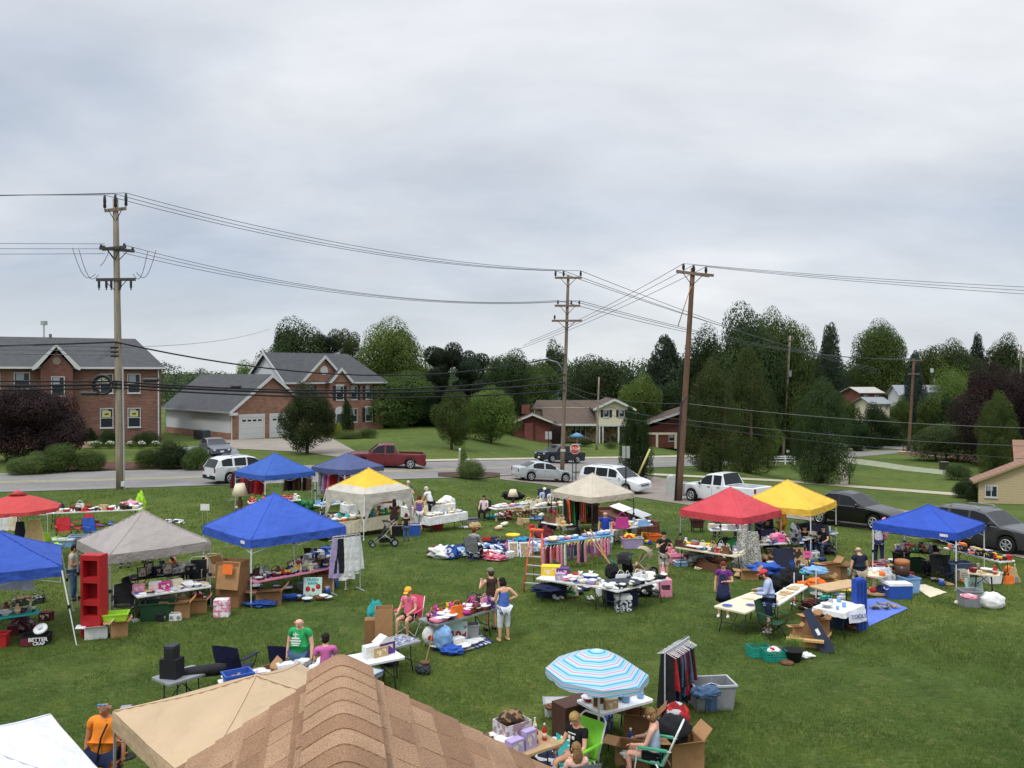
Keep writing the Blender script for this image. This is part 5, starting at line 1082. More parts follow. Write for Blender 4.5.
def lawn_chair(c,c2='white'):
 r=E('lawn_chair');m=C(c);f=mat(PAL[c2],.4,'paint');mb=MB();mb.grid(lambda u,v:(-.25+.5*u,-.24+.46*v,.42-.03*math.sin(u*math.pi)-.05*v),5,4,m,thick=.015);mb.build('seat',r)
 mb=MB();mb.grid(lambda u,v:(-.25+.5*u,.23+.22*v,.40+.55*v),5,5,m,thick=.03);mb.build('backrest',r)
 mb=MB();mb.tube([(-.27,.22,.38),(-.27,.46,.96),(-.2,.49,1.03),(.2,.49,1.03),(.27,.46,.96),(.27,.22,.38)],.02,f,6);mb.build('back_frame',r)
 for s in (-1,1):
  mb=MB();mb.tube([(s*.29,-.3,0),(s*.28,-.24,.42),(s*.29,-.22,.62),(s*.28,.36,.64)],.013,f,6);mb.build('leg',r);mb=MB();mb.tube([(s*.28,.34,0),(s*.28,.1,.4)],.013,f,6);mb.build('leg',r);mb=MB();mb.box((s*.29,.04,.65),(.06,.5,.03),m);mb.build('armrest',r)
 return r
def open_carton(w_,d,h,c=0,stuff=None):
 r=E('cardboard_box');m=cardb if c == 0 else (cardd if c == 1 else C(c));mb=MB();mb.open_box((0,0,0),(w_,d,h),m);mb.build('body',r)
 for k,(x,y,rz) in enumerate(((0,-d/2,0),(0,d/2,math.pi),(w_/2,0,math.pi/2),(-w_/2,0,-math.pi/2))):
  L_=w_ if k < 2 else d;fl=(d if k < 2 else w_)*.42;a=R((-25,38,-48,-5)[k]);mb=MB();q=Matrix.Translation((x,y,h)) @ Matrix.Rotation(rz,4,'Z') @ Matrix.Rotation(a,4,'X')
  mb.add([q @ Vector(v) for v in ((-L_/2*.98,0,0),(L_/2*.98,0,0),(L_/2*.9,-fl,0),(-L_/2*.9,-fl,0),(-L_/2*.98,0,.006),(L_/2*.98,0,.006),(L_/2*.9,-fl,.006),(-L_/2*.9,-fl,.006))],[(0,1,2,3),(7,6,5,4),(0,4,5,1),(1,5,6,2),(2,6,7,3),(3,7,4,0)],m);mb.build('flap',r)
 return r
def tote(w_,d,h,c,c2=None,lid=False):
 r=E('storage_tote');m=C(c,rough=.45);mb=MB();mb.open_box((0,0,0),(w_*.88,d*.88,h),m,.012,top=1.12);mb.build('body',r)
 mb=MB();x,y=w_/2,d/2
 for k,(px,py,a,b) in enumerate(((0,-y,w_+.04,.03),(0,y,w_+.04,.03),(-x,0,.03,d),(x,0,.03,d))):mb.box((px,py,h-.01+.001*(k > 1)),(a,b,.035),C(c2 or c,rough=.4))
 mb.build('rim',r)
 if lid:mb=MB();mb.box((0,0,h+.02),(w_+.05,d+.05,.04),C(c2 or c,rough=.4),top=.96);mb.build('lid',r)
 return r
def crate(c):
 r=E('plastic_crate');m=C(c,rough=.5);w_,d,h=.52,.36,.26
 mb=MB();mb.box((0,0,.008),(w_-.02,d-.02,.014),m);mb.build('base',r);mb=MB()
 for z in (.03,.09,.15,.21,.25):
  for s in (-1,1):mb.box((0,s*d/2,z),(w_,.014,.028),m);mb.box((s*w_/2,0,z+.0005),(.014,d,.028),m)
 for s in (-1,1):
  for k in range(7):mb.box((-w_/2+w_*k/6,s*(d/2+.002),.13),(.02,.012,.26),m)
  for k in range(5):mb.box((s*(w_/2+.002),-d/2+d*k/4,.13),(.012,.02,.26),m)
 mb.build('lattice',r);return r
def cooler(c,c2):
 r=E('cooler');mb=MB();mb.box((0,0,.18),(.62,.38,.36),C(c,rough=.4),top=1.04);mb.build('body',r);mb=MB();mb.box((0,0,.39),(.66,.42,.06),C(c2,rough=.4),top=.95);mb.build('lid',r)
 for s in (-1,1):mb=MB();mb.tube([(s*.33,-.12,.28),(s*.36,-.1,.25),(s*.36,.1,.25),(s*.33,.12,.28)],.012,C(c2),5);mb.build('handle',r)
 return r
def garment(kind,c,L_=.75,wd=.42):
 """a garment hanging in the xz plane from z=0 down, with its hanger"""
 r=E({'shirt':'hanging_shirt','dress':'hanging_dress','trousers':'hanging_trousers'}[kind]);m=C(c,'cloth');w_=wd/2;nv=7
 def prof(v):
  if kind == 'shirt':return w_*(.55+.75*v) if v < .28 else w_*.76
  if kind == 'dress':return w_*(.5+.6*v) if v < .25 else w_*(.55+.42*v)
  return w_*.62
 sd=len(c)+int(L_*10)
 def side(s):
  def fn(u,v):
   W_=prof(v);x=-W_+2*W_*u;e_=math.sin(u*math.pi);y=s*(.018+.03*e_*(.4+.6*v))+.014*math.sin(u*14+sd)*v;return (x,y,-.06-L_*v-.02*math.sin(u*9+sd)*v)
  return fn
 mb=MB();mb.grid(side(-1),8,nv,m);mb.grid(side(1),8,nv,m);mb.grid(lambda u,v:side(1 if u > .5 else -1)(0,v),1,nv,m);mb.grid(lambda u,v:side(1 if u > .5 else -1)(1,v),1,nv,m);mb.build('cloth',r)
 mb=MB();mb.tube([(-w_*.95,0,-.09),(0,0,-.03),(w_*.95,0,-.09)],.007,C('white'),4);mb.tube([(0,0,-.03),(0,0,.03),(.02,0,.055),(0,0,.07)],.005,C('silver'),4);mb.build('hanger',r);return r
def ladder_(c):
 r=E('step_ladder');m=C(c,rough=.5);al=mat('b8bbbd',.4,'paint',metal=.5);H=1.95
 for s in (-1,1):
  mb=MB();mb.tube([(s*.3,-.5,0),(s*.19,0,H)],.03,m,6);mb.build('front_rail',r);mb=MB();mb.tube([(s*.26,.6,0),(s*.17,.06,H-.05)],.02,m,6);mb.build('rear_rail',r)
 for k in range(1,7):t=k/7;mb=MB();mb.box((0,-.5*(1-t),H*t),((.3-.11*t)*2,.09,.03),al);mb.build('step',r)
 for k in (1,2,4):t=k/6;mb=MB();mb.cyl((-(.26-.09*t),.6-.54*t,H*t),((.26-.09*t),.6-.54*t,H*t),.012,al,n=5);mb.build('rear_brace',r)
 mb=MB();mb.box((0,.02,H+.01),(.44,.2,.05),m);mb.build('top_cap',r);return r
def stroller_(c,hood,w3=True):
 r=E('stroller');f=mat('a9acae',.4,'paint',metal=.4);m=C(c,'cloth');h=C(hood,'cloth')
 mb=MB();mb.grid(lambda u,v:(-.2+.4*u,-.25+.3*v if v < .5 else -.1+.35*(v-.5),.45-.1*math.sin(u*math.pi)+(.0 if v < .5 else .9*(v-.5))),5,8,m,thick=.05);mb.build('seat',r)
 mb=MB();mb.grid(lambda u,v:(-.23+.46*u,.05+.33*math.cos(v*math.pi*.62),.72+.33*math.sin(v*math.pi*.62)+.04*math.sin(u*math.pi)),5,6,h,thick=.02);mb.build('hood',r)
 mb=MB();mb.open_box((0,.02,.17),(.36,.42,.13),m);mb.build('basket',r)
 for s in (-1,1):mb=MB();mb.tube([(s*.22,-.5,.14),(s*.24,.0,.5),(s*.24,.42,1.0),(s*.22,.5,1.04)],.014,f,6);mb.tube([(s*.26,.4,.16),(s*.24,.0,.5)],.014,f,6);mb.build('side_frame',r)
 mb=MB();mb.cyl((-.22,.5,1.04),(.22,.5,1.04),.018,C('black'),n=8);mb.build('handle',r)
 for x,y,q in ((-.27,.4,.16),(.27,.4,.16),(-.2,-.5,.12),(.2,-.5,.12)):mb=MB();mb.cyl((x-.02,y,q),(x+.02,y,q),q,tyre,n=14);mb.cyl((x-.025,y,q),(x+.025,y,q),q*.6,f,n=10);mb.build('wheel',r)
 return r
SKIN={'light':'d2a184','tan':'b98163','pink':'dba690'}
def skin_mesh(verts,edges,radii,m,sub=2,root=0,name='body'):
 me=bpy.data.meshes.new(name);me.from_pydata([tuple(v) for v in verts],edges,[]);ob=bpy.data.objects.new(name,me);COL.objects.link(ob)
 bm=bmesh.new();bm.from_mesh(me);lay=bm.verts.layers.skin.verify();bm.verts.ensure_lookup_table()
 for i,v in enumerate(bm.verts):
  r_=radii[i];v[lay].radius=r_ if isinstance(r_,tuple) else (r_,r_);v[lay].use_root=(i == root)
 bm.to_mesh(me);bm.free()
 s=ob.modifiers.new('s','SKIN');s.use_smooth_shade=True;s.branch_smoothing=.3
 u=ob.modifiers.new('u','SUBSURF');u.levels=sub;u.render_levels=sub
 dg=bpy.context.evaluated_depsgraph_get();dg.update();nm=bpy.data.meshes.new_from_object(ob.evaluated_get(dg));bpy.data.objects.remove(ob);bpy.data.meshes.remove(me)
 nm.materials.clear();nm.materials.append(m)
 for p in nm.polygons:p.use_smooth=True
 return nm
def join_into(me,mb):
 """append a builder's geometry to a mesh"""
 ofs=[m.name for m in me.materials];idx=[]
 for m in mb.mats:
  if m.name not in ofs:me.materials.append(m);ofs.append(m.name)
  idx.append(ofs.index(m.name))
 tmp=mb.mesh('tmp');bm=bmesh.new();bm.from_mesh(me);n0=len(bm.faces);bm.from_mesh(tmp);bm.faces.ensure_lookup_table()
 for f in bm.faces[n0:]:f.material_index=idx[f.material_index] if f.material_index < len(idx) else 0
 bm.to_mesh(me);bm.free();bpy.data.meshes.remove(tmp);return me
ARMS={'down':((.2,.02,-1),(.02,.28,-1)),'hip':((.75,-.3,-.75),(-.75,.35,-.35)),'fwd':((.18,.3,-.95),(-.1,.95,-.05)),'reach':((.12,.75,-.6),(-.05,.9,-.35)),'belly':((.35,.1,-1),(-.85,.6,.05)),'lap':((.22,.35,-.9),(-.2,.95,-.2)),'hold':((.25,.45,-.75),(-.45,.6,.6)),'side':((1,.15,-.15),(1,.2,.05))}
def person(label,P,yaw,h=1.72,pose='stand',arms=('down','down'),lean=0,skin='light',top='white',sleeve='short',bottom='denim',bl='long',hair='brown',hstyle='short',hat=None,build=1.0,shoes_c='black',topprint=None,tilt=0,female=False,seat=.45,walk=0):
 k=h/1.72;sk=mat(SKIN[skin],.6,'paint',var=.06,scale=9);S_=Matrix.Scale(k,4);b=build
 o=thing('person',label,'person',P,yaw)
 sit=pose == 'sit';pz=seat+.06 if sit else .93
 RL=Matrix.Rotation(-lean,3,'X');pel=Vector((0,0,pz))
 U=lambda x,y,z:pel+RL @ Vector((x,y,z))
 sw=(.165 if female else .185)*(.7+.3*b);V=[];Rr=[];Ed=[]
 def nv(p,r):V.append(Vector(p));Rr.append(r);return len(V)-1
 i0=nv(pel,(.125*b,.10*b));wst=nv(U(0,.0,.16),(.115*b,.09*b));ch=nv(U(0,0,.33),(.135*b if not female else .12*b,.10*b));ub=nv(U(0,-.01,.46),(.09,.07));nk=nv(U(0,.0,.53),.056);RH=Matrix.Rotation(-(lean*.55+tilt),3,'X')
 hb=V[nk]+RH @ Vector((0,.015,.045));jw=nv(hb,.062);hd=nv(hb+RH @ Vector((0,.02,.085)),(.083,.095));ct=nv(hb+RH @ Vector((0,.0,.15)),(.07,.078))
 Ed += [(i0,wst),(wst,ch),(ch,ub),(ub,nk),(nk,jw),(jw,hd),(hd,ct)];A_={}
 for si,s in enumerate((-1,1)):
  up,fo=ARMS[arms[si]] if isinstance(arms[si],str) else arms[si]
  sh=nv(U(s*sw,-.01,.455),.06*(.8+.2*b));ue=(RL @ Vector((s*up[0],up[1],up[2]))).normalized();fe=(RL @ Vector((s*fo[0],fo[1],fo[2]))).normalized() if lean > .3 else Vector((s*fo[0],fo[1],fo[2])).normalized()
  ms=nv(V[sh]+ue*.15,.048);el=nv(V[sh]+ue*.29,.040);mf=nv(V[el]+fe*.1,.038);wr=nv(V[el]+fe*.245,.026);pa=nv(V[wr]+fe*.06,(.034,.02))
  Ed += [(ub,sh),(sh,ms),(ms,el),(el,mf),(mf,wr),(wr,pa)];A_[s]=(sh,ms,el,mf,wr,pa,fe)
  hp=nv(pel+Vector((s*.09*max(1,b*.9),0,-.05)),.082*b)
  if sit:kn=V[hp]+Vector((s*.05,.43,.02));an=kn+Vector((0,.04 if s > 0 else -.05,-(pz-.07-.03+.0)))
  else:kn=V[hp]+Vector((s*.02,.03+walk*s,-.41));an=Vector((kn.x+s*.01,kn.y-.03+walk*s*.8,.08))
  if sit:an.z=.08
  kn_=nv(kn,.058*(.7+.3*b));cf=nv(kn.lerp(an,.35),.052);ak=nv(an,.034);to=nv(an+Vector((s*.02,.12,-.04)),(.034,.026));th=nv(V[hp].lerp(kn,.5),.075*(.6+.4*b))
  Ed += [(i0,hp),(hp,th),(th,kn_),(kn_,cf),(cf,ak),(ak,to)];A_[('l',s)]=(hp,th,kn_,cf,ak,to)
 body=skin_mesh([S_ @ v for v in V],Ed,[tuple(x*k for x in r) if isinstance(r,tuple) else r*k for r in Rr],sk)
 ex=MB();HM=S_ @ (Matrix.Translation(V[hd]) @ RH.to_4x4());eye=mat('26201c',.3,'paint');ew=mat('e6e2dc',.4,'paint');lipm=mat('a5594f',.6,'paint')
 ex.blob((0,.108,-.015),(.013,.022,.022),sk,u=8,v=6,M=HM);ex.blob((0,.092,-.056),(.026,.01,.008),lipm,u=8,v=5,M=HM)
 for s in (-1,1):
  ex.blob((s*.034,.088,.012),(.011,.008,.006),ew,u=8,v=5,M=HM);ex.blob((s*.034,.0935,.012),(.007,.004,.006),eye,u=6,v=4,M=HM);ex.box((s*.034,.094,.032),(.032,.008,.006),mat('4a3829',.8),rx=0) if False else ex.blob((s*.034,.093,.032),(.018,.006,.004),mat('4a3829',.8,'paint'),u=6,v=4,M=HM)
  ex.blob((s*.086,.0,-.005),(.012,.022,.032),sk,u=6,v=5,M=HM)
  pa,fe,wr=V[A_[s][5]],A_[s][6],V[A_[s][4]];side=fe.cross(Vector((0,0,1)));side=side.normalized() if side.length > .2 else Vector((1,0,0));nrm=side.cross(fe).normalized()
  for j in range(4):
   base=pa+side*(-.024+.016*j)+fe*.015;L_=(.062,.074,.07,.055)[j];crl=-.35
   p1=base+(fe+nrm*crl*.3).normalized()*L_*.5;p2=p1+(fe+nrm*crl*1.6).normalized()*L_*.5;ex.tube([S_ @ base,S_ @ p1,S_ @ p2],[.0085*k,.008*k,.006*k],sk,5)
  tb=wr+fe*.02-side*s*.02;p1=tb-side*s*.03+fe*.03;ex.tube([S_ @ tb,S_ @ p1,S_ @ (p1+fe*.03)],[.011*k,.009*k,.007*k],sk,5)
 join_into(body,ex);bo=bpy.data.objects.new('body',body);COL.objects.link(bo);bo.parent=o
 def cloth(name,idx,edges,grow,m,ends=(),sub=2,mult=1.0):
  mp_={};vv,rr=[],[]
  for i in idx:mp_[i]=len(vv);vv.append(S_ @ V[i]);r_=Rr[i];g=grow.get(i,grow['*']) if isinstance(grow,dict) else grow;rr.append(tuple((x+g)*k for x in r_) if isinstance(r_,tuple) else (r_+g)*k)
  me=skin_mesh(vv,[(mp_[a],mp_[b_]) for a,b_ in edges if a in mp_ and b_ in mp_],rr,m,sub,0,name);c=bpy.data.objects.new(name,me);COL.objects.link(c);c.parent=o;return c
 tm=mat(PAL.get(top,top),.85,'cloth',var=.08) if not topprint else mat(PAL.get(top,top),.85,'print',c2=PAL.get(topprint,topprint),scale=14)
 pm=mat(PAL.get(bottom,bottom),.9,'cloth',var=.1)
 hem=nv(pel+Vector((0,0,-.10 if not sit else -.02)),(.15*b,.115*b));Ed.append((i0,hem));ti=[i0,wst,ch,ub,hem]
 hipsx=[]
 for s in (-1,1):
  a=A_[s]
  if sleeve == 'short':ti += [a[0],a[1]]
  elif sleeve == 'long':ti += [a[0],a[1],a[2],a[3],a[4]]
  else:ti += [a[0]] if sleeve == 'cap' else []
 if sleeve == 'none':# straps
  for s in (-1,1):nn=len(V);V.append(U(s*.09,-.01,.47));Rr.append(.035);Ed.append((ub,nn));ti.append(nn)
 tg=.020 if not female else .016
 cloth('shirt',ti,Ed,{'*':tg,i0:.022,wst:.028},tm)
 li=[i0]
 for s in (-1,1):
  a=A_[('l',s)]
  if bl == 'long':li += [a[0],a[1],a[2],a[3],a[4]]
  elif bl == 'capri':li += [a[0],a[1],a[2],a[3]]
  elif bl in ('short','skirt'):li += [a[0],a[1]]+([a[2]] if bl == 'short' and not sit else [])
 if bl == 'dress':
  mb=MB();zt,zb_=(pz+.1)*k,(pz-.42)*k
  mb.lathe([(.15*k,zt),(.17*k,pz*k),(.2*k,(pz-.2)*k),(.235*k,zb_),(.225*k,zb_+.01)],pm,n=16);c=mb.build('skirt',o);li=[]
 if li:cloth('trousers' if bl in ('long','capri') else 'shorts',li,Ed,{'*':.022},pm)
 sm_=mat(PAL.get(shoes_c,shoes_c),.7,'paint')
 for s in (-1,1):
  an,to=V[A_[('l',s)][4]],V[A_[('l',s)][5]];mb=MB();c=S_ @ Vector((an.x+s*.01,an.y+.06,.04));mb.blob(c,(.05*k,.135*k,.05*k),sm_,u=10,v=7,zmin=-.037*k);mb.build('shoe',o)
 hm=mat({'brown':'4a3222','black':'1c1815','blond':'b99a63','red':'6e3522','white':'c9c6c0','grey':'8f8a84','dark blond':'8a6b45'}.get(hair,'4a3222'),.85,'print',c2={'brown':'3a261a','black':'141110','blond':'a08150','red':'5a2a1a','white':'b5b1aa','grey':'77736d','dark blond':'6f5434'}.get(hair,'3a261a'),scale=40)
 if hstyle != 'bald':
  mb=MB();mb.blob((0,-.018,.04),(.096,.108,.088),hm,seed=3,amp=.06,u=14,v=10,M=HM,zmin=-.02);mb.blob((0,-.055,-.01),(.085,.07,.085),hm,seed=5,amp=.06,u=12,v=8,M=HM)
  if hstyle == 'long':mb.blob((0,-.08,-.12),(.1,.055,.19),hm,seed=8,amp=.12,u=12,v=9,M=HM);
  if hstyle == 'bob':mb.blob((0,-.045,-.04),(.108,.085,.1),hm,seed=8,amp=.1,u=12,v=9,M=HM)
  if hstyle == 'tail':mb.blob((0,-.13,-.07),(.03,.035,.11),hm,seed=8,amp=.1,u=8,v=8,M=HM)
  mb.build('hair',o)
 elif hair != 'none':
  mb=MB();mb.blob((0,-.05,-.02),(.088,.062,.045),hm,seed=5,amp=.06,u=12,v=8,M=HM);mb.build('hair',o)
 if hat:
  hc=mat(PAL.get(hat[1],hat[1]),.8,'cloth');mb=MB();mb.blob((0,-.01,.055),(.103,.115,.088),hc,u=14,v=10,M=HM,zmin=-.012);mb.build('cap',o) if hat[0] == 'cap' else mb.build('hat',o)
  mb=MB()
  if hat[0] == 'cap':mb.blob((0,.13,.045),(.075,.075,.01),hc,u=12,v=5,M=HM);mb.build('cap_brim',o)
  else:mb.lathe([(.1,.04),(.17,.028),(.17,.036),(.1,.05)],hc,M=HM,n=16);mb.build('hat_brim',o)
 o['_hm']=[list(r) for r in HM];return o,HM,k
def stand(px,ytop,h,**k):
 """ground point under a person whose head top shows at (px, ytop)"""
 Y=20
 for _ in range(20):X=(px-512)*Y/FPX;d=ray(px,ytop);Y=(HC-h-terr(X,Y))*d.y/max(.01,-d.z)
 return gnd((px-512)*Y/FPX,Y)
def canopy(name,label,P,s,th,he,hp,col_,frame='dark',vent=False,val=.26,slant=0,logo=False,drape=None,legcol='white',top2=None,cap=False):
 m=mat(col_,.75,'canopy');fm=mat({'white':'d2d4d4','dark':'3a3b3e','grey':'9a9c9e'}[legcol],.5,'paint');o=thing(name,label,'canopy',P,th);h=s/2
 def fn(u,v):
  x,y=(u-.5)*2,(v-.5)*2;q=max(abs(x),abs(y));z=he+(hp-he)*(1-q)**.92;sag=.09*math.sin(math.pi*min(1,q))*(1-abs(abs(x)-abs(y)))**2*.9
  wob=.012*noise.noise(Vector((x*3+s*5,y*3,th*9)));e_=-.05*(1-min(abs(x),abs(y))**2)*max(0,q-.75)*4*.5
  return (x*h,y*h,z-sag*.8+wob+e_)
 mt=m if not top2 else mat(top2,.75,'canopy');mb=MB();mb.grid(fn,24,24,mt)
 if top2:
  kk=mb.mi(m)
  for i,f in enumerate(mb.f):
   if max(max(abs(sum(mb.v[j][a] for j in f)/4) for a in (0,1))/h,0) > .76:mb.m[i]=kk
 mb.build('roof_cloth',o)
 mb=MB();per=[(-1,-1),(1,-1),(1,1),(-1,1)]
 for k in range(4):
  a,b=per[k],per[(k+1) % 4]
  def fv(u,v):
   x,y=a[0]+(b[0]-a[0])*u,a[1]+(b[1]-a[1])*u;uu=(x+1)/2;vv=(y+1)/2;p=fn(uu,vv);o_=1.004+.006*v;d=val*v
   if drape:d=v*(val+drape*(abs(2*u-1)**5))
   return (p[0]*o_,p[1]*o_,p[2]-d+.006*math.sin(u*23+k)*v)
  mb.grid(fv,24,3,m)
 mb.build('valance',o)
 if cap:mb=MB();mb.grid(lambda u,v:((u-.5)*.5,(v-.5)*.5,hp+.07-.16*max(abs(u-.5),abs(v-.5))*2),6,6,m);mb.build('peak_vent',o)
 for x,y in per:
  mb=MB();X,Y=x*h*.985,y*h*.985;fx,fy=x*(h+slant),y*(h+slant);g=0
  c,s_=math.cos(th),math.sin(th);gz=terr(P[0]+fx*c-fy*s_,P[1]+fx*s_+fy*c)-P[2];d=Vector((fx-X,fy-Y,gz-he));p0=Vector((X,Y,he-.03))
  mid=p0+d*.5;mb.cyl(p0,mid,.024,fm,n=4,smooth=False);mb.cyl(mid,p0+d,.018,fm,n=4,smooth=False);mb.box(tuple(p0+d+Vector((0,0,.02))),(.1,.1,.02),fm);lg=mb.build('leg',o)
  mb=MB();mb.box(tuple(mid),(.07,.07,.09),C('black'));mb.build('slider',lg)
 mb=MB()
 for x,y in per:mb.cyl((x*h*.97,y*h*.97,he-.06),(0,0,hp-.1),.014,fm,n=4);
 for k in range(4):
  a,b=per[k],per[(k+1) % 4];A3=Vector((a[0]*h*.97,a[1]*h*.97,he-.08));B3=Vector((b[0]*h*.97,b[1]*h*.97,he-.08));M3=(A3+B3)/2
  mb.cyl(A3,M3-Vector((0,0,.3)),.011,fm,n=4);mb.cyl(A3-Vector((0,0,.35)),M3,.011,fm,n=4);mb.cyl(B3,M3-Vector((0,0,.3)),.011,fm,n=4);mb.cyl(B3-Vector((0,0,.35)),M3,.011,fm,n=4)
 mb.build('scissor_frame',o)
 sm=mat(col_ if not top2 else top2,.8,'paint',var=.0)
 mb=MB()
 for x,y in per:mb.tube([(p_[0],p_[1],p_[2]+.004) for p_ in [fn(.5+.5*x*t,.5+.5*y*t) for t in np.linspace(.0,.99,9)]],.013,sm,5)
 mb.build('seam',o)
 if logo:
  k=min(range(4),key=lambda j:math.sin(th)*per[j][0]*h+math.cos(th)*per[j][1]*h);a=per[k];b=per[(k-1) % 4];c_=Vector((a[0]*.86+b[0]*.14,a[1]*.86+b[1]*.14,0))*h;q=Vector(((a[0]+b[0])/2,(a[1]+b[1])/2,0)).normalized();mb=MB();mb.box((c_.x+q.x*.03,c_.y+q.y*.03,he-.13),(.26,.008,.09),C('white'),math.atan2(q.y,q.x)+math.pi/2);mb.build('maker_patch',o)
 return o
def place(fn,args,px,py,label,cat,rz=0,z=0,group=None,name=None,sc=None):
 P=at(px,py,z);P.z += z;o=spawn(fn,args,P,rz,label,cat,group,sc)
 if name:o.name=name
 return o
TABLES={}
def table(key,p0,p1,Wd,c,label,h=.74,skirt=None,**k):
 A_,B_=at(*p0,h),at(*p1,h);d=B_-A_;L_=Vector((d.x,d.y)).length;yaw=math.atan2(d.y,d.x);c_=gnd(*((A_+B_)/2).xy)
 if skirt:o=skirted(round(L_,2),Wd,skirt,h,**k)
 else:o=folding_table(round(L_,2),Wd,c,h)
 o.location=c_;o.rotation_euler=(0,0,yaw);tag(o,label,'table');TABLES[key]=(c_,yaw,L_,Wd,h+(.006 if skirt else 0)+.0);return o
NCL=[0]
def clutter(key,where,kinds,cols,du=.27,rows=2,skip=.12,seed=1,u0=0,u1=1,z=None,jitter=.05,sc=1.0):
 """goods laid out on a table: row 0 is the front row, nearest the camera"""
 c_,yaw,L_,Wd,h=TABLES[key];rr=random.Random(seed);du *= .86;skip *= .6;n=min(20,max(1,int(L_*(u1-u0)*.94/du)));cx,sx=math.cos(yaw),math.sin(yaw)
 RW={1:['along the middle'],2:['front row','back row'],3:['front row','middle row','back row']}[rows]
 for j in range(rows):
  cnt=0
  for i in range(n):
   if rr.random() < skip:continue
   u=(-.5+u0+(u1-u0)*(i+.5)/n)*L_*.95+rr.uniform(-jitter,jitter);v=(-.5+(j+.5)/rows)*Wd*.82 if rows > 1 else 0;v += rr.uniform(-.03,.03)
   kd=rr.choice(kinds);cl=rr.choice(cols);X,Y=c_.x+u*cx-v*sx,c_.y+u*sx+v*cx
   lab='%s %s, %s from left, %s, %s' % (cl,kd,ORD[cnt] if cnt < 20 else str(cnt),RW[j],where);cnt += 1
   s_=rr.uniform(.95,1.3)*sc;o=spawn(GOODS[kd],(cl,),(X,Y,c_.z+h),yaw+rr.uniform(-.5,.5),lab,kd.replace('pair of ',''),'goods for sale %s' % where,(s_,s_,s_));NCL[0] += 1
def pile(px,py,w_,d,h,c,label,cat,name,rz=0,seed=1,c2=None,z=0,amp=.25):
 m=mat(PAL.get(c,c),.9,'cloth',var=.16) if not c2 else mat(PAL.get(c,c),.9,'voro',c2=PAL.get(c2,c2),scale=7)
 P=at(px,py,z);P.z += z;h *= .88;w_ *= .93;U,Vn=30,20;vs=[];s3=Vector((seed*7.3,seed*1.7,len(label)*.37))
 for i in range(Vn+1):
  th=math.pi*i/Vn
  for j in range(U):
   ph=2*math.pi*j/U;q=Vector((math.sin(th)*math.cos(ph),math.sin(th)*math.sin(ph),math.cos(th)));k=1+amp*(1.5*noise.noise(q*2.2+s3)+1.0*noise.noise(q*5.3+s3)+.35*(1-2*abs(noise.noise(q*8+s3)))-.2)
   vs.append((q.x*w_/2*k,q.y*d/2*k,max(0,h*.45+q.z*h*.55*k)))
 mb=MB();mb.add(vs,[(i*U+j,(i+1)*U+j,(i+1)*U+(j+1) % U,i*U+(j+1) % U) for i in range(Vn) for j in range(U)],m,True);return item(name,mb,label,cat,P,rz)
SHEETS=[]
def sheet(px4,c,label,cat,name,dz=.02,c2=None,scale=5,thick=.01,kind=None):
 """something flat on the ground with four corner pixels, in order round it"""
 Q=[at(*p) for p in px4];SHEETS.append(Q);P=Q[0].copy();m=mat(PAL.get(c,c),.85,kind or ('voro' if c2 else 'cloth'),**({'c2':PAL.get(c2,c2),'scale':scale} if c2 else {}))
 def fn(u,v):a=Q[0].lerp(Q[1],u);b=Q[3].lerp(Q[2],u);p=a.lerp(b,v);return (p.x-P.x,p.y-P.y,terr(p.x,p.y)-P.z+dz+.025*abs(noise.noise(Vector((p.x*2.3,p.y*2.3,0)))))
 mb=MB();mb.grid(fn,18,12,m,thick=thick);return item(name,mb,label,cat,P)
def rack_rail(key,p0,p1,h,label,cols,n,where,kinds=('shirt',),Lr=(.5,.7),wd=.38,legs=True,yaw_g=None,seed=2,c='silver'):
 A_,B_=at(*p0,h),at(*p1,h);d=B_-A_;L_=d.length;yaw=math.atan2(d.y,d.x);P=gnd(*((A_+B_)/2).xy);o=thing('clothes_rack',label,'clothes rack',P,yaw);fm=C(c,rough=.4)
 mb=MB();mb.cyl((-L_/2,0,h),(L_/2,0,h),.016,fm,n=6);mb.build('rail',o)
 for s in (-1,1):mb=MB();mb.cyl((s*L_/2,0,0),(s*L_/2,0,h),.016,fm,n=6);mb.cyl((s*L_/2,-.3,.04),(s*L_/2,.3,.04),.016,fm,n=6);mb.build('end_frame',o)
 rr=random.Random(seed)
 for i in range(n):
  u=(-.5+(i+.5)/n)*(L_-.1);kd=rr.choice(kinds);cl=rr.choice(cols);Lg=rr.choice([Lr[0],(Lr[0]+Lr[1])/2,Lr[1]])
  g=spawn(garment,(kd,cl,round(Lg,2),wd),(P.x+u*math.cos(yaw),P.y+u*math.sin(yaw),P.z+h-.015),yaw+(rr.uniform(.9,1.35) if yaw_g is None else yaw_g+rr.uniform(-.15,.15)),'%s %s, %s from the left on %s' % (cl,{'shirt':'top','dress':'dress','trousers':'trousers'}[kd],ORD[i] if i < 20 else 'number %d' % (i+1),where),'garment','clothes on %s' % where)
def ground_goods(where,poly,n,kinds,cols,seed,sc=1.25):
 """small goods set out on the grass inside a strip of the picture (x0, x1, top row, bottom row)"""
 rr=random.Random(seed);x0,x1,ya,yb=poly;pts=[]
 while len(pts) < n:
  p=(rr.uniform(x0,x1),rr.uniform(ya,yb))
  if all(abs(p[0]-q[0]) > 4.2 or abs(p[1]-q[1]) > 5 for q in pts):pts.append(p)
  elif rr.random() < .02:break
 for i,(px,py) in enumerate(sorted(pts)):
  kd,cl=rr.choice(kinds),rr.choice(cols);s_=sc*rr.uniform(.9,1.25);spawn(GOODS[kd],(cl,),at(px,py),rr.uniform(0,3),'%s %s on the grass %s, %s from left' % (cl,kd,where,ORD[i]),kd.replace('pair of ',''),'goods on the grass %s' % where,(s_,s_,s_))
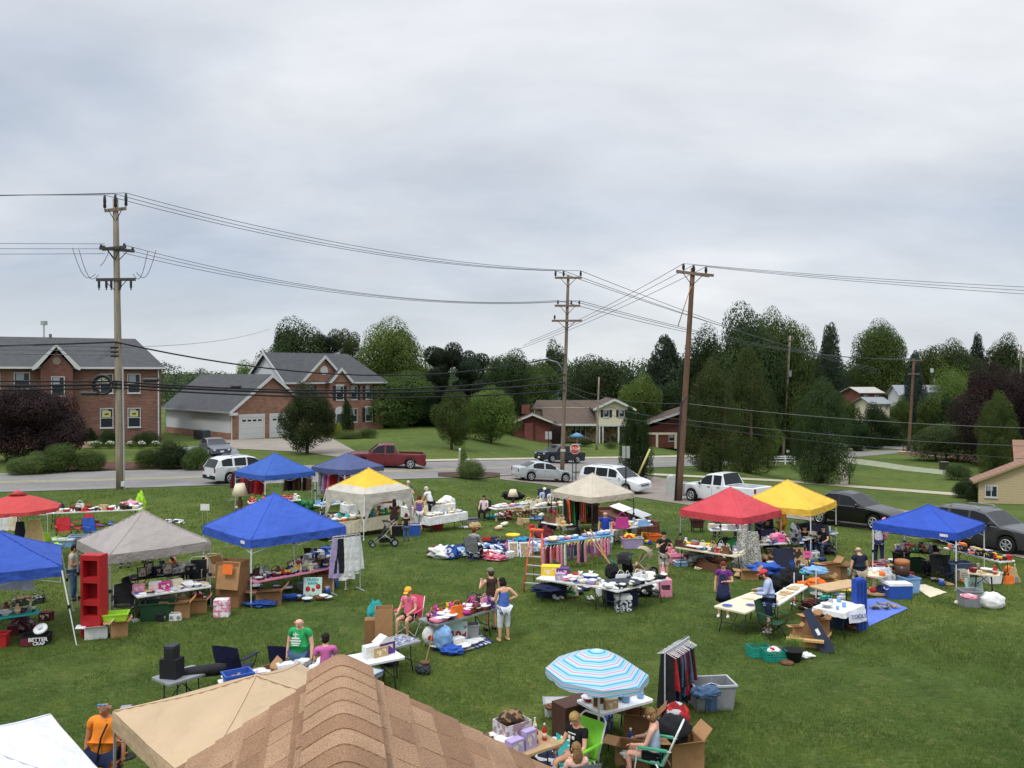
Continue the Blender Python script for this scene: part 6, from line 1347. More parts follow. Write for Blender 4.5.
# ================================================================ FOREGROUND ROOF
def near_roof():
 o=thing('shingled_roof','brown shingled gable roof with capped ridge in front of the camera','roof',(-.80,3.9,5.685),R(12.2));pt=.587;an=math.atan(pt);ca,sa=math.cos(an),math.sin(an)
 tones=[mat(c,.95,'granules') for c in ('96755b','8e6d53','9c7c60','88684f','a08064')];rr=random.Random(11);shadow=mat('4a3429',.95)
 for s in (-1,1):
  mb=MB();D=3.0;y0,y1=-5.2,.0
  def P(x,y,n):return (s*(x*ca+n*sa),y,-x*sa+n*ca-.02)
  def slab(x0,x1,ya,yb,n0,n1,th,m):# x down slope;n0,n1 heights at upper and lower edge
   v=[P(x0,ya,n0),P(x0,yb,n0),P(x1,yb,n1),P(x1,ya,n1),P(x0,ya,n0-th),P(x0,yb,n0-th),P(x1,yb,n1-th),P(x1,ya,n1-th)]
   mb.add(v,[(0,1,2,3),(7,6,5,4),(0,4,5,1),(1,5,6,2),(2,6,7,3),(3,7,4,0)],m)
  slab(0,D,y0,y1-.01,-.02,-.02,.03,shadow)
  k=0;x=.06
  while x < D-.1:
   y=y1+rr.uniform(-.0,.012)
   slab(x,x+.17,y0,y-.004,-.008,.003,.008,rr.choice(tones[:4]))
   y -= rr.uniform(.05,.2)
   while y > y0:
    w_=rr.uniform(.13,.24);hi=1
    if hi:slab(x-.004,x+.142,y-w_,y-.003,-.001,.0055+rr.uniform(-.001,.002),.005,rr.choice(tones))
    y -= w_+rr.uniform(.003,.006)
   x += .137;k += 1
  mb.build('roof_plane',o)
 mb=MB();y=.02;i=0
 while y > -5.2:
  m=tones[(i*7+i//3) % 5];L_=.165;
  def fn(u,v,y=y):
   x=(u-.5)*.31;z=-pt*math.sqrt(x*x+.0016)+.031;lift=.006*v;return (x*.97,y-L_*v,z+lift)
  mb.grid(fn,14,1,m,True,.005)
  y -= .137;i += 1
 mb.build('ridge_cap',o)
 mb=MB()
 for s in (-1,1):mb.prism([(0,-.045),(s*2.6,-2.6*pt-.045),(s*2.6,-2.6*pt-.2),(0,-.2)],-.02,.012,mat('c2b8a4',.7),'y')
 mb.build('rake_board',o)
 mb=MB();mb.prism([(-2.3,-2.3*pt-.08),(0,-.08),(2.3,-2.3*pt-.08),(2.3,-5.65),(-2.3,-5.65)],-5.0,-.3,mat('b9a98b',.8,'siding',.08),'y');mb.build('gable_wall',o)
near_roof()
# ================================================================ CANOPIES
def can(name,label,p,**k):return canopy(name,label,gnd(p[4],p[5]),p[0],p[1],p[2],p[3],**k)
can('pop_up_canopy','large royal blue canopy in the middle left of the field',(3.34,.77,2.05,3.14,-7.83,27.61),col_='3a5cb8',logo=True)
can('pop_up_canopy','taupe grey canopy over the books and the red shelf',(2.9,.76,1.98,2.9,-11.18,25.44),col_='a39a95',legcol='grey')
can('pop_up_canopy','royal blue canopy cut off by the left edge, with a slanting white leg',(3.0,.5,2.03,2.85,-13.75,22.42),col_='3656ae',slant=.32)
can('pop_up_canopy','small bright blue canopy in front of the white hatchback',(2.94,.82,1.98,2.93,-12.39,43.9),col_='3a5fae')
can('pop_up_canopy','dull navy canopy in front of the red pickup truck',(2.76,.9,2.04,2.8,-9.02,46.11),col_='525c84',legcol='white')
can('pop_up_canopy','cream coloured canopy in front of the white minivan',(2.79,.68,1.95,2.85,3.85,40.14),col_='c6bba8',legcol='dark')
can('pop_up_canopy','red canopy at the centre right of the sale',(2.86,.74,1.97,2.88,8.81,33.8),col_='cc4a52',legcol='grey')
can('pop_up_canopy','golden yellow canopy beside the red one',(3.1,.89,2.05,3.0,11.73,35.72),col_='e8bd46')
can('pop_up_canopy','royal blue canopy at the right in front of the dark estate car',(2.8,.76,1.98,2.64,14.91,30.0),col_='2f52b4',logo=True)
can('pop_up_canopy','plain sand coloured canopy touching the shingled roof',(3.0,.74,2.1,2.66,-3.7,12.1),col_='c3a988',legcol='grey')
can('pop_up_canopy','bright white canopy corner at the bottom left',(3.0,.74,2.1,2.75,-6.75,9.95),col_='e6e6ee',legcol='grey')
can('garden_gazebo','gazebo with yellow roof and white curved legs',(2.75,.86,1.9,2.85,-6.56,38.41),col_='c9c3b6',top2='e8bf40',val=.42,drape=1.25,slant=.3,legcol='white')
def market_umbrella(label,px,py,rimr,ztop,zrim,colr,n=8,pole_c='dark brown',stripes=None,tilt=0,base=None,cat='umbrella'):
 Y=(HC-ztop)/((py-375)/FPX);P=gnd((px-512)*Y/FPX,Y) if base is None else base;o=thing('parasol',label,cat,P);
 m=mat(colr,.8,'canopy') if not stripes else mat('aaaaaa',.8,'umbrella');TM=Matrix.Rotation(tilt,4,'Y')
 def fn(u,v):
  a=2*math.pi*u;seg=math.cos(math.pi/n)/math.cos(((a % (2*math.pi/n))-math.pi/n));r=rimr*v*seg;z=ztop-(ztop-zrim)*(v**1.35);q=TM @ Vector((r*math.cos(a),r*math.sin(a),z-ztop));return (q.x,q.y,q.z+ztop)
 mb=MB();mb.grid(fn,n*6,12,m);mb.build('canopy',o)
 def fl(u,v):p=Vector(fn(u,1));f=.14*v*(.75+.25*abs(math.sin(u*n*math.pi*2)));return (p.x*(1+.01*v),p.y*(1+.01*v),p.z-f)
 mb=MB();mb.grid(fl,n*6,1,m);mb.build('valance',o)
 if not stripes:mb=MB();mb.lathe([(rimr*.22,ztop-.02),(.05,ztop+.12),(0,ztop+.14)],m,n=n);mb.build('vent_cap',o)
 mb=MB();mb.tube([(0,0,0),tuple(TM @ Vector((0,0,.1)))[:2]+(ztop-.05,)],.022,C(pole_c),8);mb.build('pole',o)
 for k in range(n):
  a=2*math.pi*k/n;mb=MB();mb.tube([tuple(Vector(fn(k/n,t))-Vector((0,0,.02))) for t in (.05,.35,.7,.98)],.008,C('silver'),4);mb.build('rib',o)
 return o
market_umbrella('large faded red market umbrella at the left edge',17,494,1.42,2.75,2.25,'c44a48')
def beach():
 Y=14.9;P=gnd((599-512)*Y/FPX,Y);return market_umbrella('striped beach umbrella in pale blue pink and white',598,648,.92,2.12,1.72,'aaaaaa',8,'white',True,R(4),P)
beach()
# ================================================================ TABLES
wt='white'
table('teal',(-18,617),(38,609),.75,'teal','folding table with teal cloth under the left blue canopy',h=.72)
table('redumb',(-5,556),(48,548),.7,'black','dark table heaped with bags beside the red umbrella')
table('backleft',(48,512),(142,508),.75,wt,'long white table of oddments behind the taupe canopy')
table('books',(134,594),(208,583.5),.75,wt,'white table of books under the taupe canopy')
table('books2',(128,578),(196,569.5),.6,'black','black table behind the book table')
table('bluet',(249,579.5),(336,564.5),.75,'pink','long table with pink paper cover under the large blue canopy')
table('bluet2',(302,560),(334,552),.6,wt,'small white table behind the picture frame table')
table('gaz',(318,523),(386,515),.8,wt,'cream skirted table under the yellow roofed gazebo',skirt='cream',drop=.55)
table('gazback',(344,504),(398,499),.7,wt,'back table with white cloth under the gazebo',skirt='white',drop=.4)
table('gazr',(404,506),(452,504),.7,wt,'white clothed table beyond the leaning man',skirt='white',drop=.5)
table('gazr2',(424,516),(462,512),.75,wt,'white clothed table with hanging corner right of the gazebo',skirt='white',drop=.35)
table('navyt',(318,505),(352,500),.7,wt,'white table under the navy canopy')
table('bluem',(248,502),(300,499),.7,wt,'table of green and red things under the small blue canopy')
table('seat',(492,507),(532,505),.7,wt,'white table behind the straw hats')
table('straw',(528,506),(562,505),.8,wt,'table of straw goods in front of the two seated men')
table('creaml',(546,521),(568,525),.7,wt,'small table left of the clothes under the cream canopy')
table('creamr',(607,528),(648,524),.7,wt,'table with the pink bag under the cream canopy')
table('toys',(541,576),(606,584),.75,wt,'white table with yellow box next to the ladder')
table('black1',(608,588),(658,577.5),.75,wt,'white table with black bags in front of the stroller')
table('redt',(680,546),(741,554),.8,'cream','long table of bric a brac under the red canopy')
table('redback',(709,529),(746,529),.6,wt,'white table beside the woman in magenta')
table('yel',(752,543),(800,541),.6,wt,'white table in front of the yellow canopy leg')
table('yel2',(798,538),(832,532),.6,wt,'white table end under the golden yellow canopy')
table('bare',(729,608.5),(767,595.5),.95,'cream','nearly empty cream table between the woman and the man in red cap')
table('bare2',(770,602),(800,586),.5,wt,'white table end behind the man in red cap')
table('pad',(818,588),(858,582),.7,'tan','low tan table with orange bag')
table('cloth',(828,610),(849,602.5),.85,wt,'white clothed table beside the blue folded case',skirt='white',drop=.12)
table('bright',(895,549),(940,552),.7,'dark brown','dark table under the right blue canopy')
table('bright2',(950,548),(1008,560),.7,wt,'long white table at the far right under the canopy edge')
table('bright3',(968,571),(1000,574),.6,'cream','small table by the grey box at the right')
table('front',(222,686),(398,652),.8,wt,'long white table behind the sand canopy')
table('frontb',(382,645),(412,637),.75,'grey','dark framed table covered in picture sheets')
table('speaker',(160,681),(202,668),.7,'grey','small dark table carrying the black boxes')
table('pinkw',(427,622),(488,606),.75,'grey','table of toys beside the seated woman in pink')
table('bl1',(490,752),(546,734),.9,'tan','pale wooden table with the large carton near the roof edge')
table('bl2',(589,707),(640,693),.8,wt,'white topped table below the striped umbrella')
E_=['carton','book','mug','jar'];JUNK=['mug','bowl','vase','jar','bottle','plate','basket','carton','soft toy','picture frame','book','folded clothes','radio','pair of shoes','handbag','mug','bowl','toy truck']
MIX=['white','cream','brown','red','navy','tan','grey','dark brown','maroon','silver','green']
clutter('teal','on the teal table',['mug','vase','jar','bottle','plate','bowl','basket'],['cream','grey','maroon','white','tan','dark green'],.2,3,.1,3)
clutter('redumb','on the red umbrella table',['handbag','folded clothes','carton','radio','pair of shoes'],['maroon','black','dark brown','navy','orange','grey','brown'],.26,2,.05,4,sc=1.25)
clutter('backleft','on the long back table',['folded clothes','basket','carton','bowl','sun hat','handbag','pair of shoes'],['white','cream','navy','tan','black','red','brown'],.3,2,.1,5,sc=1.15)
clutter('books','on the book table',['book','book','book','carton','bowl','plate'],['white','cream','tan','silver','navy','lilac','magenta','pink'],.23,3,.08,6)
clutter('books2','on the black back table',['book','radio','carton','picture frame'],['black','grey','silver','dark brown','navy'],.26,2,.1,7)
clutter('bluet','on the pink covered table',JUNK,['red','maroon','white','grey','navy','silver','cream','dark brown','pink'],.21,3,.08,8)
clutter('bluet2','on the small white table',['carton','mug','vase','folded clothes'],['navy','grey','white','blue'],.22,2,.1,9)
clutter('gaz','on the gazebo table',['basket','ball','bowl','soft toy','folded clothes'],['orange','tan','teal','white','brown','green'],.26,3,.1,10,sc=1.2)
clutter('gazback','on the gazebo back table',['folded clothes','plate','bowl','carton'],['white','pink','orange','cream'],.32,2,.15,11)
clutter('gazr','on the leaning man table',['mug','plate','bowl','jar'],['white','yellow','cream'],.25,2,.1,12)
clutter('gazr2','on the corner clothed table',['plate','bowl','mug','vase'],['white','cream','yellow','grey'],.25,2,.15,13)
clutter('navyt','on the navy canopy table',['folded clothes','handbag'],['white','lilac','light blue','black'],.35,2,.1,14)
clutter('bluem','on the far blue canopy table',['folded clothes','carton','soft toy','ball'],['green','red','orange','white','lime'],.33,2,.1,15)
clutter('seat','on the straw hat table',['plate','bowl','folded clothes'],['white','cream','pink'],.33,2,.2,16)
clutter('straw','on the straw goods table',['sun hat','basket','handbag','folded clothes'],['tan','cream','brown','white'],.3,3,.02,17,sc=1.2)
clutter('creaml','on the table by the rack',['handbag','sun hat'],['tan','brown','black'],.3,2,.1,18,sc=1.2)
clutter('creamr','on the pink bag table',['folded clothes','soft toy','carton','handbag'],['pink','white','light blue','red','cream'],.28,2,.1,19)
clutter('toys','on the table by the ladder',['folded clothes','carton','soft toy','bowl','plate','mug'],['white','cream','lilac','pink','tan','red','light blue'],.22,3,.15,20,u0=.28)
clutter('black1','on the stroller table',['folded clothes','handbag','mug','pair of shoes','bowl'],['black','white','grey','cream','black'],.22,3,.12,21)
clutter('redt','on the bric a brac table',JUNK,['brown','white','dark brown','tan','cream','red','silver','maroon','grey'],.18,3,.05,22)
clutter('redback','on the magenta woman table',['plate','bowl','carton'],['white','cream','silver'],.26,2,.1,23)
clutter('yel','on the yellow canopy table',['carton','book','bowl','soft toy','handbag'],['cream','blue','yellow','white','brown'],.26,2,.2,24)
clutter('yel2','on the yellow table end',['plate','book','carton'],['white','cream','grey'],.3,2,.3,25)
clutter('bare','on the bare table',['plate','book','mug'],['silver','cream','white','tan'],.5,2,.6,45)
clutter('bare2','on the red cap table',['book','carton'],['tan','cream'],.3,1,.3,26)
clutter('cloth','on the white cloth',['mug','bowl','jar'],['light blue','silver','white'],.35,2,.3,27)
clutter('bright','on the dark canopy table',JUNK,MIX,.2,3,.08,28)
clutter('bright2','on the far right table',['bottle','mug','jar','book','carton','toy truck','plate'],['white','orange','black','dark brown','red','silver','cream','navy'],.22,3,.12,29)
clutter('bright3','on the small right table',['carton','basket','bowl','vase','book'],['teal','tan','red','white','dark green'],.25,2,.02,30)
clutter('front','on the long front table',['mug','bowl','bowl','jar','carton','folded clothes','plate'],['white','lilac','cream','purple','brown','tan','blue','silver'],.22,3,.25,31,u1=.62)
clutter('pinkw','on the toy table',['soft toy','folded clothes','basket','ball','handbag','bowl'],['yellow','orange','magenta','purple','maroon','dark brown','cream','pink'],.24,3,.05,32,sc=1.15)
clutter('bl1','on the pale wooden table',['soft toy','mug','bottle','vase'],['pink','cream','dark brown','red'],.22,2,.35,33,u0=.6)
clutter('bl2','on the striped umbrella table',['mug','vase','jar','bowl','carton','bottle'],['red','tan','light blue','white','silver','dark brown'],.2,3,.18,34)
Bx=lambda px,py,a,lab,rz=.6,fn=open_carton,cat='box',name=None,**k:place(fn,a,px,py,lab,cat,rz,name=name,**k)
Bx(97,637,(.55,.42,.3,'white'),'open pale carton with spread flaps at the foot of the red shelf',.35)
Bx(119,636,(.42,.34,.38,0),'brown carton under the lime green bin',.5)
place(tote,(.62,.42,.2,'lime'),116,620,'lime green plastic bin lying on the brown carton','bin',.3,.38)
Bx(179,617,(.6,.42,.42,0),'open cardboard box under the book table, left one',.3);Bx(197,612,(.55,.4,.36,0),'open cardboard box under the book table, right one',.35)
pile(179,600,.45,.35,.2,'tan','small tan goods filling the left open box','goods','goods_heap',z=.3,c2='white');pile(197,598,.42,.3,.2,'red','red and white goods filling the right open box','goods','goods_heap',z=.26,c2='white')
Bx(158,619,(.95,.5,.5,'dark green'),'big dark green box of glassware under the book table',.25,tote,'box');pile(157,600,.8,.4,.25,'grey','grey glass pieces heaped in the dark green box','goods','goods_heap',z=.42,c2='silver')
def tall_box(px,py,w_,d,h,label,rz,note=True):
 P=at(px,py);o=thing('cardboard_box',label,'box',P,rz);mb=MB();mb.open_box((0,d/2,0),(w_,d,h),cardd);mb.build('body',o)
 mb=MB();mb.box((w_*.1,-.05,h*.72),(w_*.95,.015,h*.62),cardb,rx=R(-12));mb.build('flap',o);mb=MB();mb.box((-w_*.45,-.02,h+.08),(w_*.5,.02,.3),cardb,rx=R(30),ry=R(-15));mb.build('flap',o)
 return o
o=tall_box(227,607,.78,.6,1.35,'tall open wardrobe carton with an orange price card',-.25);mb=MB();mb.box((.12,-.15,1.18),(.34,.01,.3),C('orange'),rx=R(-12));tag(mb.build('price_card',None),'bright orange card taped to the tall carton flap','sign').location=o.location
bpy.data.objects['price_card'].rotation_euler=(0,0,-.25)
o=thing('toilet_roll_pack','pink and white wrapped pack standing left of the tall carton','pack',at(222,616),.1)
for k in range(3):mb=MB();mb.box((0,0,.08+k*.17),(.42,.3,.155),mat(PAL['pink'],.7,'print',c2='e4dede',scale=7),top=.97);mb.build('layer',o)
Bx(269,604,(.75,.45,.4,1),'dark brown box under the pink covered table',.2);pile(262,606,.9,.5,.22,'2a4a8e','crumpled blue tarp heaped below the pink covered table','tarp','tarp',seed=4,amp=.4);pile(288,600,.9,.4,.2,'2a4a8e','blue plastic sheeting at the right of the dark brown box','tarp','tarp',seed=8,amp=.4)
Bx(326,590,(.55,.4,.5,0),'cardboard box behind the strawberry poster',.2)
def poster(px,py,w_,h,label,rz=-.12,lean=12):
 P=at(px,py);o=thing('poster',label,'sign',P,rz);M=Matrix.Rotation(R(-lean),4,'X');mb=MB();mb.add([M @ Vector((x,y,z)) for x in (-w_/2,w_/2) for y in (-.008,.008) for z in (0,h)],[(0,1,3,2),(4,6,7,5),(0,4,5,1),(2,3,7,6),(0,2,6,4),(1,5,7,3)],mat('bcd5cb',.7));mb.build('board',o);return o,M
o,M=poster(312.5,596,.58,.58,'pale green poster with three strawberries and lettering',.1)
for x,z,r_ in ((-.15,.22,.075),(.02,.19,.055),(.17,.29,.075)):
 mb=MB();mb.blob((x,-.012,z),(r_,.006,r_*1.1),C('red'),u=12,v=8,M=M);mb.blob((x,-.014,z+r_*.9),(r_*.6,.006,r_*.25),C('green'),u=8,v=5,M=M);mb.build('strawberry',o)
text(o,'FRESH',.13,M @ upright((0,-.012,.5)),C('teal'),bold=.004);text(o,'BERRIES',.09,M @ upright((0,-.012,.39)),C('teal'),bold=.003)
o=thing('shelf_unit','tall bright red shelf unit with three open compartments','shelf',at(94.5,636),R(-8));mb=MB();w_,d,H=.56,.36,2.2;rm=C('a82226',rough=.5)
for s in (-1,1):mb.box((s*(w_/2-.035),0,H/2),(.07,d,H),rm)
for z,t in ((.02,.04),(.3,.56),(.93,.14),(1.53,.14),(2.13,.14)):mb.box((0,.001,z if t < .5 else .3),(w_-.14,d-.004,t),rm)
mb.build('carcass',o);mb=MB();mb.box((0,d/2-.03,1.2),(w_-.14,.02,.0+1.9),C('8f1c20'));
mb.build('back_panel',o).name='back_panel'
def basket_text():
 o=thing('laundry_basket','black and red basket with white lettering and a white disc inside','basket',at(36,644),R(12));mb=MB();mb.open_box((0,0,0),(.62,.42,.26),C('black'),.02,top=1.1);mb.build('body',o)
 mb=MB();mb.box((-.15,-.232,.13),(.3,.006,.2),C('maroon'),rx=R(-5));mb.build('side_panel',o)
 text(o,'BETTER',.135,upright((.12,-.242,.175)),C('white'),bold=.004);text(o,'CRAP',.115,upright((.14,-.236,.07)),C('white'),bold=.004);
 mb=MB();mb.lathe([(.06,.0),(.06,.05),(.17,.05),(.17,0)],C('white'),n=20,M=Matrix.Translation((.1,.05,.36)) @ Matrix.Rotation(R(35),4,'X'));mb.build('disc',None).location=o.location
 tag(bpy.data.objects['disc'],'white ring shaped roll standing in the lettered basket','roll')
basket_text()
pile(22,632,.6,.4,.45,'maroon','maroon and grey clothes heaped under the teal table','clothes','clothes_pile',seed=3,c2='grey');Bx(2,646,(.3,.3,.35,'red'),'red and white tin at the left edge under the teal table',.2,tote,'tin','tin')
def hung_cloth(px0,px1,py,Y,h,label,c='c7c6d8'):
 a,b=(px0-512)*Y/FPX,(px1-512)*Y/FPX;z1=atY(px0,py,Y).z;o=thing('hanging_cloth',label,'cloth',((a+b)/2,Y,z1));mb=MB();L_=b-a;mb.grid(lambda u,v:((u-.5)*L_*(1+.12*v),.05*math.sin(u*22)*v,-h*v),44,5,C(c,'cloth'),thick=0);mb.build('cloth',o)
 mb=MB();mb.cyl((-L_/2,0,0),(L_/2,0,0),.012,C('silver'),n=6);mb.build('rod',o)
hung_cloth(-12,31,567,22.3,.62,'pleated white skirt hanging from the left blue canopy')
def simple_hang(px,py,Y,kd,c,L_,wd,label,rz=0):
 P=atY(px,py,Y);return spawn(garment,(kd,c,L_,wd),P,rz,label,'garment')
for i,(px,c) in enumerate([(1,'white'),(8,'white'),(14,'cream')]):simple_hang(px,516,33,'shirt',c,.5,.5,'%s shirt, %s on the rail under the red umbrella' % (c,ORD[i]),.3)
simple_hang(20,520,31,'dress','navy',1.0,.5,'dark navy coat hanging by the red umbrella pole',.2);simple_hang(34,519,30,'dress','d0bd86',.75,.75,'pale yellow garment spread beside the navy coat',.1)
o=thing('clothes_rail','low clothes rail under the red market umbrella','clothes rack',gnd((8-512)*32.5/FPX,32.5));z1=atY(8,515,32.5).z-o.location.z;mb=MB();mb.cyl((-1.2,0,z1),(1.5,0,z1),.018,C('silver'),n=6);mb.build('rail',o)
for s in (-1.2,1.5):mb=MB();mb.cyl((s,0,0),(s,0,z1),.016,C('silver'),n=6);mb.build('post',o)
spawn(camp_chair,('lime','grey'),at(55,555),2.6,'lime green folding chair behind the left blue canopy','chair')
spawn(camp_chair,('red','black'),at(64,541),.6,'red folding chair left of the grey bins','chair');spawn(camp_chair,('red','black'),at(82,537),-.4,'red round backed chair under the long back table','chair');spawn(camp_chair,('blue','black'),at(93,541),1.0,'blue folding chair right of the two red ones','chair')
Bx(66,548,(.9,.5,.3,'grey','light blue'),'pale blue grey storage bin on the grass, left one',.1,tote,'bin',lid=True) if False else Bx(63,547,(.9,.5,.3,'light blue','silver',True),'pale blue storage bin on the grass behind the lime chair',.1,tote,'bin');Bx(79,545,(.7,.5,.4,'grey','light blue'),'grey storage bin beside the pale blue one',.2,tote,'bin')
pile(141,516,.5,.4,1.3,'lime','lime yellow jacket bundle at the end of the long back table','jacket','jacket_bundle',seed=2);pile(131,508,1.0,.5,.4,'pink','pink and white bundle near the right end of the back table','clothes','clothes_pile',z=.72,c2='white')
def yard_sign(px,pyb,pyt,label,c='white',w_=.42,h=.3):
 P=at(px,pyb);zt=atY(px,pyt,P.y).z-P.z;o=thing('yard_sign',label,'sign',P);mb=MB();mb.box((0,0,zt-h/2),(w_,.01,h),C(c));mb.build('board',o)
 for s in (-1,1):mb=MB();mb.cyl((s*w_*.3,0,0),(s*w_*.3,0,zt-h),.006,C('silver'),n=5);mb.build('stake',o)
yard_sign(205,524,504,'small blank white card on a wire stake behind the grey and blue canopies')
sheet([(165,519),(184,520),(185,524),(166,523)],'black','black and white patterned mat on the grass beyond the taupe canopy','mat','mat',c2='white',scale=9)
rack_rail('r1',(232,469.5),(264,473.5),1.75,'clothes rack of dark red coats under the small blue canopy',['maroon','maroon','navy','red'],9,'the coat rack under the small blue canopy',('dress',),(.8,1.1),.5,seed=3)
rack_rail('r2',(283,474),(312,474),1.75,'second rack at the right side of the small blue canopy',['grey','black','brown','black'],6,'the right rack under the small blue canopy',('dress','shirt'),(.8,1.1),.5,seed=4)
rack_rail('r3',(318,470.5),(350,472.5),1.8,'colourful clothes rack under the navy canopy',['pink','lilac','red','light blue','navy','white','magenta','grey'],12,'the rack under the navy canopy',('dress','shirt'),(.7,1.2),.48,seed=5)
rack_rail('r4',(354,472.5),(382,471),1.8,'sparse rack at the right of the navy canopy',['yellow','blue','red','red'],5,'the sparse rack by the navy canopy',('dress','shirt'),(.7,.9),.48,seed=6)
place(small_lamp,('brown',),240,512,'floor standing lamp with white shade before the dark red coats','lamp',0,0,name='floor_lamp',sc=(3,3,3.4))
pile(262,514,1.6,.7,.8,'orange','orange and red heap below the small blue canopy','clothes','clothes_pile',seed=5,c2='red');pile(300,512,1.7,.8,.7,'green','green heap of goods at the right of the small blue canopy','goods','goods_heap',seed=6,c2='dark green');pile(330,522,2.0,.8,.5,'black','dark heap between navy canopy and gazebo','goods','goods_heap',seed=7,c2='dark green')
pile(345,500,1.2,.5,.3,'white','white cloth draped table goods under the navy canopy','cloth','cloth_pile',seed=9,z=.75)
rack_rail('r5',(333,537),(360,534),1.85,'small garment rack at the right corner of the large blue canopy',['black','white','lilac','white','white'],5,'the rack beside the large blue canopy',('dress',),(1.1,1.35),.62,yaw_g=.15,seed=8)
Bx(322,577,(.5,.45,.5,'dark brown'),'dark box at the bottom of the stack behind the pink covered table',.1,tote,'box');place(open_carton,(.45,.4,.42,1),322,572,'brown carton on top of the dark box stack','box',.2,.52)
spawn(camp_chair,('dark brown','black'),at(316,572),2.9,'dark brown chair behind the pink covered table','chair')
spawn(lawn_chair,('black','cream'),at(198,592),.3,'black chair with cream curved frame right of the seated woman','chair');spawn(lawn_chair,('tan','cream'),at(212,588),.2,'tan chair at the right post of the taupe canopy','chair')
for i,(px,py) in enumerate([(104,622),(118,612),(112,633)]):spawn(camp_chair,('black','grey'),at(px+20,py-3),1.2*i+.4,'black folding chair frame, %s of three by the red shelf' % ORD[i],'chair') if i < 2 else None
for i,(px,c) in enumerate([(424,'maroon'),(432,'brown'),(438,'red')]):Bx(px,527+i,(.5,.4,.38,c),'%s crate under the corner table, %s from the left' % (c,ORD[i]),.1,tote,'crate')
pile(447,512,1.0,.9,1.0,'white','white sheet over a round heap behind the corner table','sheet','covered_heap',seed=4,amp=.12)
pile(409,530,.6,.4,.8,'cream','cream sack between the child and the woman in white trousers','bag','sack',seed=5);Bx(414,535,(.6,.4,.5,'blue','white'),'blue bin behind the child',.1,tote,'bin');Bx(398,536,(.6,.4,.5,'black','grey'),'black bin behind the stroller woman',.2,tote,'bin')
pile(384,503,1.3,.6,.7,'orange','orange cover folded on the back table of the gazebo','cover','cover',z=.76,seed=3);
spawn(stroller_,('black','black'),at(384,546),-1.25,'black three quarter view stroller beside the woman in brown','stroller')
Bx(472,524,(.6,.5,.3,'grey','black'),'grey box with a lid behind the seated woman in the grass',.2,tote,'box');pile(475,529,.6,.5,.35,'tan','small straw heap beside the grey box','straw goods','straw_heap',seed=5);pile(464,528,.5,.4,.1,'white','white papers lying on the grass','papers','paper_pile',seed=4)
pile(500,519,.6,.5,.35,'white','white and red bag beside the seated woman','bag','bag',seed=6,c2='red');pile(508,519,.5,.4,.5,'red','red flowers in a white pot at the table end','flowers','flower_heap',seed=7,c2='white');pile(493,519,.7,.5,.25,'teal','teal cloth bundle at her feet','cloth','cloth_pile',seed=8)
pile(524,513,1.7,1.0,.65,'tan','big heap of straw hats beside the white table','straw hats','hat_heap',seed=9,c2='cream');place(small_lamp,('dark brown',),513,506,'table lamp with bright white shade in the centre back','lamp',0,.72,sc=(2,2,2))
pile(513,500,1.3,.5,.55,'black','dark bundle behind the bright lampshade','clothes','clothes_pile',seed=4,z=.5);pile(536,520,.8,.6,.25,'light blue','pale blue cloth heap before the straw goods','cloth','cloth_pile',seed=3)
pile(548,530,.9,.6,.7,'black','black bag under the small table left of the rack','bag','bag',seed=5)
rack_rail('r6',(563,496.5),(592,493),1.8,'packed clothes rack at the left of the cream canopy',['maroon','navy','pink','green','red','dark brown','black','orange'],12,'the rack under the cream canopy',('dress','shirt'),(.9,1.3),.5,seed=10)
o=thing('clothes_display','grey framed picture leaning on a dark chest under the clothes rack','picture',at(572,532),.3);mb=MB();mb.box((0,0,.6),(.85,.03,1.0),C('silver'));mb.build('frame',o);mb=MB();mb.box((0,-.02,.6),(.62,.012,.76),C('dark brown'));mb.build('picture',o)
o=thing('chest','dark brown chest with hanging fringe under the clothes rack','chest',at(586,529),.2);mb=MB();mb.box((0,0,.75),(1.1,.5,.9),mat('4a2c24',.7,'wood'));mb.build('body',o);mb=MB();mb.box((0,0,1.22),(1.2,.6,.05),mat('3c241e',.7,'wood'));mb.build('top',o)
for x in (-.45,.45):
 for y in (-.18,.18):mb=MB();mb.box((x,y,.15),(.06,.06,.3),mat('3c241e',.7,'wood'));mb.build('leg',o)
def sofa():
 A_,B_=at(604,519),at(650,537);d=B_-A_;L_=d.length;rz=math.atan2(d.y,d.x);o=thing('sofa','long dark brown sofa behind the man in the blue polo','sofa',(A_+B_)/2,rz);m=mat('5b3a2c',.8,'cloth')
 mb=MB();mb.box((0,0,.25),(L_,.8,.35),m,top=.98);mb.build('seat',o);mb=MB();mb.box((0,.4,.45),(L_,.22,.6),m,top=.97);mb.build('backrest',o)
 for s in (-1,1):mb=MB();mb.box((s*L_/2,.02,.33),(.2,.85,.5),m,top=.9);mb.build('armrest',o)
 for i,(t,lab) in enumerate(((-.22,'white board leaning along the sofa back, left one'),(.16,'grey white board on the sofa back, right one'))):
  b=thing('board',lab,'board',(A_+B_)/2+d*t+Vector((0,0,.82)),rz);mb=MB();mb.box((0,.3,0),(L_*.32,.55,.03),C('white' if i == 0 else 'silver'),rx=R(14));mb.build('panel',b)
sofa()
place(handbag,('magenta',),622,528,'bright pink bag standing on the table under the cream canopy','bag',.2,.75,sc=(2.1,2.1,2.1));place(handbag,('light blue',),643,526,'pale blue bag at the right end of the same table','bag',.3,.75,sc=(1.8,1.8,1.2))
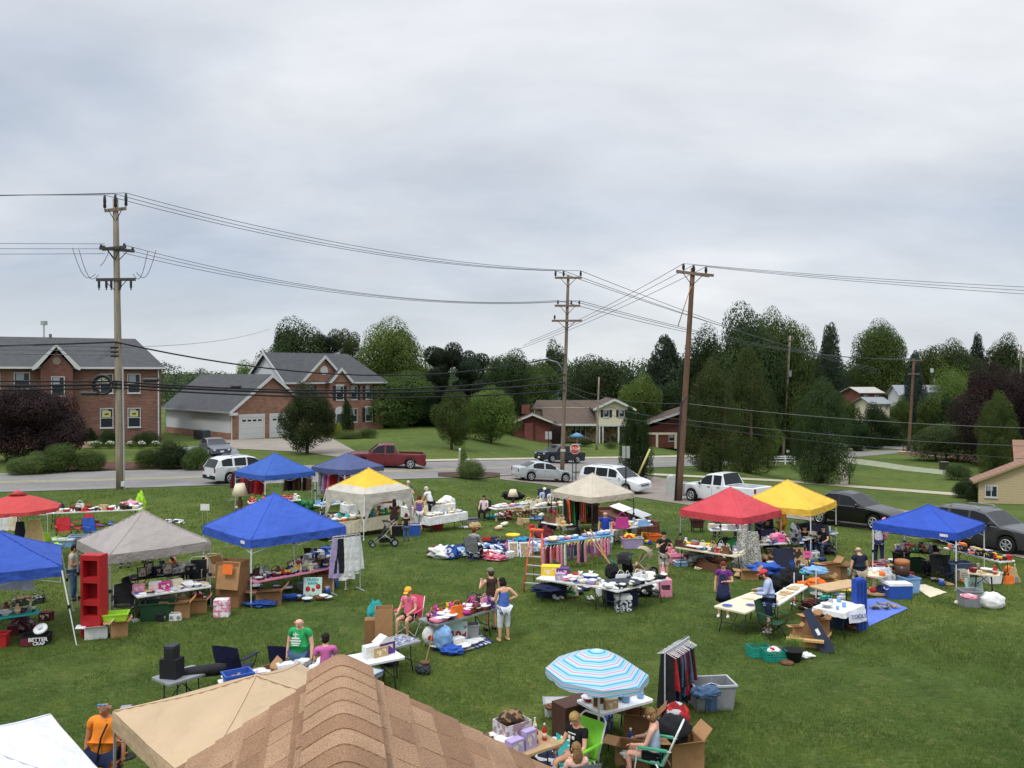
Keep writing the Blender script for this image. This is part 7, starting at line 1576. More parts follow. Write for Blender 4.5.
Bx(632,548,(.9,.5,.45,'lilac','silver'),'lilac clear bin of toys on the grass',.1,tote,'bin');pile(630,541,.7,.4,.35,'yellow','yellow and red toys piled in the lilac bin','toys','toy_heap',z=.3,c2='red');Bx(652,541,(.7,.5,.3,'orange','orange'),'orange plastic toy tub beside the lilac bin',.2,tote,'tub');Bx(644,534,(1.2,.5,.55,'grey','silver'),'grey bins in a line before the sofa',.4,tote,'bin')
pile(603,548,.9,.6,.8,'white','white dolls and cloths left of the man in the blue polo','dolls','doll_heap',seed=4,c2='tan');pile(617,541,.9,.6,.8,'cream','cream cloth goods right of the man in the blue polo','cloth','cloth_pile',seed=7,c2='white')
sheet([(452,545),(541,537),(548,551),(470,561)],'navy','long blue blanket spread with clothes in the centre','blanket','blanket',c2='light blue',scale=2.5)
for i,(px,py,c,c2_) in enumerate([(480,548,'light blue','white'),(490,555,'white','red'),(497,549,'blue','white'),(504,556,'navy','lilac'),(487,544,'navy','black'),(511,546,'light blue','blue'),(522,542,'blue','teal'),(532,547,'teal','white'),(496,560,'pink','red'),(476,557,'white','navy')]):pile(px,py,1.0,.7,.22,c,'%s folded stack on the blue blanket, %s' % (c,['at its left middle','near the front centre','in the centre','in the front right','at the back left','at the back centre','at the back right','at the right end','at the front edge','at the front left'][i]),'clothes','clothes_pile',seed=i+3,c2=c2_,amp=.3)
pile(443,558,1.1,.7,.55,'white','bulging white plastic bag at the left of the blanket','bag','plastic_bag',seed=4,amp=.3);pile(433,557,.5,.4,.5,'brown','brown paper bag at the far left of the blanket','bag','paper_bag',seed=5);pile(451,559,.7,.4,.6,'blue','bright blue and white shopping bag beside the white one','bag','shopping_bag',seed=6,c2='white');pile(461,556,.7,.5,.4,'light blue','pale blue and white bag behind the seated person','bag','shopping_bag',seed=8,c2='white')
for i,px in enumerate((514,525)):
 o=thing('framed_picture','%s of two tan pictures with dark frames leaning in the grass' % ['left','right'][i],'picture',at(px,557),.2);M=Matrix.Rotation(R(-20),4,'X');mb=MB();mb.box((0,0,.3),(.4,.03,.6),C('white'));f=mb.build('frame',o);f.rotation_euler=(R(-20),0,0);mb=MB();mb.box((0,-.02,.3),(.3,.012,.48),mat(PAL['tan'],.7,'print',c2='8f8570',scale=12));f=mb.build('picture',o);f.rotation_euler=(R(-20),0,0)
o=thing('cake_stand','pale yellow pedestal stand behind the leaning pictures','stand',at(513,550));mb=MB();mb.lathe([(.2,0),(.05,.04),(.04,.5),(.07,.58)],C('cream'),n=12);mb.build('stem',o);mb=MB();mb.lathe([(.0,.58),(.28,.6),(.3,.66),(.27,.64)],C('yellow'),n=16);mb.build('plate',o)
pile(545,549,.9,.7,1.0,'maroon','maroon coat bundle behind the ladder top','coat','coat_pile',seed=4,amp=.3);pile(538,553,.8,.6,.6,'white','white and pale blue linen left of the ladder','linen','linen_pile',seed=5,c2='light blue');pile(553,541,.5,.4,.2,'cream','cream hat on the maroon coat bundle','hat','hat',z=.9)
KC=['pink','purple','maroon','white','lilac','magenta','navy','pink','white','red']
rack_rail('kids',(541,544.5),(611,537.5),1.0,'long low rail of small children clothes',KC,20,'the long children clothes rail',('shirt',),(.45,.75),.36,yaw_g=.7,seed=12,c='teal')
table('kidsback',(541,541),(611,535),.5,'light blue','pale blue topped table behind the children clothes rail',h=.9);clutter('kidsback','on the pale blue table',['folded clothes'],['light blue','white','lilac','pink'],.35,1,.1,41)
o=spawn(ladder_,('e05a30',),at(534,593)+Vector((.1,.55,0)),R(-18),'orange step ladder standing between blanket and white table','ladder')
place(carton,('yellow',),551,575,'big yellow printed box on the table by the ladder','box',-.15,.74,sc=(2.3,2.2,1.7));place(carton,('purple',),563,576,'purple and pink box beside the yellow one','box',-.15,.74,sc=(1.5,2.0,1.5))
for i in range(2):place(bowl,('blue',),588+i*5.2,581.5+i*.3,'%s of two bright blue tubs on the table by the ladder' % ['left','right'][i],'tub',0,.74,name='tub',sc=(1.25,1.25,2.4))
Bx(551,597,(1.0,.5,.34,'navy','navy'),'navy blue bag under the table by the ladder',-.1,tote,'bin');pile(549,592,1.2,.5,.3,'navy','navy clothes overflowing the dark bin','clothes','clothes_pile',z=.32);pile(571,597,.5,.45,.55,'cream','cream plastic bag with green print beside the navy bin','bag','plastic_bag',seed=5,c2='green')
o=thing('wooden_easel','pair of long bare wooden poles crossing over the table','easel',at(612,588));P=o.location;
for i,(a,b) in enumerate((((584,530),(620,577)),((590,529),(617,578)))):
 p,q=atY(a[0],a[1],P.y+.3+.2*i)-P,atY(b[0],b[1],P.y-.1)-P;mb=MB();mb.cyl(p,q,.028,mat('b58f5d',.8,'wood'),n=6);mb.build('pole',o)
mb=MB();p,q=atY(601,551,P.y+.2)-P,atY(606,552,P.y+.2)-P;mb.cyl(p,q,.02,mat('b58f5d',.8,'wood'),n=6);mb.build('crossbar',o)
pile(612,578,.5,.35,.5,'black','black bag standing on the table under the wooden poles','bag','bag',z=.74,seed=3);pile(624,585,1.1,.6,.22,'3a3f48','dark slate coloured case lying on the table','case','case',z=.74,seed=4,amp=.12)
spawn(stroller_,('black','black'),at(627,583),2.7,'black hooded stroller behind the table of black bags','stroller');spawn(stroller_,('tan','khaki'),at(641,576),-2.0,'tan hooded stroller right of the black one','stroller')
place(bottle,('pink',),663,578,'tall pink bottle on the right end of the black bag table','bottle',0,.74,sc=(1.6,1.6,1.9));place(bottle,('white',),641,580,'white bottle standing among black bags','bottle',0,.74,sc=(1.6,1.6,1.2))
Bx(613,604,(.55,.5,.55,'navy','navy'),'dark navy bin under the left end of the black bag table',.15,tote,'bin');Bx(629,605,(.5,.45,.5,'navy','black'),'second navy bin beside the patterned box',.15,tote,'bin')
o=thing('patterned_box','square box in black and white pattern with plain white lid','box',at(623,611),.12);mb=MB();mb.box((0,0,.2),(.46,.34,.4),mat('cfd2d6',.6,'print',c2='2b2e38',scale=16));mb.build('body',o);mb=MB();mb.box((0,0,.43),(.48,.36,.1),C('white'));mb.build('lid',o)
pile(641,596,.8,.5,.5,'black','black bag with bold white stripes under the table','bag','bag',seed=6,c2='white');pile(653,595,.7,.5,.45,'white','white bag beside the striped one','bag','bag',seed=7,c2='grey');o=thing('toy_house','pink toy house with open window at the table end','toy',at(664.5,596),.1)
mb=MB();mb.box((0,0,.1),(.42,.3,.2),C('pink'));mb.box((0,0,.47),(.42,.3,.16),C('pink'));mb.box((-.18,0,.29),(.06,.3,.2),C('pink'));mb.box((.18,0,.29),(.06,.3,.2),C('pink'));mb.build('body',o);mb=MB();mb.box((0,.06,.29),(.3,.04,.2),C('grey'));mb.build('window',o)
o=thing('long_carton','long low brown carton below the bric a brac table','box',at(706,568),math.atan2(*(lambda d:(d.y,d.x))(at(722,571)-at(684,561))));mb=MB();mb.open_box((0,0,0),(1.75,.5,.34),mat('6f4a35',.9));mb.build('body',o);mb=MB();mb.box((0,.3,.36),(1.7,.3,.01),mat('7a523b',.9),rx=R(30));mb.build('flap',o)
pile(703,562,1.5,.6,.5,'grey','mixed kitchenware filling the long low carton','goods','goods_heap',seed=4,c2='maroon',z=.18);pile(727,556,.9,.6,.85,'dark green','dark green bag under the right end of the bric a brac table','bag','bag',seed=5);pile(736,549,.8,.6,.5,'green','bright green cushion behind the bric a brac table','cushion','cushion',seed=2,z=.5,amp=.1)
Bx(676,563,(.55,.4,.3,'pink','pink'),'flat pink tray of goods left of the long carton',.2,tote,'tray');Bx(681,566,(.5,.35,.2,'light blue','white'),'small pale blue box with two white lids',.2,tote,'box');pile(670,557,.6,.5,.35,'pink','pink toy seat behind the couple','toy','toy_bench',seed=3,amp=.3)
def wicker(px,py):
 o=thing('wicker_stool','dark brown wicker stool alone on the grass left of the red canopy','stool',at(px,py));mb=MB();mb.box((0,0,.62),(.62,.55,.12),mat('4b2f26',.9,'print',c2='33201a',scale=30));mb.build('seat',o);mb=MB();mb.box((0,0,.4),(.5,.45,.34),mat('4b2f26',.9,'print',c2='33201a',scale=30),top=1.08);mb.build('apron',o)
 for x in (-1,1):
  for y in (-1,1):mb=MB();mb.cyl((x*.22,y*.2,0),(x*.24,y*.22,.5),.03,C('dark brown'),n=6);mb.build('leg',o)
wicker(697,532)
o=thing('patterned_curtain','tall hanging cloth with white and grey flecked pattern under the red canopy','cloth',at(748,570));z1=atY(748,532,o.location.y).z-o.location.z;mb=MB()
mb.grid(lambda u,v:((u-.5)*(1.0*(1-v)+.62*v)*1.2,.1*math.sin(u*14)*(.4+.6*(1-v)),z1*v+.02),40,10,mat('c9c8bc',.9,'print',c2='77786c',scale=22),thick=0);mb.build('cloth',o);mb=MB();mb.cyl((-.32,.02,z1),(.32,.02,z1),.015,C('silver'),n=6);mb.build('rod',o)
Bx(749,579,(.6,.42,.3,0),'open cardboard box with pale flaps before the patterned cloth',-.1);sheet([(737,571),(748,574),(745,580),(734,577)],'tan','loose cardboard sheet lying left of the open box','cardboard','cardboard_sheet',dz=.05)
spawn(camp_chair,('navy','black'),at(775,561),.4,'navy chair with pink cloth over it near the yellow canopy','chair',sc=(1.3,1.2,1.25));pile(776,541,.5,.35,.35,'pink','pink cloth draped over the navy chair','cloth','cloth_pile',z=.95,seed=3)
Bx(780,558,(.9,.5,.35,'cream','cream'),'cream box behind the framed pictures',.1,tote,'box')
for i,(px,w_,c,c2_) in enumerate([(785,.8,'navy','2b2a33'),(795,.85,'tan','4a3528'),(803,.5,'dark brown','c0a080')]):
 o=thing('framed_picture',['dark blue picture leaning beside the tan framed one','large tan and brown picture leaning near the yellow canopy','narrow brown picture right of the tan one'][i],'picture',at(px,568.5-i*.5),.15);mb=MB();mb.box((0,0,.38),(w_,.035,.76),C(c));f=mb.build('frame',o);f.rotation_euler=(R(-14),0,0);mb=MB();mb.box((0,-.022,.38),(w_*.84,.012,.64),mat(PAL.get(c,c),.7,'print',c2=c2_,scale=5));f=mb.build('picture',o);f.rotation_euler=(R(-14),0,0)
def card(px,py,Y,w_,h,c,label,rz=0):P=atY(px,py,Y);o=thing('price_sign',label,'sign',P,rz);mb=MB();mb.box((0,0,0),(w_,.008,h),C(c));mb.build('card',o);mb=MB();mb.box((0,-.006,.02),(w_*.6,.003,h*.18),mat('9c4b78',.8));mb.build('writing',o)
card(781.5,538.5,30.2,.26,.3,'ea5f9d','hot pink paper sign on the navy chair');card(807.5,554.5,29.8,.24,.24,'ea5f9d','hot pink paper sign on the yellow canopy leg')
sheet([(806,544),(820,544),(826,554),(808,554)],'magenta','magenta mat spread below the yellow canopy','mat','mat',dz=.25,scale=3);Bx(813,553,(.6,.5,.22,'magenta','lilac'),'magenta tray holding the mat',.1,tote,'tray')
pile(768,577,1.5,.9,.55,'blue','large crumpled blue bag on the grass behind the red capped man','bag','tarp_bag',seed=5,amp=.4);pile(789,577,1.1,.6,.3,'teal','teal cloth heap right of the crumpled blue bag','cloth','cloth_pile',seed=3,amp=.3);pile(766,561,.9,.5,.35,'tan','tan folded cardboard heap behind the blue bag','cardboard','cardboard_heap',seed=8,c2='brown')
for i,(px,py,w_,h) in enumerate([(829,580,.65,.6),(838,579,.5,.45),(825,585,.5,.25)]):Bx(px,py,(w_,.4,h,0 if i != 1 else 1),'cardboard box, %s of three behind the orange bag' % ['largest','right hand','lowest'][i],.3-.2*i)
pile(816,588,.7,.45,.36,'orange','bright orange bag on the low tan table','bag','bag',z=.3,seed=5,amp=.2);pile(801,590,.35,.3,.3,'orange','small orange red object behind the rolling frame','bag','bag',z=.5,seed=6);pile(815,574,.9,.5,.3,'light blue','pale blue folded cloth beyond the orange bag','cloth','cloth_pile',seed=4,z=.4)
for i,(px,py) in enumerate([(783,592),(795,592),(790,585)]):pile(px,py,.7,.5,.7,'black','black bag of clothes, %s of three behind the red capped man' % ['left','right','middle'][i],'bag','bag',seed=i+2,amp=.3)
def rolling_frame():
 P=at(806,610);o=thing('garment_frame','white metal rolling garment frame lying on the grass','clothes rack',P);fm=C('white',rough=.4);q=lambda px,py,z=0:at(px,py,z)+Vector((0,0,z))-P
 for a,b in (((791,606),(809,612)),((806,605),(824,599))):mb=MB();mb.cyl(q(*a)+Vector((0,0,.08)),q(*b)+Vector((0,0,.08)),.022,fm,n=8);mb.build('foot',o)
 for px,py in ((803,606),(816,599),(794,603)):mb=MB();mb.cyl(q(px,py),q(px,py)+Vector((0,0,.95)),.02,fm,n=8);mb.build('upright',o)
 for px,py in ((791,606),(809,612)):mb=MB();mb.cyl(q(px,py)+Vector((-.02,0,.04)),q(px,py)+Vector((.02,0,.04)),.04,C('grey'),n=10);mb.build('wheel',o)
rolling_frame()
Bx(812,610,(.7,.5,.12,'maroon','brown'),'dark red tray of goods on the grass by the white frame',.2,tote,'tray');pile(812,606,.7,.4,.25,'brown','small brown wares in the dark red tray','goods','goods_heap',c2='maroon',z=.06)
o=thing('lettered_cloth','white cloth with dark blue handwritten marks hanging off the table end','banner',at(857,610,.76)+Vector((0,0,.76)));rzc=TABLES['cloth'][1]-math.pi/2+.15;o.rotation_euler=(0,0,-.35+.75);mb=MB();mb.grid(lambda u,v:((u-.5)*.62,.02*math.sin(u*9)-.05*v,-.32*v),12,5,C('d9dae4','cloth'),thick=0);mb.build('cloth',o);text(o,'TOOLS',.16,upright((0,-.07,-.16)),mat('5a64a8',.8),bold=.002)
for i,(px,py,c) in enumerate([(826,623,'black'),(841,628,'232f50'),(835,620,'black')]):Bx(px,py,(.55,.45,.55,c),'%s bin under the white clothed table' % ['black','large dark blue','back black'][i],.4,tote,'bin')
pile(853,630,.5,.3,.2,'brown','brown boots beside the blue folded case','boots','boots',seed=4,c2='dark brown')
o=thing('folded_case','tall upright royal blue folded case beside the white clothed table','case',at(859,630),.2);mb=MB();mb.box((0,0,.7),(.34,.24,1.4),C('2747a0','cloth'),top=.96);mb.build('cover',o);
mb=MB();mb.blob((0,0,1.4),(.16,.12,.06),C('2747a0','cloth'));mb.build('top',o)
for k in (-1,0,1):mb=MB();mb.box((k*.1,-.127,.7),(.025,.01,1.3),C('1e3780'));mb.build('strap',o)
sheet([(862,600),(882,598.5),(908,609),(869,627)],'5c74c4','blue tarp spread flat on the grass with small tools','tarp','tarp',thick=.006)
for i in range(14):
 rr=random.Random(i);px=872+i*1.85+rr.uniform(0,1);py=606+rr.uniform(-1,5);mb=MB();mb.box((0,0,.03),(.22,.04,.04),C(rr.choice(['dark brown','grey','tan'])));mb.box((.1,0,.035),(.06,.12,.045),C('grey'));item('hand_tool',mb,'small hand tool, %s from the left on the blue tarp' % ORD[i],'tool',at(px,py)+Vector((0,0,.05)),rr.uniform(0,3),'hand tools on the blue tarp')
sheet([(838,588),(853,587.5),(856,592),(840,591)],'yellow','yellow paper lying on the grass left of the blue case','paper','paper')
o=thing('guitar_case','dark navy long case with white label leaning on the boxes','instrument case',at(829,653),-.25);mb=MB();mb.prism([(-.16,0),(.16,0),(.17,.2),(.12,.9),(.1,1.15),(-.1,1.15),(-.12,.9),(-.17,.2)],-.06,.06,C('2a3246',rough=.6),'y');f=mb.build('shell',o);f.rotation_euler=(R(-18),R(-28),0);mb=MB();mb.box((0,-.066,.55),(.08,.006,.16),C('white'));f=mb.build('name_tag',o);f.rotation_euler=(R(-18),R(-28),0)
for i,(px,py,a,rz,lab) in enumerate([(796,642,(.26,.22,.42,0),.1,'upright brown paper sack left of the wooden plank'),(810,637,(.38,.32,.6,0),.3,'tall cardboard box behind the guitar case'),(812,646,(.6,.35,.2,0),-.4,'wide flat cardboard box with open flaps'),(821,640,(.32,.3,.55,1),.2,'cardboard box half hidden by the dark case')]):Bx(px,py,a,lab,rz)
o=thing('wooden_plank','light wooden plank resting on the flat box','plank',at(805,651),-.35);mb=MB();mb.box((0,0,.28),(.9,.16,.05),mat('c29a62',.8,'wood'));mb.build('plank',o)
place(crate,('1b8a78',),759,656,'green plastic crate of leafy plants, left one','crate',.2);place(crate,('1b8a78',),774,660,'green plastic crate with white handle, right one','crate',.1)
for i,(px,py,z,n_,lab) in enumerate([(756,652,.12,9,'leafy green plants filling the left green crate'),(794,655,.16,8,'small green plant in the black pot')]):
 V_,_=leaf_cloud('bush',900,.035,8+i);me=cloud_mesh('foliage',V_*np.array([.55,.42,.34]),None,mat('5f8a35',.7,'leaf',.2,5));o=bpy.data.objects.new('leafy_plant',me);COL.objects.link(o);P=at(px,py);o.location=(P.x,P.y,P.z+z);tag(o,lab,'plant')
o=thing('plant_pot','black bucket pot right of the green crates','pot',at(793,661));mb=MB();mb.lathe([(.17,0),(.24,.27),(.26,.28),(.22,.27),(.15,.03),(0,.03)],C('black'),n=16);mb.build('pot',o);pile(787,664,.35,.3,.1,'brown','reddish brown lid lying before the black pot','lid','lid',seed=3,amp=.1)
pile(774,654,.35,.25,.2,'white','white wares inside the right green crate','goods','goods_heap',z=.15,c2='red');pile(804,657,.5,.35,.12,'white','white paper in front of the wooden plank','paper','paper_pile',seed=4)
spawn(camp_chair,('dark green','black'),at(772,637),.5,'dark green folding camp chair in front of the red capped man','chair')
o=place(cooler,('blue','white'),898,598,'royal blue cooler with white lid on the grass','cooler',.05,sc=(1.15,1.1,1.2));Bx(909,592,(.5,.5,.5,'light blue','light blue'),'pale blue tub behind the royal blue cooler',.2,tote,'tub')
o=thing('stoneware_crock','two tone brown stoneware crock standing on the pale blue tub','crock',at(902,590)+Vector((0,0,.5)));mb=MB();mb.lathe([(.22,0),(.24,.05),(.24,.35)],C('dark brown',rough=.3),n=16);mb.lathe([(.24,.35),(.24,.5),(.2,.52),(.18,.5),(0,.48)],C('a2673c',rough=.3),n=16);mb.build('body',o);mb=MB();mb.tube([(-.24,0,.4),(-.3,0,.3),(-.24,0,.2)],.015,C('dark brown'),5);mb.build('handle',o)
pile(887,590,.5,.5,.8,'silver','silvery cloth bundle left of the crock','cloth','cloth_pile',seed=4);pile(884,595,.6,.5,.35,'navy','dark navy bag at the foot of the toy table','bag','bag',seed=4)
o=thing('activity_table','round toy activity table with coloured pieces','toy',at(874,594));mb=MB();mb.cyl((0,0,.06),(0,0,.12),.5,C('tan'),n=20);mb.build('base',o);mb=MB();mb.cyl((0,0,.12),(0,0,.75),.05,C('cream'),n=8);mb.build('post',o);mb=MB();mb.cyl((0,0,.62),(0,0,.67),.38,C('cream'),n=18);mb.build('shelf',o)
for i,c in enumerate(('red','white','lime','yellow','red','orange')):a=i*1.05;mb=MB();mb.blob((.3*math.cos(a),.3*math.sin(a),.72+(.0 if i % 2 else -.52)),(.11,.1,.1),C(c));mb.build('toy_piece',o)
Bx(878,578,(.75,.45,.3,'white','white',True),'white storage box with lid under the right blue canopy leg',.1,tote,'box');Bx(884,570,(.7,.4,.2,'red','silver'),'low red tray of wares behind the white storage box',.1,tote,'tray');pile(884,564,.6,.35,.2,'grey','grey and red wares in the low red tray','goods','goods_heap',z=.14,c2='red')
sheet([(911,586),(925,585),(947,593),(930,598)],'cream','cream mat on the grass right of the cooler','mat','mat')
Bx(914,572,(.75,.45,.5,'dark green','dark green'),'dark green bin under the dark table',.1,tote,'bin');Bx(901,565,(.5,.4,.5,'black'),'black bin under the left of the dark table',.2,tote,'bin');pile(929,571,.5,.4,.4,'tan','tan and white wares beside the dark green bin','goods','goods_heap',c2='white')
spawn(camp_chair,('black','black'),at(944,584),.3,'black folding chair right of the person in green','chair');Bx(958,577,(.9,.5,.55,'denim','grey'),'slate blue bin behind the right canopy leg',.1,tote,'bin')
o=thing('cabinet','small cream ventilated cabinet right of the canopy leg','cabinet',at(962,581),.1);mb=MB();mb.box((0,0,.2),(.36,.3,.4),C('cream'));mb.build('body',o);mb=MB()
for k in range(4):mb.box((0,-.155,.1+k*.07),(.26,.01,.03),C('grey'))
mb.build('slats',o)
Bx(969.5,606,(.58,.5,.5,'grey','grey'),'grey speckled square box beside the white bag',.0,tote,'box');pile(969,598,.5,.42,.12,'pink','pinkish wares on the grey speckled box','goods','goods_heap',z=.46,c2='cream')
pile(992,608,.8,.55,.56,'white','puffy white plastic bag at the far right','bag','plastic_bag',seed=9,amp=.1);o,M=poster(975,593,.6,.5,'white board with faded grey lettering behind the grey box',.1);text(o,'SALE',.2,M @ upright((0,-.012,.28)),C('grey'),bold=.003)
pile(957,604,.2,.15,.12,'cream','small cream plush left of the grey speckled box','toy','soft_toy')
Bx(992,583,(.5,.4,.4,'white','white'),'white crate under the small right table',.1,tote,'crate');o=thing('wooden_wedge','pale wooden triangle standing at the right edge','board',at(1011,583),.3);mb=MB();mb.prism([(-.1,0),(.45,0),(.1,.55),(0,.55)],-.03,.03,mat('c9a877',.8,'wood'),'y');mb.build('board',o);pile(1008,575,.3,.2,.4,'orange','small orange brown object left of the wooden triangle','goods','goods_heap',seed=5,amp=.1)
pile(795,545,.4,.3,.9,'grey','grey and black golf bag on the yellow canopy leg','bag','golf_bag',seed=4,z=.9,c2='black');pile(830,554,.5,.4,.4,'black','dark bundle at the right foot of the yellow canopy','bag','bag',seed=6,c2='grey')
o=thing('dark_box','black box with raised middle stacked on the small dark table','box',at(172,677,.74)+Vector((0,0,.74)),-.2);mb=MB();mb.box((0,0,.2),(.38,.3,.4),C('1c1d20'));mb.build('body',o);mb=MB();mb.box((0,0,.5),(.2,.26,.24),C('232427'));mb.build('tower',o);mb=MB();mb.box((.0,0,.645),(.22,.26,.05),C('35363a'));mb.build('lid',o)
o=thing('black_case','long black soft case lying along the small dark table','case',at(178,686,.5)+Vector((0,0,.72)),.3);mb=MB();mb.tube([(-.25,0,-.12),(-.1,0,0),(.3,.02,.03),(.8,0,.05),(.95,0,.05)],[.05,.11,.12,.13,.1],C('black','cloth'),10);mb.build('case',o)
spawn(camp_chair,('211f45','black'),at(236,686),2.85,'dark purple blue camp chair behind the long front table','chair',sc=(1.15,1.1,1.1));spawn(camp_chair,('211f45','black'),at(290,686),2.9,'dark purple blue camp chair behind the bald man','chair',sc=(1.15,1.1,1.1))
def ont(key,u,v):c_,yaw,L_,Wd,h=TABLES[key];return (c_.x+u*L_*math.cos(yaw)-v*Wd*math.sin(yaw),c_.y+u*L_*math.sin(yaw)+v*Wd*math.cos(yaw),c_.z+h)
def on(key,u,v,fn,args,label,cat,rz=0,sc=None,name=None):
 o=spawn(fn,args,ont(key,u,v),TABLES[key][1]+rz,label,cat,None,sc);
 if name:o.name=name
 return o
on('front',-.42,.0,tote,(.55,.38,.22,'blue','blue'),'blue tray at the left end of the long front table','tray');on('front',-.3,.25,open_carton,(.6,.4,.1,0),'flat brown carton tray on the long front table','box');on('front',-.2,.28,tote,(.5,.3,.12,'brown','brown'),'brown wooden tray near the bald man','tray')
on('front',.33,.0,carton,('white',),'black and white printed carton on the front table','box',.1,(1.3,1.2,1.5));on('front',.38,-.02,carton,('tan',),'tan carton beside the printed one','box',.1,(1.3,1.2,1.2))
o=on('front',.42,.12,carton,('purple',),'white gabled cardboard box with purple side','box',.15,(1.7,1.6,1.5));mb=MB();mb.prism([(-.23,.27),(.23,.27),(.0,.42)],-.14,.14,C('white'),'y');mb.build('gable_top',o).matrix_parent_inverse=Matrix.Diagonal((1/1.7,1/1.6,1/1.5,1))
o=thing('upright_carton','tall narrow brown carton standing by the picture table','box',at(384,660),.1);mb=MB();mb.open_box((0,0,0),(.42,.36,1.3),cardb);mb.build('body',o);mb=MB();mb.box((-.32,.1,.5),(.3,.3,1.0),cardd);mb.build('side_box',o)
pile(376,634,.5,.35,1.0,'teal','teal and white cloth draped behind the tall narrow carton','cloth','cloth_pile',z=.2,seed=5,amp=.2,c2='teal');pile(380,640,.4,.3,.5,'black','dark jacket tucked behind the tall narrow carton','jacket','jacket',z=.4,seed=5)
for i in range(6):
 p=ont('frontb',-.35+.14*i*1.05,(-.2 if i % 2 else .2));mb=MB();mb.box((0,0,.004),(.2,.26,.006),mat('a7abb8',.6,'print',c2='5a6078',scale=9));item('photo_sheet',mb,'grey photo sheet, %s from the left on the picture table' % ORD[i],'sheet',p,TABLES['frontb'][1]+.1*i,'photo sheets on the picture table')
Bx(368,677,(.6,.42,.14,'white','light blue'),'white and blue tray under the front table end',-.5,tote,'tray');pile(388,665,.5,.4,.3,'navy','dark navy cloth under the picture table','cloth','cloth_pile',seed=3)
o=thing('string_mop','pole with grey mop head standing upside on the grass','mop',at(424,674));q=atY(433,632,o.location.y)-o.location;mb=MB();mb.cyl((0,0,.12),q,.014,C('tan'),n=6);mb.build('handle',o);mb=MB();mb.blob((.0,0,.12),(.2,.14,.16),mat('4a4c50',.9,'print',c2='23252a',scale=20),amp=.2,zmin=-.12);mb.build('mop_head',o);mb=MB();mb.blob((.02,0,.27),(.13,.1,.05),C('brown'));mb.build('clamp',o)
o=thing('plastic_bag','round white plastic bag with red mark hanging at the table leg','bag',at(430,648));mb=MB();mb.blob((0,-.1,.36),(.2,.14,.24),C('white','cloth'),amp=.1,seed=3);mb.build('bag',o);mb=MB();mb.blob((.05,-.235,.33),(.09,.012,.07),C('red'));mb.build('mark',o)
pile(443,648,.5,.35,.65,'light blue','pale grey blue bag hanging below the toy table','bag','plastic_bag',seed=5,z=.1,amp=.12,c2=None);pile(452,654,.6,.4,.25,'blue','bright blue cloth on the grass under the toy table','cloth','cloth_pile',seed=3)
o,M=poster(458,644,.48,.58,'white card with bold red price under the toy table',0);text(o,'10¢',.3,M @ upright((0,-.012,.2)),C('red'),bold=.012)
Bx(471,641,(.4,.3,.45,'grey','grey'),'clear grey bin behind the white price card',.2,tote,'bin');o=place(bowl,('red',),462,648,'red and white bowl on the lettered board','bowl',0,.06,sc=(1.8,1.8,1.0))
def lettered_board():
 A_,B_,C_,D_=at(451,640),at(482,636),at(491,644),at(457,654);SHEETS.append([A_,B_,C_,D_]);P=(A_+B_+C_+D_)/4;o=thing('lettered_board','white board with dark blue letters lying on the grass','sign',P);mb=MB();mb.add([p-P+Vector((0,0,z)) for z in (.02,.035) for p in (A_,B_,C_,D_)],[(3,2,1,0),(4,5,6,7),(0,1,5,4),(1,2,6,5),(2,3,7,6),(3,0,4,7)],C('c6ccce'));mb.build('board',o)
 d=(C_-D_);a=math.atan2(d.y,d.x);text(o,'3 C',.36,Matrix.Translation((.25,.18,.037)) @ Matrix.Rotation(a+.2,4,'Z'),C('26316e'),bold=.02);text(o,'LOTS',.3,Matrix.Translation((.33,-.16,.037)) @ Matrix.Rotation(a+.2,4,'Z'),C('26316e'),bold=.014)
lettered_board()
o=thing('big_carton','large printed white carton with dark contents on the pale wooden table','box',ont('bl1',-.05,.12),TABLES['bl1'][1]);mb=MB();mb.open_box((0,0,0),(.52,.42,.38),mat('c9c6c6',.8,'print',c2='a2878c',scale=6));mb.build('body',o);mb=MB();mb.blob((0,0,.42),(.24,.19,.12),mat('3a2c26',.9,'print',c2='8a6b4a',scale=9),amp=.2,zmin=-.1);mb.build('contents',o)
on('bl1',.02,-.28,carton,('lilac',),'upright pale lilac box at the front of the pale wooden table','box',.1,(.95,.8,1.7));on('bl1',-.24,-.3,carton,('lilac',),'white and lilac carton near the roof edge','box',.1,(1.1,1,1.3));on('bl1',-.36,.0,clothes,('black',),'black folded clothes at the left of the pale wooden table','clothes',0,(1.8,1.6,1.5),'folded_clothes');on('bl1',-.3,.3,clothes,('brown',),'brown and gold bundle behind the black clothes','clothes',0,(1.3,1.3,1.2),'folded_clothes');on('bl1',-.47,-.1,clothes,('pink',),'pink roll of cloth at the roof edge','clothes',.8,(1.6,.9,1.0),'folded_clothes')
sheet([(528,756),(560,738),(576,752),(548,775)],'navy','navy cloth printed with white and pink flowers on the grass','cloth','floral_cloth',dz=.1,c2='white',scale=7)
sheet([(556,738),(570,732),(590,765),(560,782)],'teal','teal and white patterned cloth beside the blonde person','cloth','floral_cloth',dz=.12,c2='white',scale=7)
Bx(556,714,(.52,.4,.28,'white','grey'),'white archive box with dark contents standing alone on the grass',.0,tote,'box');pile(556,709,.44,.3,.12,'brown','brown contents of the archive box','goods','goods_heap',z=.22,c2='white');pile(571,726,.5,.4,.45,'2f3338','dark grey bag behind the green chair','bag','bag',seed=4)
o=thing('wooden_chest','dark brown wooden chest under the white topped table','chest',at(590,742,0),TABLES['bl2'][1]);mb=MB();mb.box((0,.4,.34),(.9,.45,.68),mat('4c3227',.7,'wood'));mb.build('body',o)
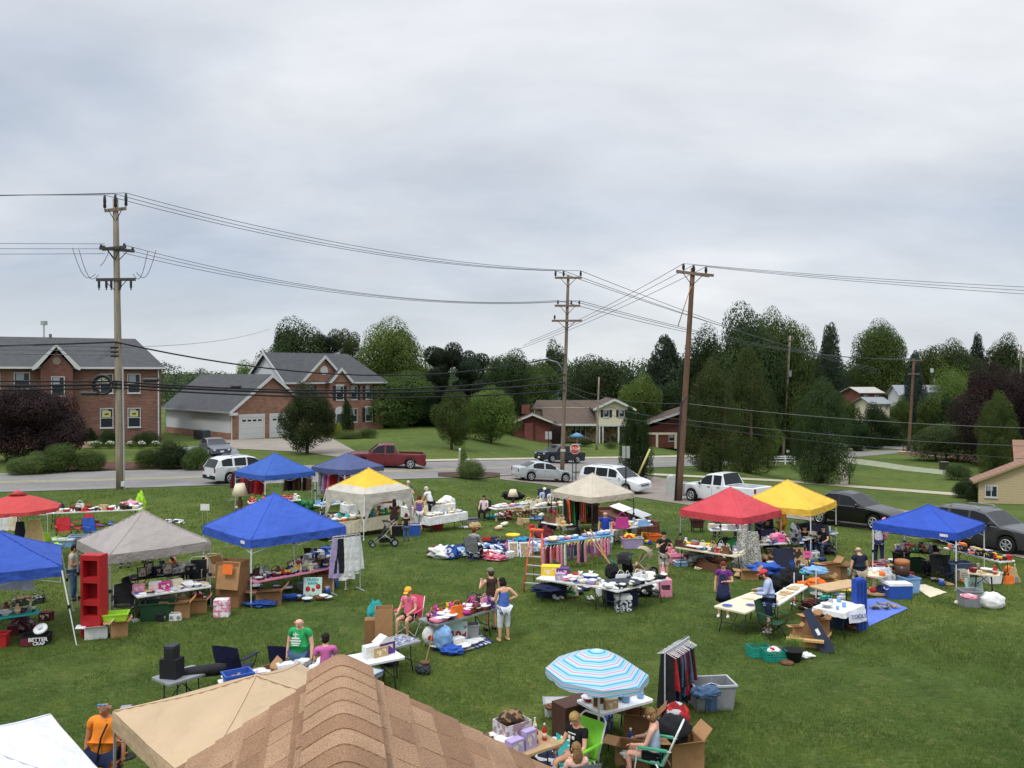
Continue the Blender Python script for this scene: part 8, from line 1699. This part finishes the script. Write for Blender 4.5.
o=thing('cable_drum','large wooden spool with pale round top on the umbrella table','spool',ont('bl2',-.36,-.1));mb=MB();mb.cyl((0,0,0),(0,0,.03),.12,C('tan'),n=18);mb.cyl((0,0,.33),(0,0,.37),.14,mat('c8a873',.7,'wood'),n=20);mb.cyl((0,0,.365),(0,0,.374),.03,C('black'),n=10);mb.build('discs',o);mb=MB();mb.cyl((0,0,.03),(0,0,.33),.115,mat('6b3d22',.6,'wood'),n=16);mb.build('core',o)
Bx(634,764,(.6,.42,.36,0),'open cardboard box with red and white things below the umbrella table',-.35);pile(632,758,.45,.3,.15,'white','white and blue things inside the left cardboard box','goods','goods_heap',z=.24,c2='blue');Bx(641,738,(.62,.45,.5,1),'brown cardboard box behind the seated woman',-.25);Bx(682,768,(.62,.5,.55,0),'large cardboard box with white label right of the lawn chair',.25)
pile(676,730,.6,.5,.6,'red','red white and grey patterned round cushion on the cardboard box','cushion','cushion',seed=2,z=.2,c2='silver',amp=.08);pile(671,744,.75,.6,.6,'black','black duffel bag with white print before the patterned cushion','bag','duffel_bag',seed=3,z=.3,amp=.15)
place(tote,(.78,.52,.46,'grey','silver'),711,706,'grey storage tub with jeans hanging over its rim','tub',.12,sc=(1.15,1.15,1.15));pile(706,697,.6,.38,.25,'denim','blue jeans folded inside the grey tub','jeans','jeans_pile',seed=5,z=.4);simple_hang(711,681.5,at(711,712).y+.05,'trousers','denim',.62,.42,'pair of jeans hanging over the grey tub front',.1)
rack_rail('r9',(665,652),(689,637),1.42,'crowded chrome garment rack near the striped umbrella',['red','black','denim','navy','black','denim','black','maroon','red','navy'],20,'the crowded chrome rack',('dress','trousers','shirt'),(.75,1.15),.5,yaw_g=1.4,seed=21)
o=thing('floor_speaker','small grey cube box on a stand behind the man in orange','box',at(126,714,.8)+Vector((0,0,.75)),.3);mb=MB();mb.box((0,0,.08),(.2,.2,.18),C('6b6c74',rough=.5));mb.build('case',o);mb=MB();mb.box((0,0,.178),(.17,.17,.012),C('8b8c94'));mb.build('top',o);mb=MB();mb.cyl((0,0,-.75),(0,0,0),.02,C('black'));mb.cyl((0,0,-.76),(0,0,-.72),.16,C('black'),n=12);mb.build('stand',o)
G_=[('by the long back table',(60,140,520,545),12,['carton','basket','pair of shoes','folded clothes','ball'],['red','blue','white','grey','brown']),
('below the small blue canopy',(236,312,505,518),14,['folded clothes','carton','soft toy','pair of shoes','ball'],['green','red','orange','white','black']),
('beside the gazebo',(306,350,522,534),9,['carton','basket','folded clothes','radio'],['black','brown','white','teal']),
('around the straw hats',(486,560,512,530),18,['sun hat','basket','handbag','folded clothes','carton'],['tan','cream','white','red','brown']),
('on the blue blanket',(466,542,542,558),20,['folded clothes','book','carton','handbag'],['white','light blue','red','navy','lilac','pink']),
('under the cream canopy',(562,650,530,548),19,['carton','soft toy','handbag','toy truck','ball','folded clothes'],['yellow','red','white','blue','orange','black']),
('under the ladder table',(546,604,590,600),9,['folded clothes','pair of shoes','carton'],['navy','white','black']),
('below the bric a brac table',(682,738,557,570),14,JUNK,['brown','white','grey','maroon','cream']),
('between red and yellow canopies',(752,830,548,572),20,JUNK,['navy','tan','brown','blue','white','magenta','dark green']),
('behind the red capped man',(778,850,574,604),18,JUNK,['teal','orange','tan','black','white','brown','green']),
('under the right blue canopy',(868,950,562,592),20,JUNK,['red','white','dark green','grey','tan','blue']),
('at the far right',(950,1016,566,592),14,JUNK,['white','grey','tan','orange','teal']),
('under the book table',(120,210,598,622),10,['book','carton','bottle','bowl','radio'],['white','grey','black','red']),
('under the pink covered table',(250,335,586,602),12,['carton','basket','folded clothes','jar','bowl'],['brown','blue','grey','dark brown']),
('under the toy table',(436,486,632,650),7,['soft toy','bowl','carton'],['white','blue','red','grey']),
('near the umbrella stall',(600,690,725,764),9,['carton','book','bottle','folded clothes'],['white','blue','red','brown']),
('left of the teal table',(0,50,600,640),8,['folded clothes','carton','basket'],['maroon','grey','brown'])]
for i,(w_,p_,n_,k_,c_) in enumerate(G_):ground_goods(w_,p_,n_,k_,c_,50+i)
# ================================================================ PEOPLE
def P_(label,px,yt,h,yaw,**k):return person(label,stand(px,yt,h if k.get('pose') != 'sit' else 1.27*h/1.72*(k.get('sf',1))),yaw,h,**{a:b for a,b in k.items() if a != 'sf'})
FC=math.pi  # facing the camera
o,HM,k=P_('man in bright orange polo with blue sunglasses on his head',104,698,1.85,FC,top='e8862a',bottom='navy',bl='short',hair='grey',hstyle='bald',build=1.5,skin='tan',arms=('down','down'),tilt=.1)
mb=MB();[mb.blob((s*.036,.07,.085),(.032,.02,.018),C('3f86b8',rough=.15),u=8,v=5,M=HM) for s in (-1,1)];mb.box((0,0,0),(.001,.001,.001),C('navy')) if False else None;mb.tube([HM @ Vector((-.095,0,.07)),HM @ Vector((-.06,.08,.08)),HM @ Vector((.06,.08,.08)),HM @ Vector((.095,0,.07))],.006,C('navy'),5);mb.build('sunglasses',o)
mb=MB();mb.tube([(-.1,.16,1.5),(-.02,.2,1.3),(.02,.22,1.05),(.04,.2,.9)],.015,C('black'),5);mb.build('camera_strap',o)
P_('man in grey tee shirt and jeans beside the red shelf',72,544,1.75,-1.3,top='a39f90',hair='black',hstyle='short',build=1.2,arms=('belly','belly'),skin='tan',tilt=.2)
P_('person in black top reaching from under the taupe canopy',97,542,1.72,-1.9+math.pi,top='black',bottom='black',hair='black',arms=('reach','down'),sleeve='long')
P_('person in jeans standing behind the taupe canopy, left one',124,519.5,1.75,FC+.3,top='navy',hair='brown',sleeve='long');P_('person in jeans standing behind the taupe canopy, right one',147,516.5,1.72,FC-.3,top='grey',hair='dark blond')
P_('woman in orange top with long black hair seated behind the books',172,549,1.66,-.9+.1,pose='sit',top='orange',sleeve='none',bottom='black',hair='black',hstyle='long',female=True,arms=('lap','lap'),skin='tan')
spawn(camp_chair,('black','grey'),stand(172,549,1.22)+Vector((0,0,0)),-.8+math.pi,'black folding chair under the woman in the orange top','chair')
o,HM,k=P_('bald man in green tee shirt with white print',299.5,615,1.78,FC-.15,top='2a9a55',hair='grey',hstyle='bald',build=1.32,arms=('down','down'),bottom='denim',skin='pink',tilt=.25)
pr=MB();wp=C('white');yb_=.236*k
pr.box((0,yb_-.0,1.36*k),(.025,.012,.12),wp);pr.box((0,yb_,1.38*k),(.12,.012,.022),wp);pr.box((0,yb_+.004,1.30*k),(.18,.012,.028),wp);pr.box((0,yb_+.008,1.25*k),(.24,.012,.026),wp);pr.box((0,yb_+.01,1.20*k),(.2,.012,.024),wp);pr.box((0,yb_+.01,1.16*k),(.14,.012,.02),wp);pr.build('shirt_print',o)
P_('person in pink shirt with short dark hair seen from behind at the front table',325,634,1.62,.25,top='c0609a',hair='black',hstyle='short',bottom='denim',arms=('fwd','fwd'),lean=.15)
P_('woman in pink top and orange cap seated in a red chair',409,587,1.7,FC-.35,pose='sit',top='e0708c',bottom='black',bl='short',hair='brown',hat=('cap','e8a63a'),female=True,arms=('lap','lap'),tilt=.3,build=1.1)
spawn(camp_chair,('d04f6a','white'),stand(409,587,1.25),-.35,'dark pink red camp chair of the woman with the orange cap','chair')
P_('person with grey cap and sleeveless dark brown shirt at the toy table',491,568,1.72,.55,top='3f2d26',sleeve='cap',bottom='b5aea0',bl='short',hair='brown',hat=('cap','6d7060'),arms=('hold','down'),build=1.1)
P_('woman in blue tank top and white cropped trousers',504,577.5,1.68,.45,top='4a68b0',sleeve='none',bottom='d2d4d6',bl='capri',hair='black',hstyle='bob',female=True,build=1.12,arms=('fwd','hip'),tilt=.25,lean=.1,shoes_c='tan')
P_('person in grey shirt with red brown hair seated before the blanket',474,528,1.68,-.35,pose='sit',top='85878a',hair='red',hstyle='short',bottom='black',arms=('lap','lap'))
spawn(camp_chair,('grey','black'),stand(474,528,1.24),FC-.35,'grey folding chair of the person before the blanket','chair')
P_('woman in pale shirt and black trousers seated in the open grass',484,495.5,1.66,FC-.25,pose='sit',top='d5c9d0',bottom='black',hair='black',hstyle='bob',female=True,arms=('lap','lap'))
spawn(camp_chair,('black','black'),stand(484,495.5,1.22),-.25,'black camp chair of the woman in the open grass','chair')
P_('white haired man in white polo leaning over the back table',431,485.5,1.75,1.1,top='dedede',bottom='black',bl='short',hair='white',lean=.45,arms=('reach','reach'),build=1.15)
P_('white haired person in dark teal top behind the gazebo',408,480.5,1.68,FC+.4,top='1f5560',hair='white',bottom='black',arms=('fwd','fwd'))
P_('dark haired woman in brown top behind the stroller',394,499,1.66,.3,top='3b2422',sleeve='short',bottom='2a2020',bl='skirt',hair='black',hstyle='long',female=True,build=1.15,arms=('fwd','fwd'))
P_('child in black top and jeans beside the stroller woman',406,513,1.22,.2,top='black',bottom='denim',hair='brown',hstyle='bob',female=True)
P_('woman with red brown hair in purple tank and white trousers',419,494.5,1.7,.35,top='6a5585',sleeve='none',bottom='d6d4d2',bl='capri',hair='red',hstyle='bob',female=True,build=1.15,tilt=.2,arms=('down','fwd'),shoes_c='brown')
P_('man in white cap and pale blue shirt seated behind the straw goods',544.5,488,1.72,FC,pose='sit',top='a9bfd6',hat=('cap','white'),bottom='grey',arms=('lap','lap'),build=1.15);P_('second seated person in cream shirt beside the white cap man',552,489.5,1.72,FC-.2,pose='sit',top='c6cbd0',hair='grey',bottom='grey',arms=('lap','lap'),build=1.1)
for i,px in enumerate((544.5,552)):spawn(camp_chair,('navy','black'),stand(px,488+i*1.5,1.27),0,'%s chair behind the straw goods table' % ['left','right'][i],'chair')
P_('white haired man in royal blue polo walking by the children clothes',605.5,510.5,1.76,FC-.2,top='243c96',bottom='khaki',bl='short',hair='white',hstyle='bald',build=1.2,arms=('down','down'),walk=.06,tilt=.15)
o,HM,k=P_('adult in black tee holding a small child beside the tan stroller',664,531,1.72,FC+.1,top='1e1e22',bottom='b3aa9c',bl='short',hair='black',hstyle='short',arms=('hold','hold'),build=1.1,shoes_c='white')
c,s_=math.cos(FC+.1),math.sin(FC+.1);b=Vector(o.location);person('small child in pink top carried in the arms of the adult in black',b+Vector((.28*s_*-1+.12,-.27,.76)),.15,.78,pose='sit',top='e0708c',bottom='d9a890',bl='short',hair='black',hstyle='bob',female=True,arms=('hold','down'),seat=.45)
P_('woman in magenta top under the red canopy',718,501,1.68,FC-.7,top='a3307c',bottom='black',hair='black',hstyle='bob',female=True,build=1.2,arms=('fwd','down'))
P_('person in green tee shirt under the red canopy, left one',738,501,1.72,.2,top='1f8a5a',bottom='navy',hair='black',arms=('fwd','fwd'));P_('person in green tee shirt under the red canopy, right one',749,503,1.66,FC+.6,top='1f9a66',bottom='grey',hair='blond',arms=('hold','down'));P_('person in dull red shirt between red and yellow canopies',759,507,1.6,FC,top='8a4a50',bottom='navy',hair='black',hstyle='bob',arms=('side','hold'));P_('person in black and green seated under the red canopy edge',768,519,1.7,FC,pose='sit',top='26303c',bottom='navy',hair='black',arms=('lap','lap'))
P_('woman in golden yellow shirt and trousers under the yellow canopy',782,505.5,1.66,.3,top='dc9f2c',bottom='d08a1c',hair='brown',hstyle='bob',female=True,build=1.2,arms=('fwd','down'))
P_('seated person in dark top behind the yellow canopy table, left one',805,525.5,1.62,FC,pose='sit',top='black',hair='black',hstyle='long',female=True,arms=('lap','lap'));P_('seated person in pink beside the dark topped one',815,524,1.62,FC-.4,pose='sit',top='b06a70',hair='dark blond',hstyle='bob',female=True,arms=('lap','lap'));P_('seated person in white sleeve at the right table end',824,526,1.6,FC-.8,pose='sit',top='black',hair='black',arms=('lap','lap'))
for i,(px,yt) in enumerate([(768,519),(805,525.5),(815,524),(824,526)]):spawn(camp_chair,('navy','black'),stand(px,yt,1.2),0,'dark folding chair, %s from the left of four under the red and yellow canopies' % ORD[i],'chair')
P_('woman in purple tee and navy overall dress at the bare table',724,560.5,1.66,FC-.35,top='6a2c7c',bottom='262f4c',bl='dress',hair='red',hstyle='short',female=True,build=1.22,arms=('belly','down'),tilt=.2,shoes_c='white')
mb=MB();o=[x for x in bpy.data.objects if x.get('label','').startswith('woman in purple tee')][0];mb.box((0,.155,1.17),(.2,.02,.24),C('262f4c','cloth'),top=.85);mb.build('dress_bib',o)
P_('man in red cap pale blue shirt and navy shorts at the bare table',770,569,1.74,1.25,top='a9b5da',sleeve='long',bottom='1c2742',bl='short',hair='brown',hat=('cap','c8384a'),build=1.3,arms=('fwd','fwd'),tilt=.35,lean=.1,shoes_c='white')
P_('bald man in navy tee and khaki shorts seen from behind',860,545.5,1.76,.15,top='1d2436',bottom='a89a82',bl='short',hair='grey',hstyle='bald',build=1.3,arms=('down','down'),tilt=.2)
P_('woman in white top with pink scarf at the right blue canopy leg',879.5,520,1.7,-.6,top='c4c2cc',bottom='2a2e52',hair='black',hstyle='long',female=True,arms=('down','fwd'),build=1.15)
pile(884,540,.3,.3,1.0,'pink','pink shawl over the woman at the right blue canopy leg','shawl','shawl',z=.9,seed=3,amp=.1)
P_('person in green top seated under the right blue canopy',936,546,1.6,.3,pose='sit',top='1f8a6a',bottom='black',hair='black',hstyle='bob',female=True,arms=('lap','lap'));spawn(camp_chair,('black','black'),stand(936,546,1.18),FC+.3,'black camp chair of the person in green','chair')
o,HM,k=P_('blonde person in black tee seated in the lime green chair',577.5,711,1.66,FC-.75,pose='sit',top='17181b',bottom='c79b84',bl='short',hair='blond',hstyle='short',female=True,arms=('lap','lap'),tilt=.35,build=1.08)
mb=MB();mb.box((-.05,.175,.83),(.05,.01,.05),wp);mb.box((.03,.178,.83),(.05,.01,.05),wp);mb.box((-.02,.17,.9),(.16,.01,.015),wp);mb.build('shirt_print',o)
spawn(lawn_chair,('7fd03a','white'),stand(577.5,711,1.22),-.75,'lime green lawn chair at the bottom of the picture','chair')
P_('person with long dark blond hair seen from behind at the bottom edge',577,744,1.5,.3,top='cfa79a',hair='dark blond',hstyle='long',female=True,pose='sit',arms=('lap','lap'))
spawn(camp_chair,('grey','black'),stand(577,744,1.1),FC+.3,'grey folding chair at the bottom edge under the long haired person','chair')
P_('woman in pale lilac tank top seated in the green and white lawn chair',654,709,1.66,1.2,pose='sit',top='b4bdd6',sleeve='none',bottom='black',bl='short',hair='dark blond',hstyle='bob',female=True,arms=('lap','lap'),tilt=.25,build=1.12,skin='pink')
spawn(lawn_chair,('4aa07c','white'),stand(654,709,1.22)+Vector((0,0,0)),1.2+FC,'green and white folding lawn chair at the bottom right stall','chair')
for o in list(bpy.data.objects):
 if '_hm' in o:del o['_hm']
# ================================================================ GRASS BLADES
def grass_blades():
 rr=np.random.default_rng(2);n=400000
 y=11.5*np.exp(rr.uniform(0,1,n)*math.log(66/11.5));x=rr.uniform(-.68,.68,n)*y
 keep=~((np.abs(x) > .67*y));x,y=x[keep],y[keep];n=len(x)
 T1=lambda v:np.clip(v,0,1)
 s_=np.clip((x+12)/20,0,1);s_=s_*s_*(3-2*s_);a_=np.clip((y-42)/33,0,1);a_=a_*a_*(3-2*a_);b_=np.clip((x-15)/20,0,1);b_=b_*b_*(3-2*b_)
 z=-.033*s_*np.clip(y-22,0,130)-2.4*a_*b_
 px=512+FPX*x/y;py=384-FPX*((z-HC)/y)-9
 lim=np.interp(px,[-80,0,200,400,505,545,590,640,672,740,810,880,925,1000,1090],[495,492.5,486,479.5,480,486,494,499,504,514,522,533,539,554,576])
 k=py > lim+1.5
 wn=np.sin(x*.9+1.3*np.sin(y*.53))+np.sin(y*1.1+1.7*np.sin(x*.41+2))+.7*np.sin(x*2.7+y*1.9+np.sin(x*1.3)*2)+.5*np.sin(y*4.1-x*3.3)
 k &= ~((wn > 1.05) & (rr.uniform(0,1,n) < .75))
 for Q in SHEETS:
  ins=np.ones(n,bool);cx=sum(q.x for q in Q)/4;cy=sum(q.y for q in Q)/4
  for i in range(4):
   a,b=Q[i],Q[(i+1) % 4];sg=lambda X,Y:(b.x-a.x)*(Y-a.y)-(b.y-a.y)*(X-a.x);ins &= sg(x,y)*sg(cx,cy) > 0
  k &= ~ins
 x,y,z=x[k],y[k],z[k];n=len(x)
 wn=np.sin(x*.7+1.1*np.sin(y*.6))+np.sin(y*.8+x*.3);h=rr.uniform(.03,.065,n)*(1+.012*y)*(1+.22*wn);w=rr.uniform(.006,.012,n)*(.6+.05*y);a=rr.uniform(0,6.28,n);ln=rr.uniform(.2,.9,n)*h;b=rr.uniform(0,6.28,n)
 P=np.stack([x,y,z],1);d=np.stack([np.cos(a)*w/2,np.sin(a)*w/2,a*0],1);t=np.stack([np.cos(b)*ln,np.sin(b)*ln,h],1)
 V=np.stack([P-d,P+d,P+t+d*.15,P+t-d*.15],1).reshape(-1,3)
 me=cloud_mesh('grass',V,None,mat('5c6e32',.85,'leaf',.2,.7,spec=.15));o=bpy.data.objects.new('grass',me);COL.objects.link(o);tag(o,'mown grass of the sale field','grass',kind='stuff')
grass_blades()
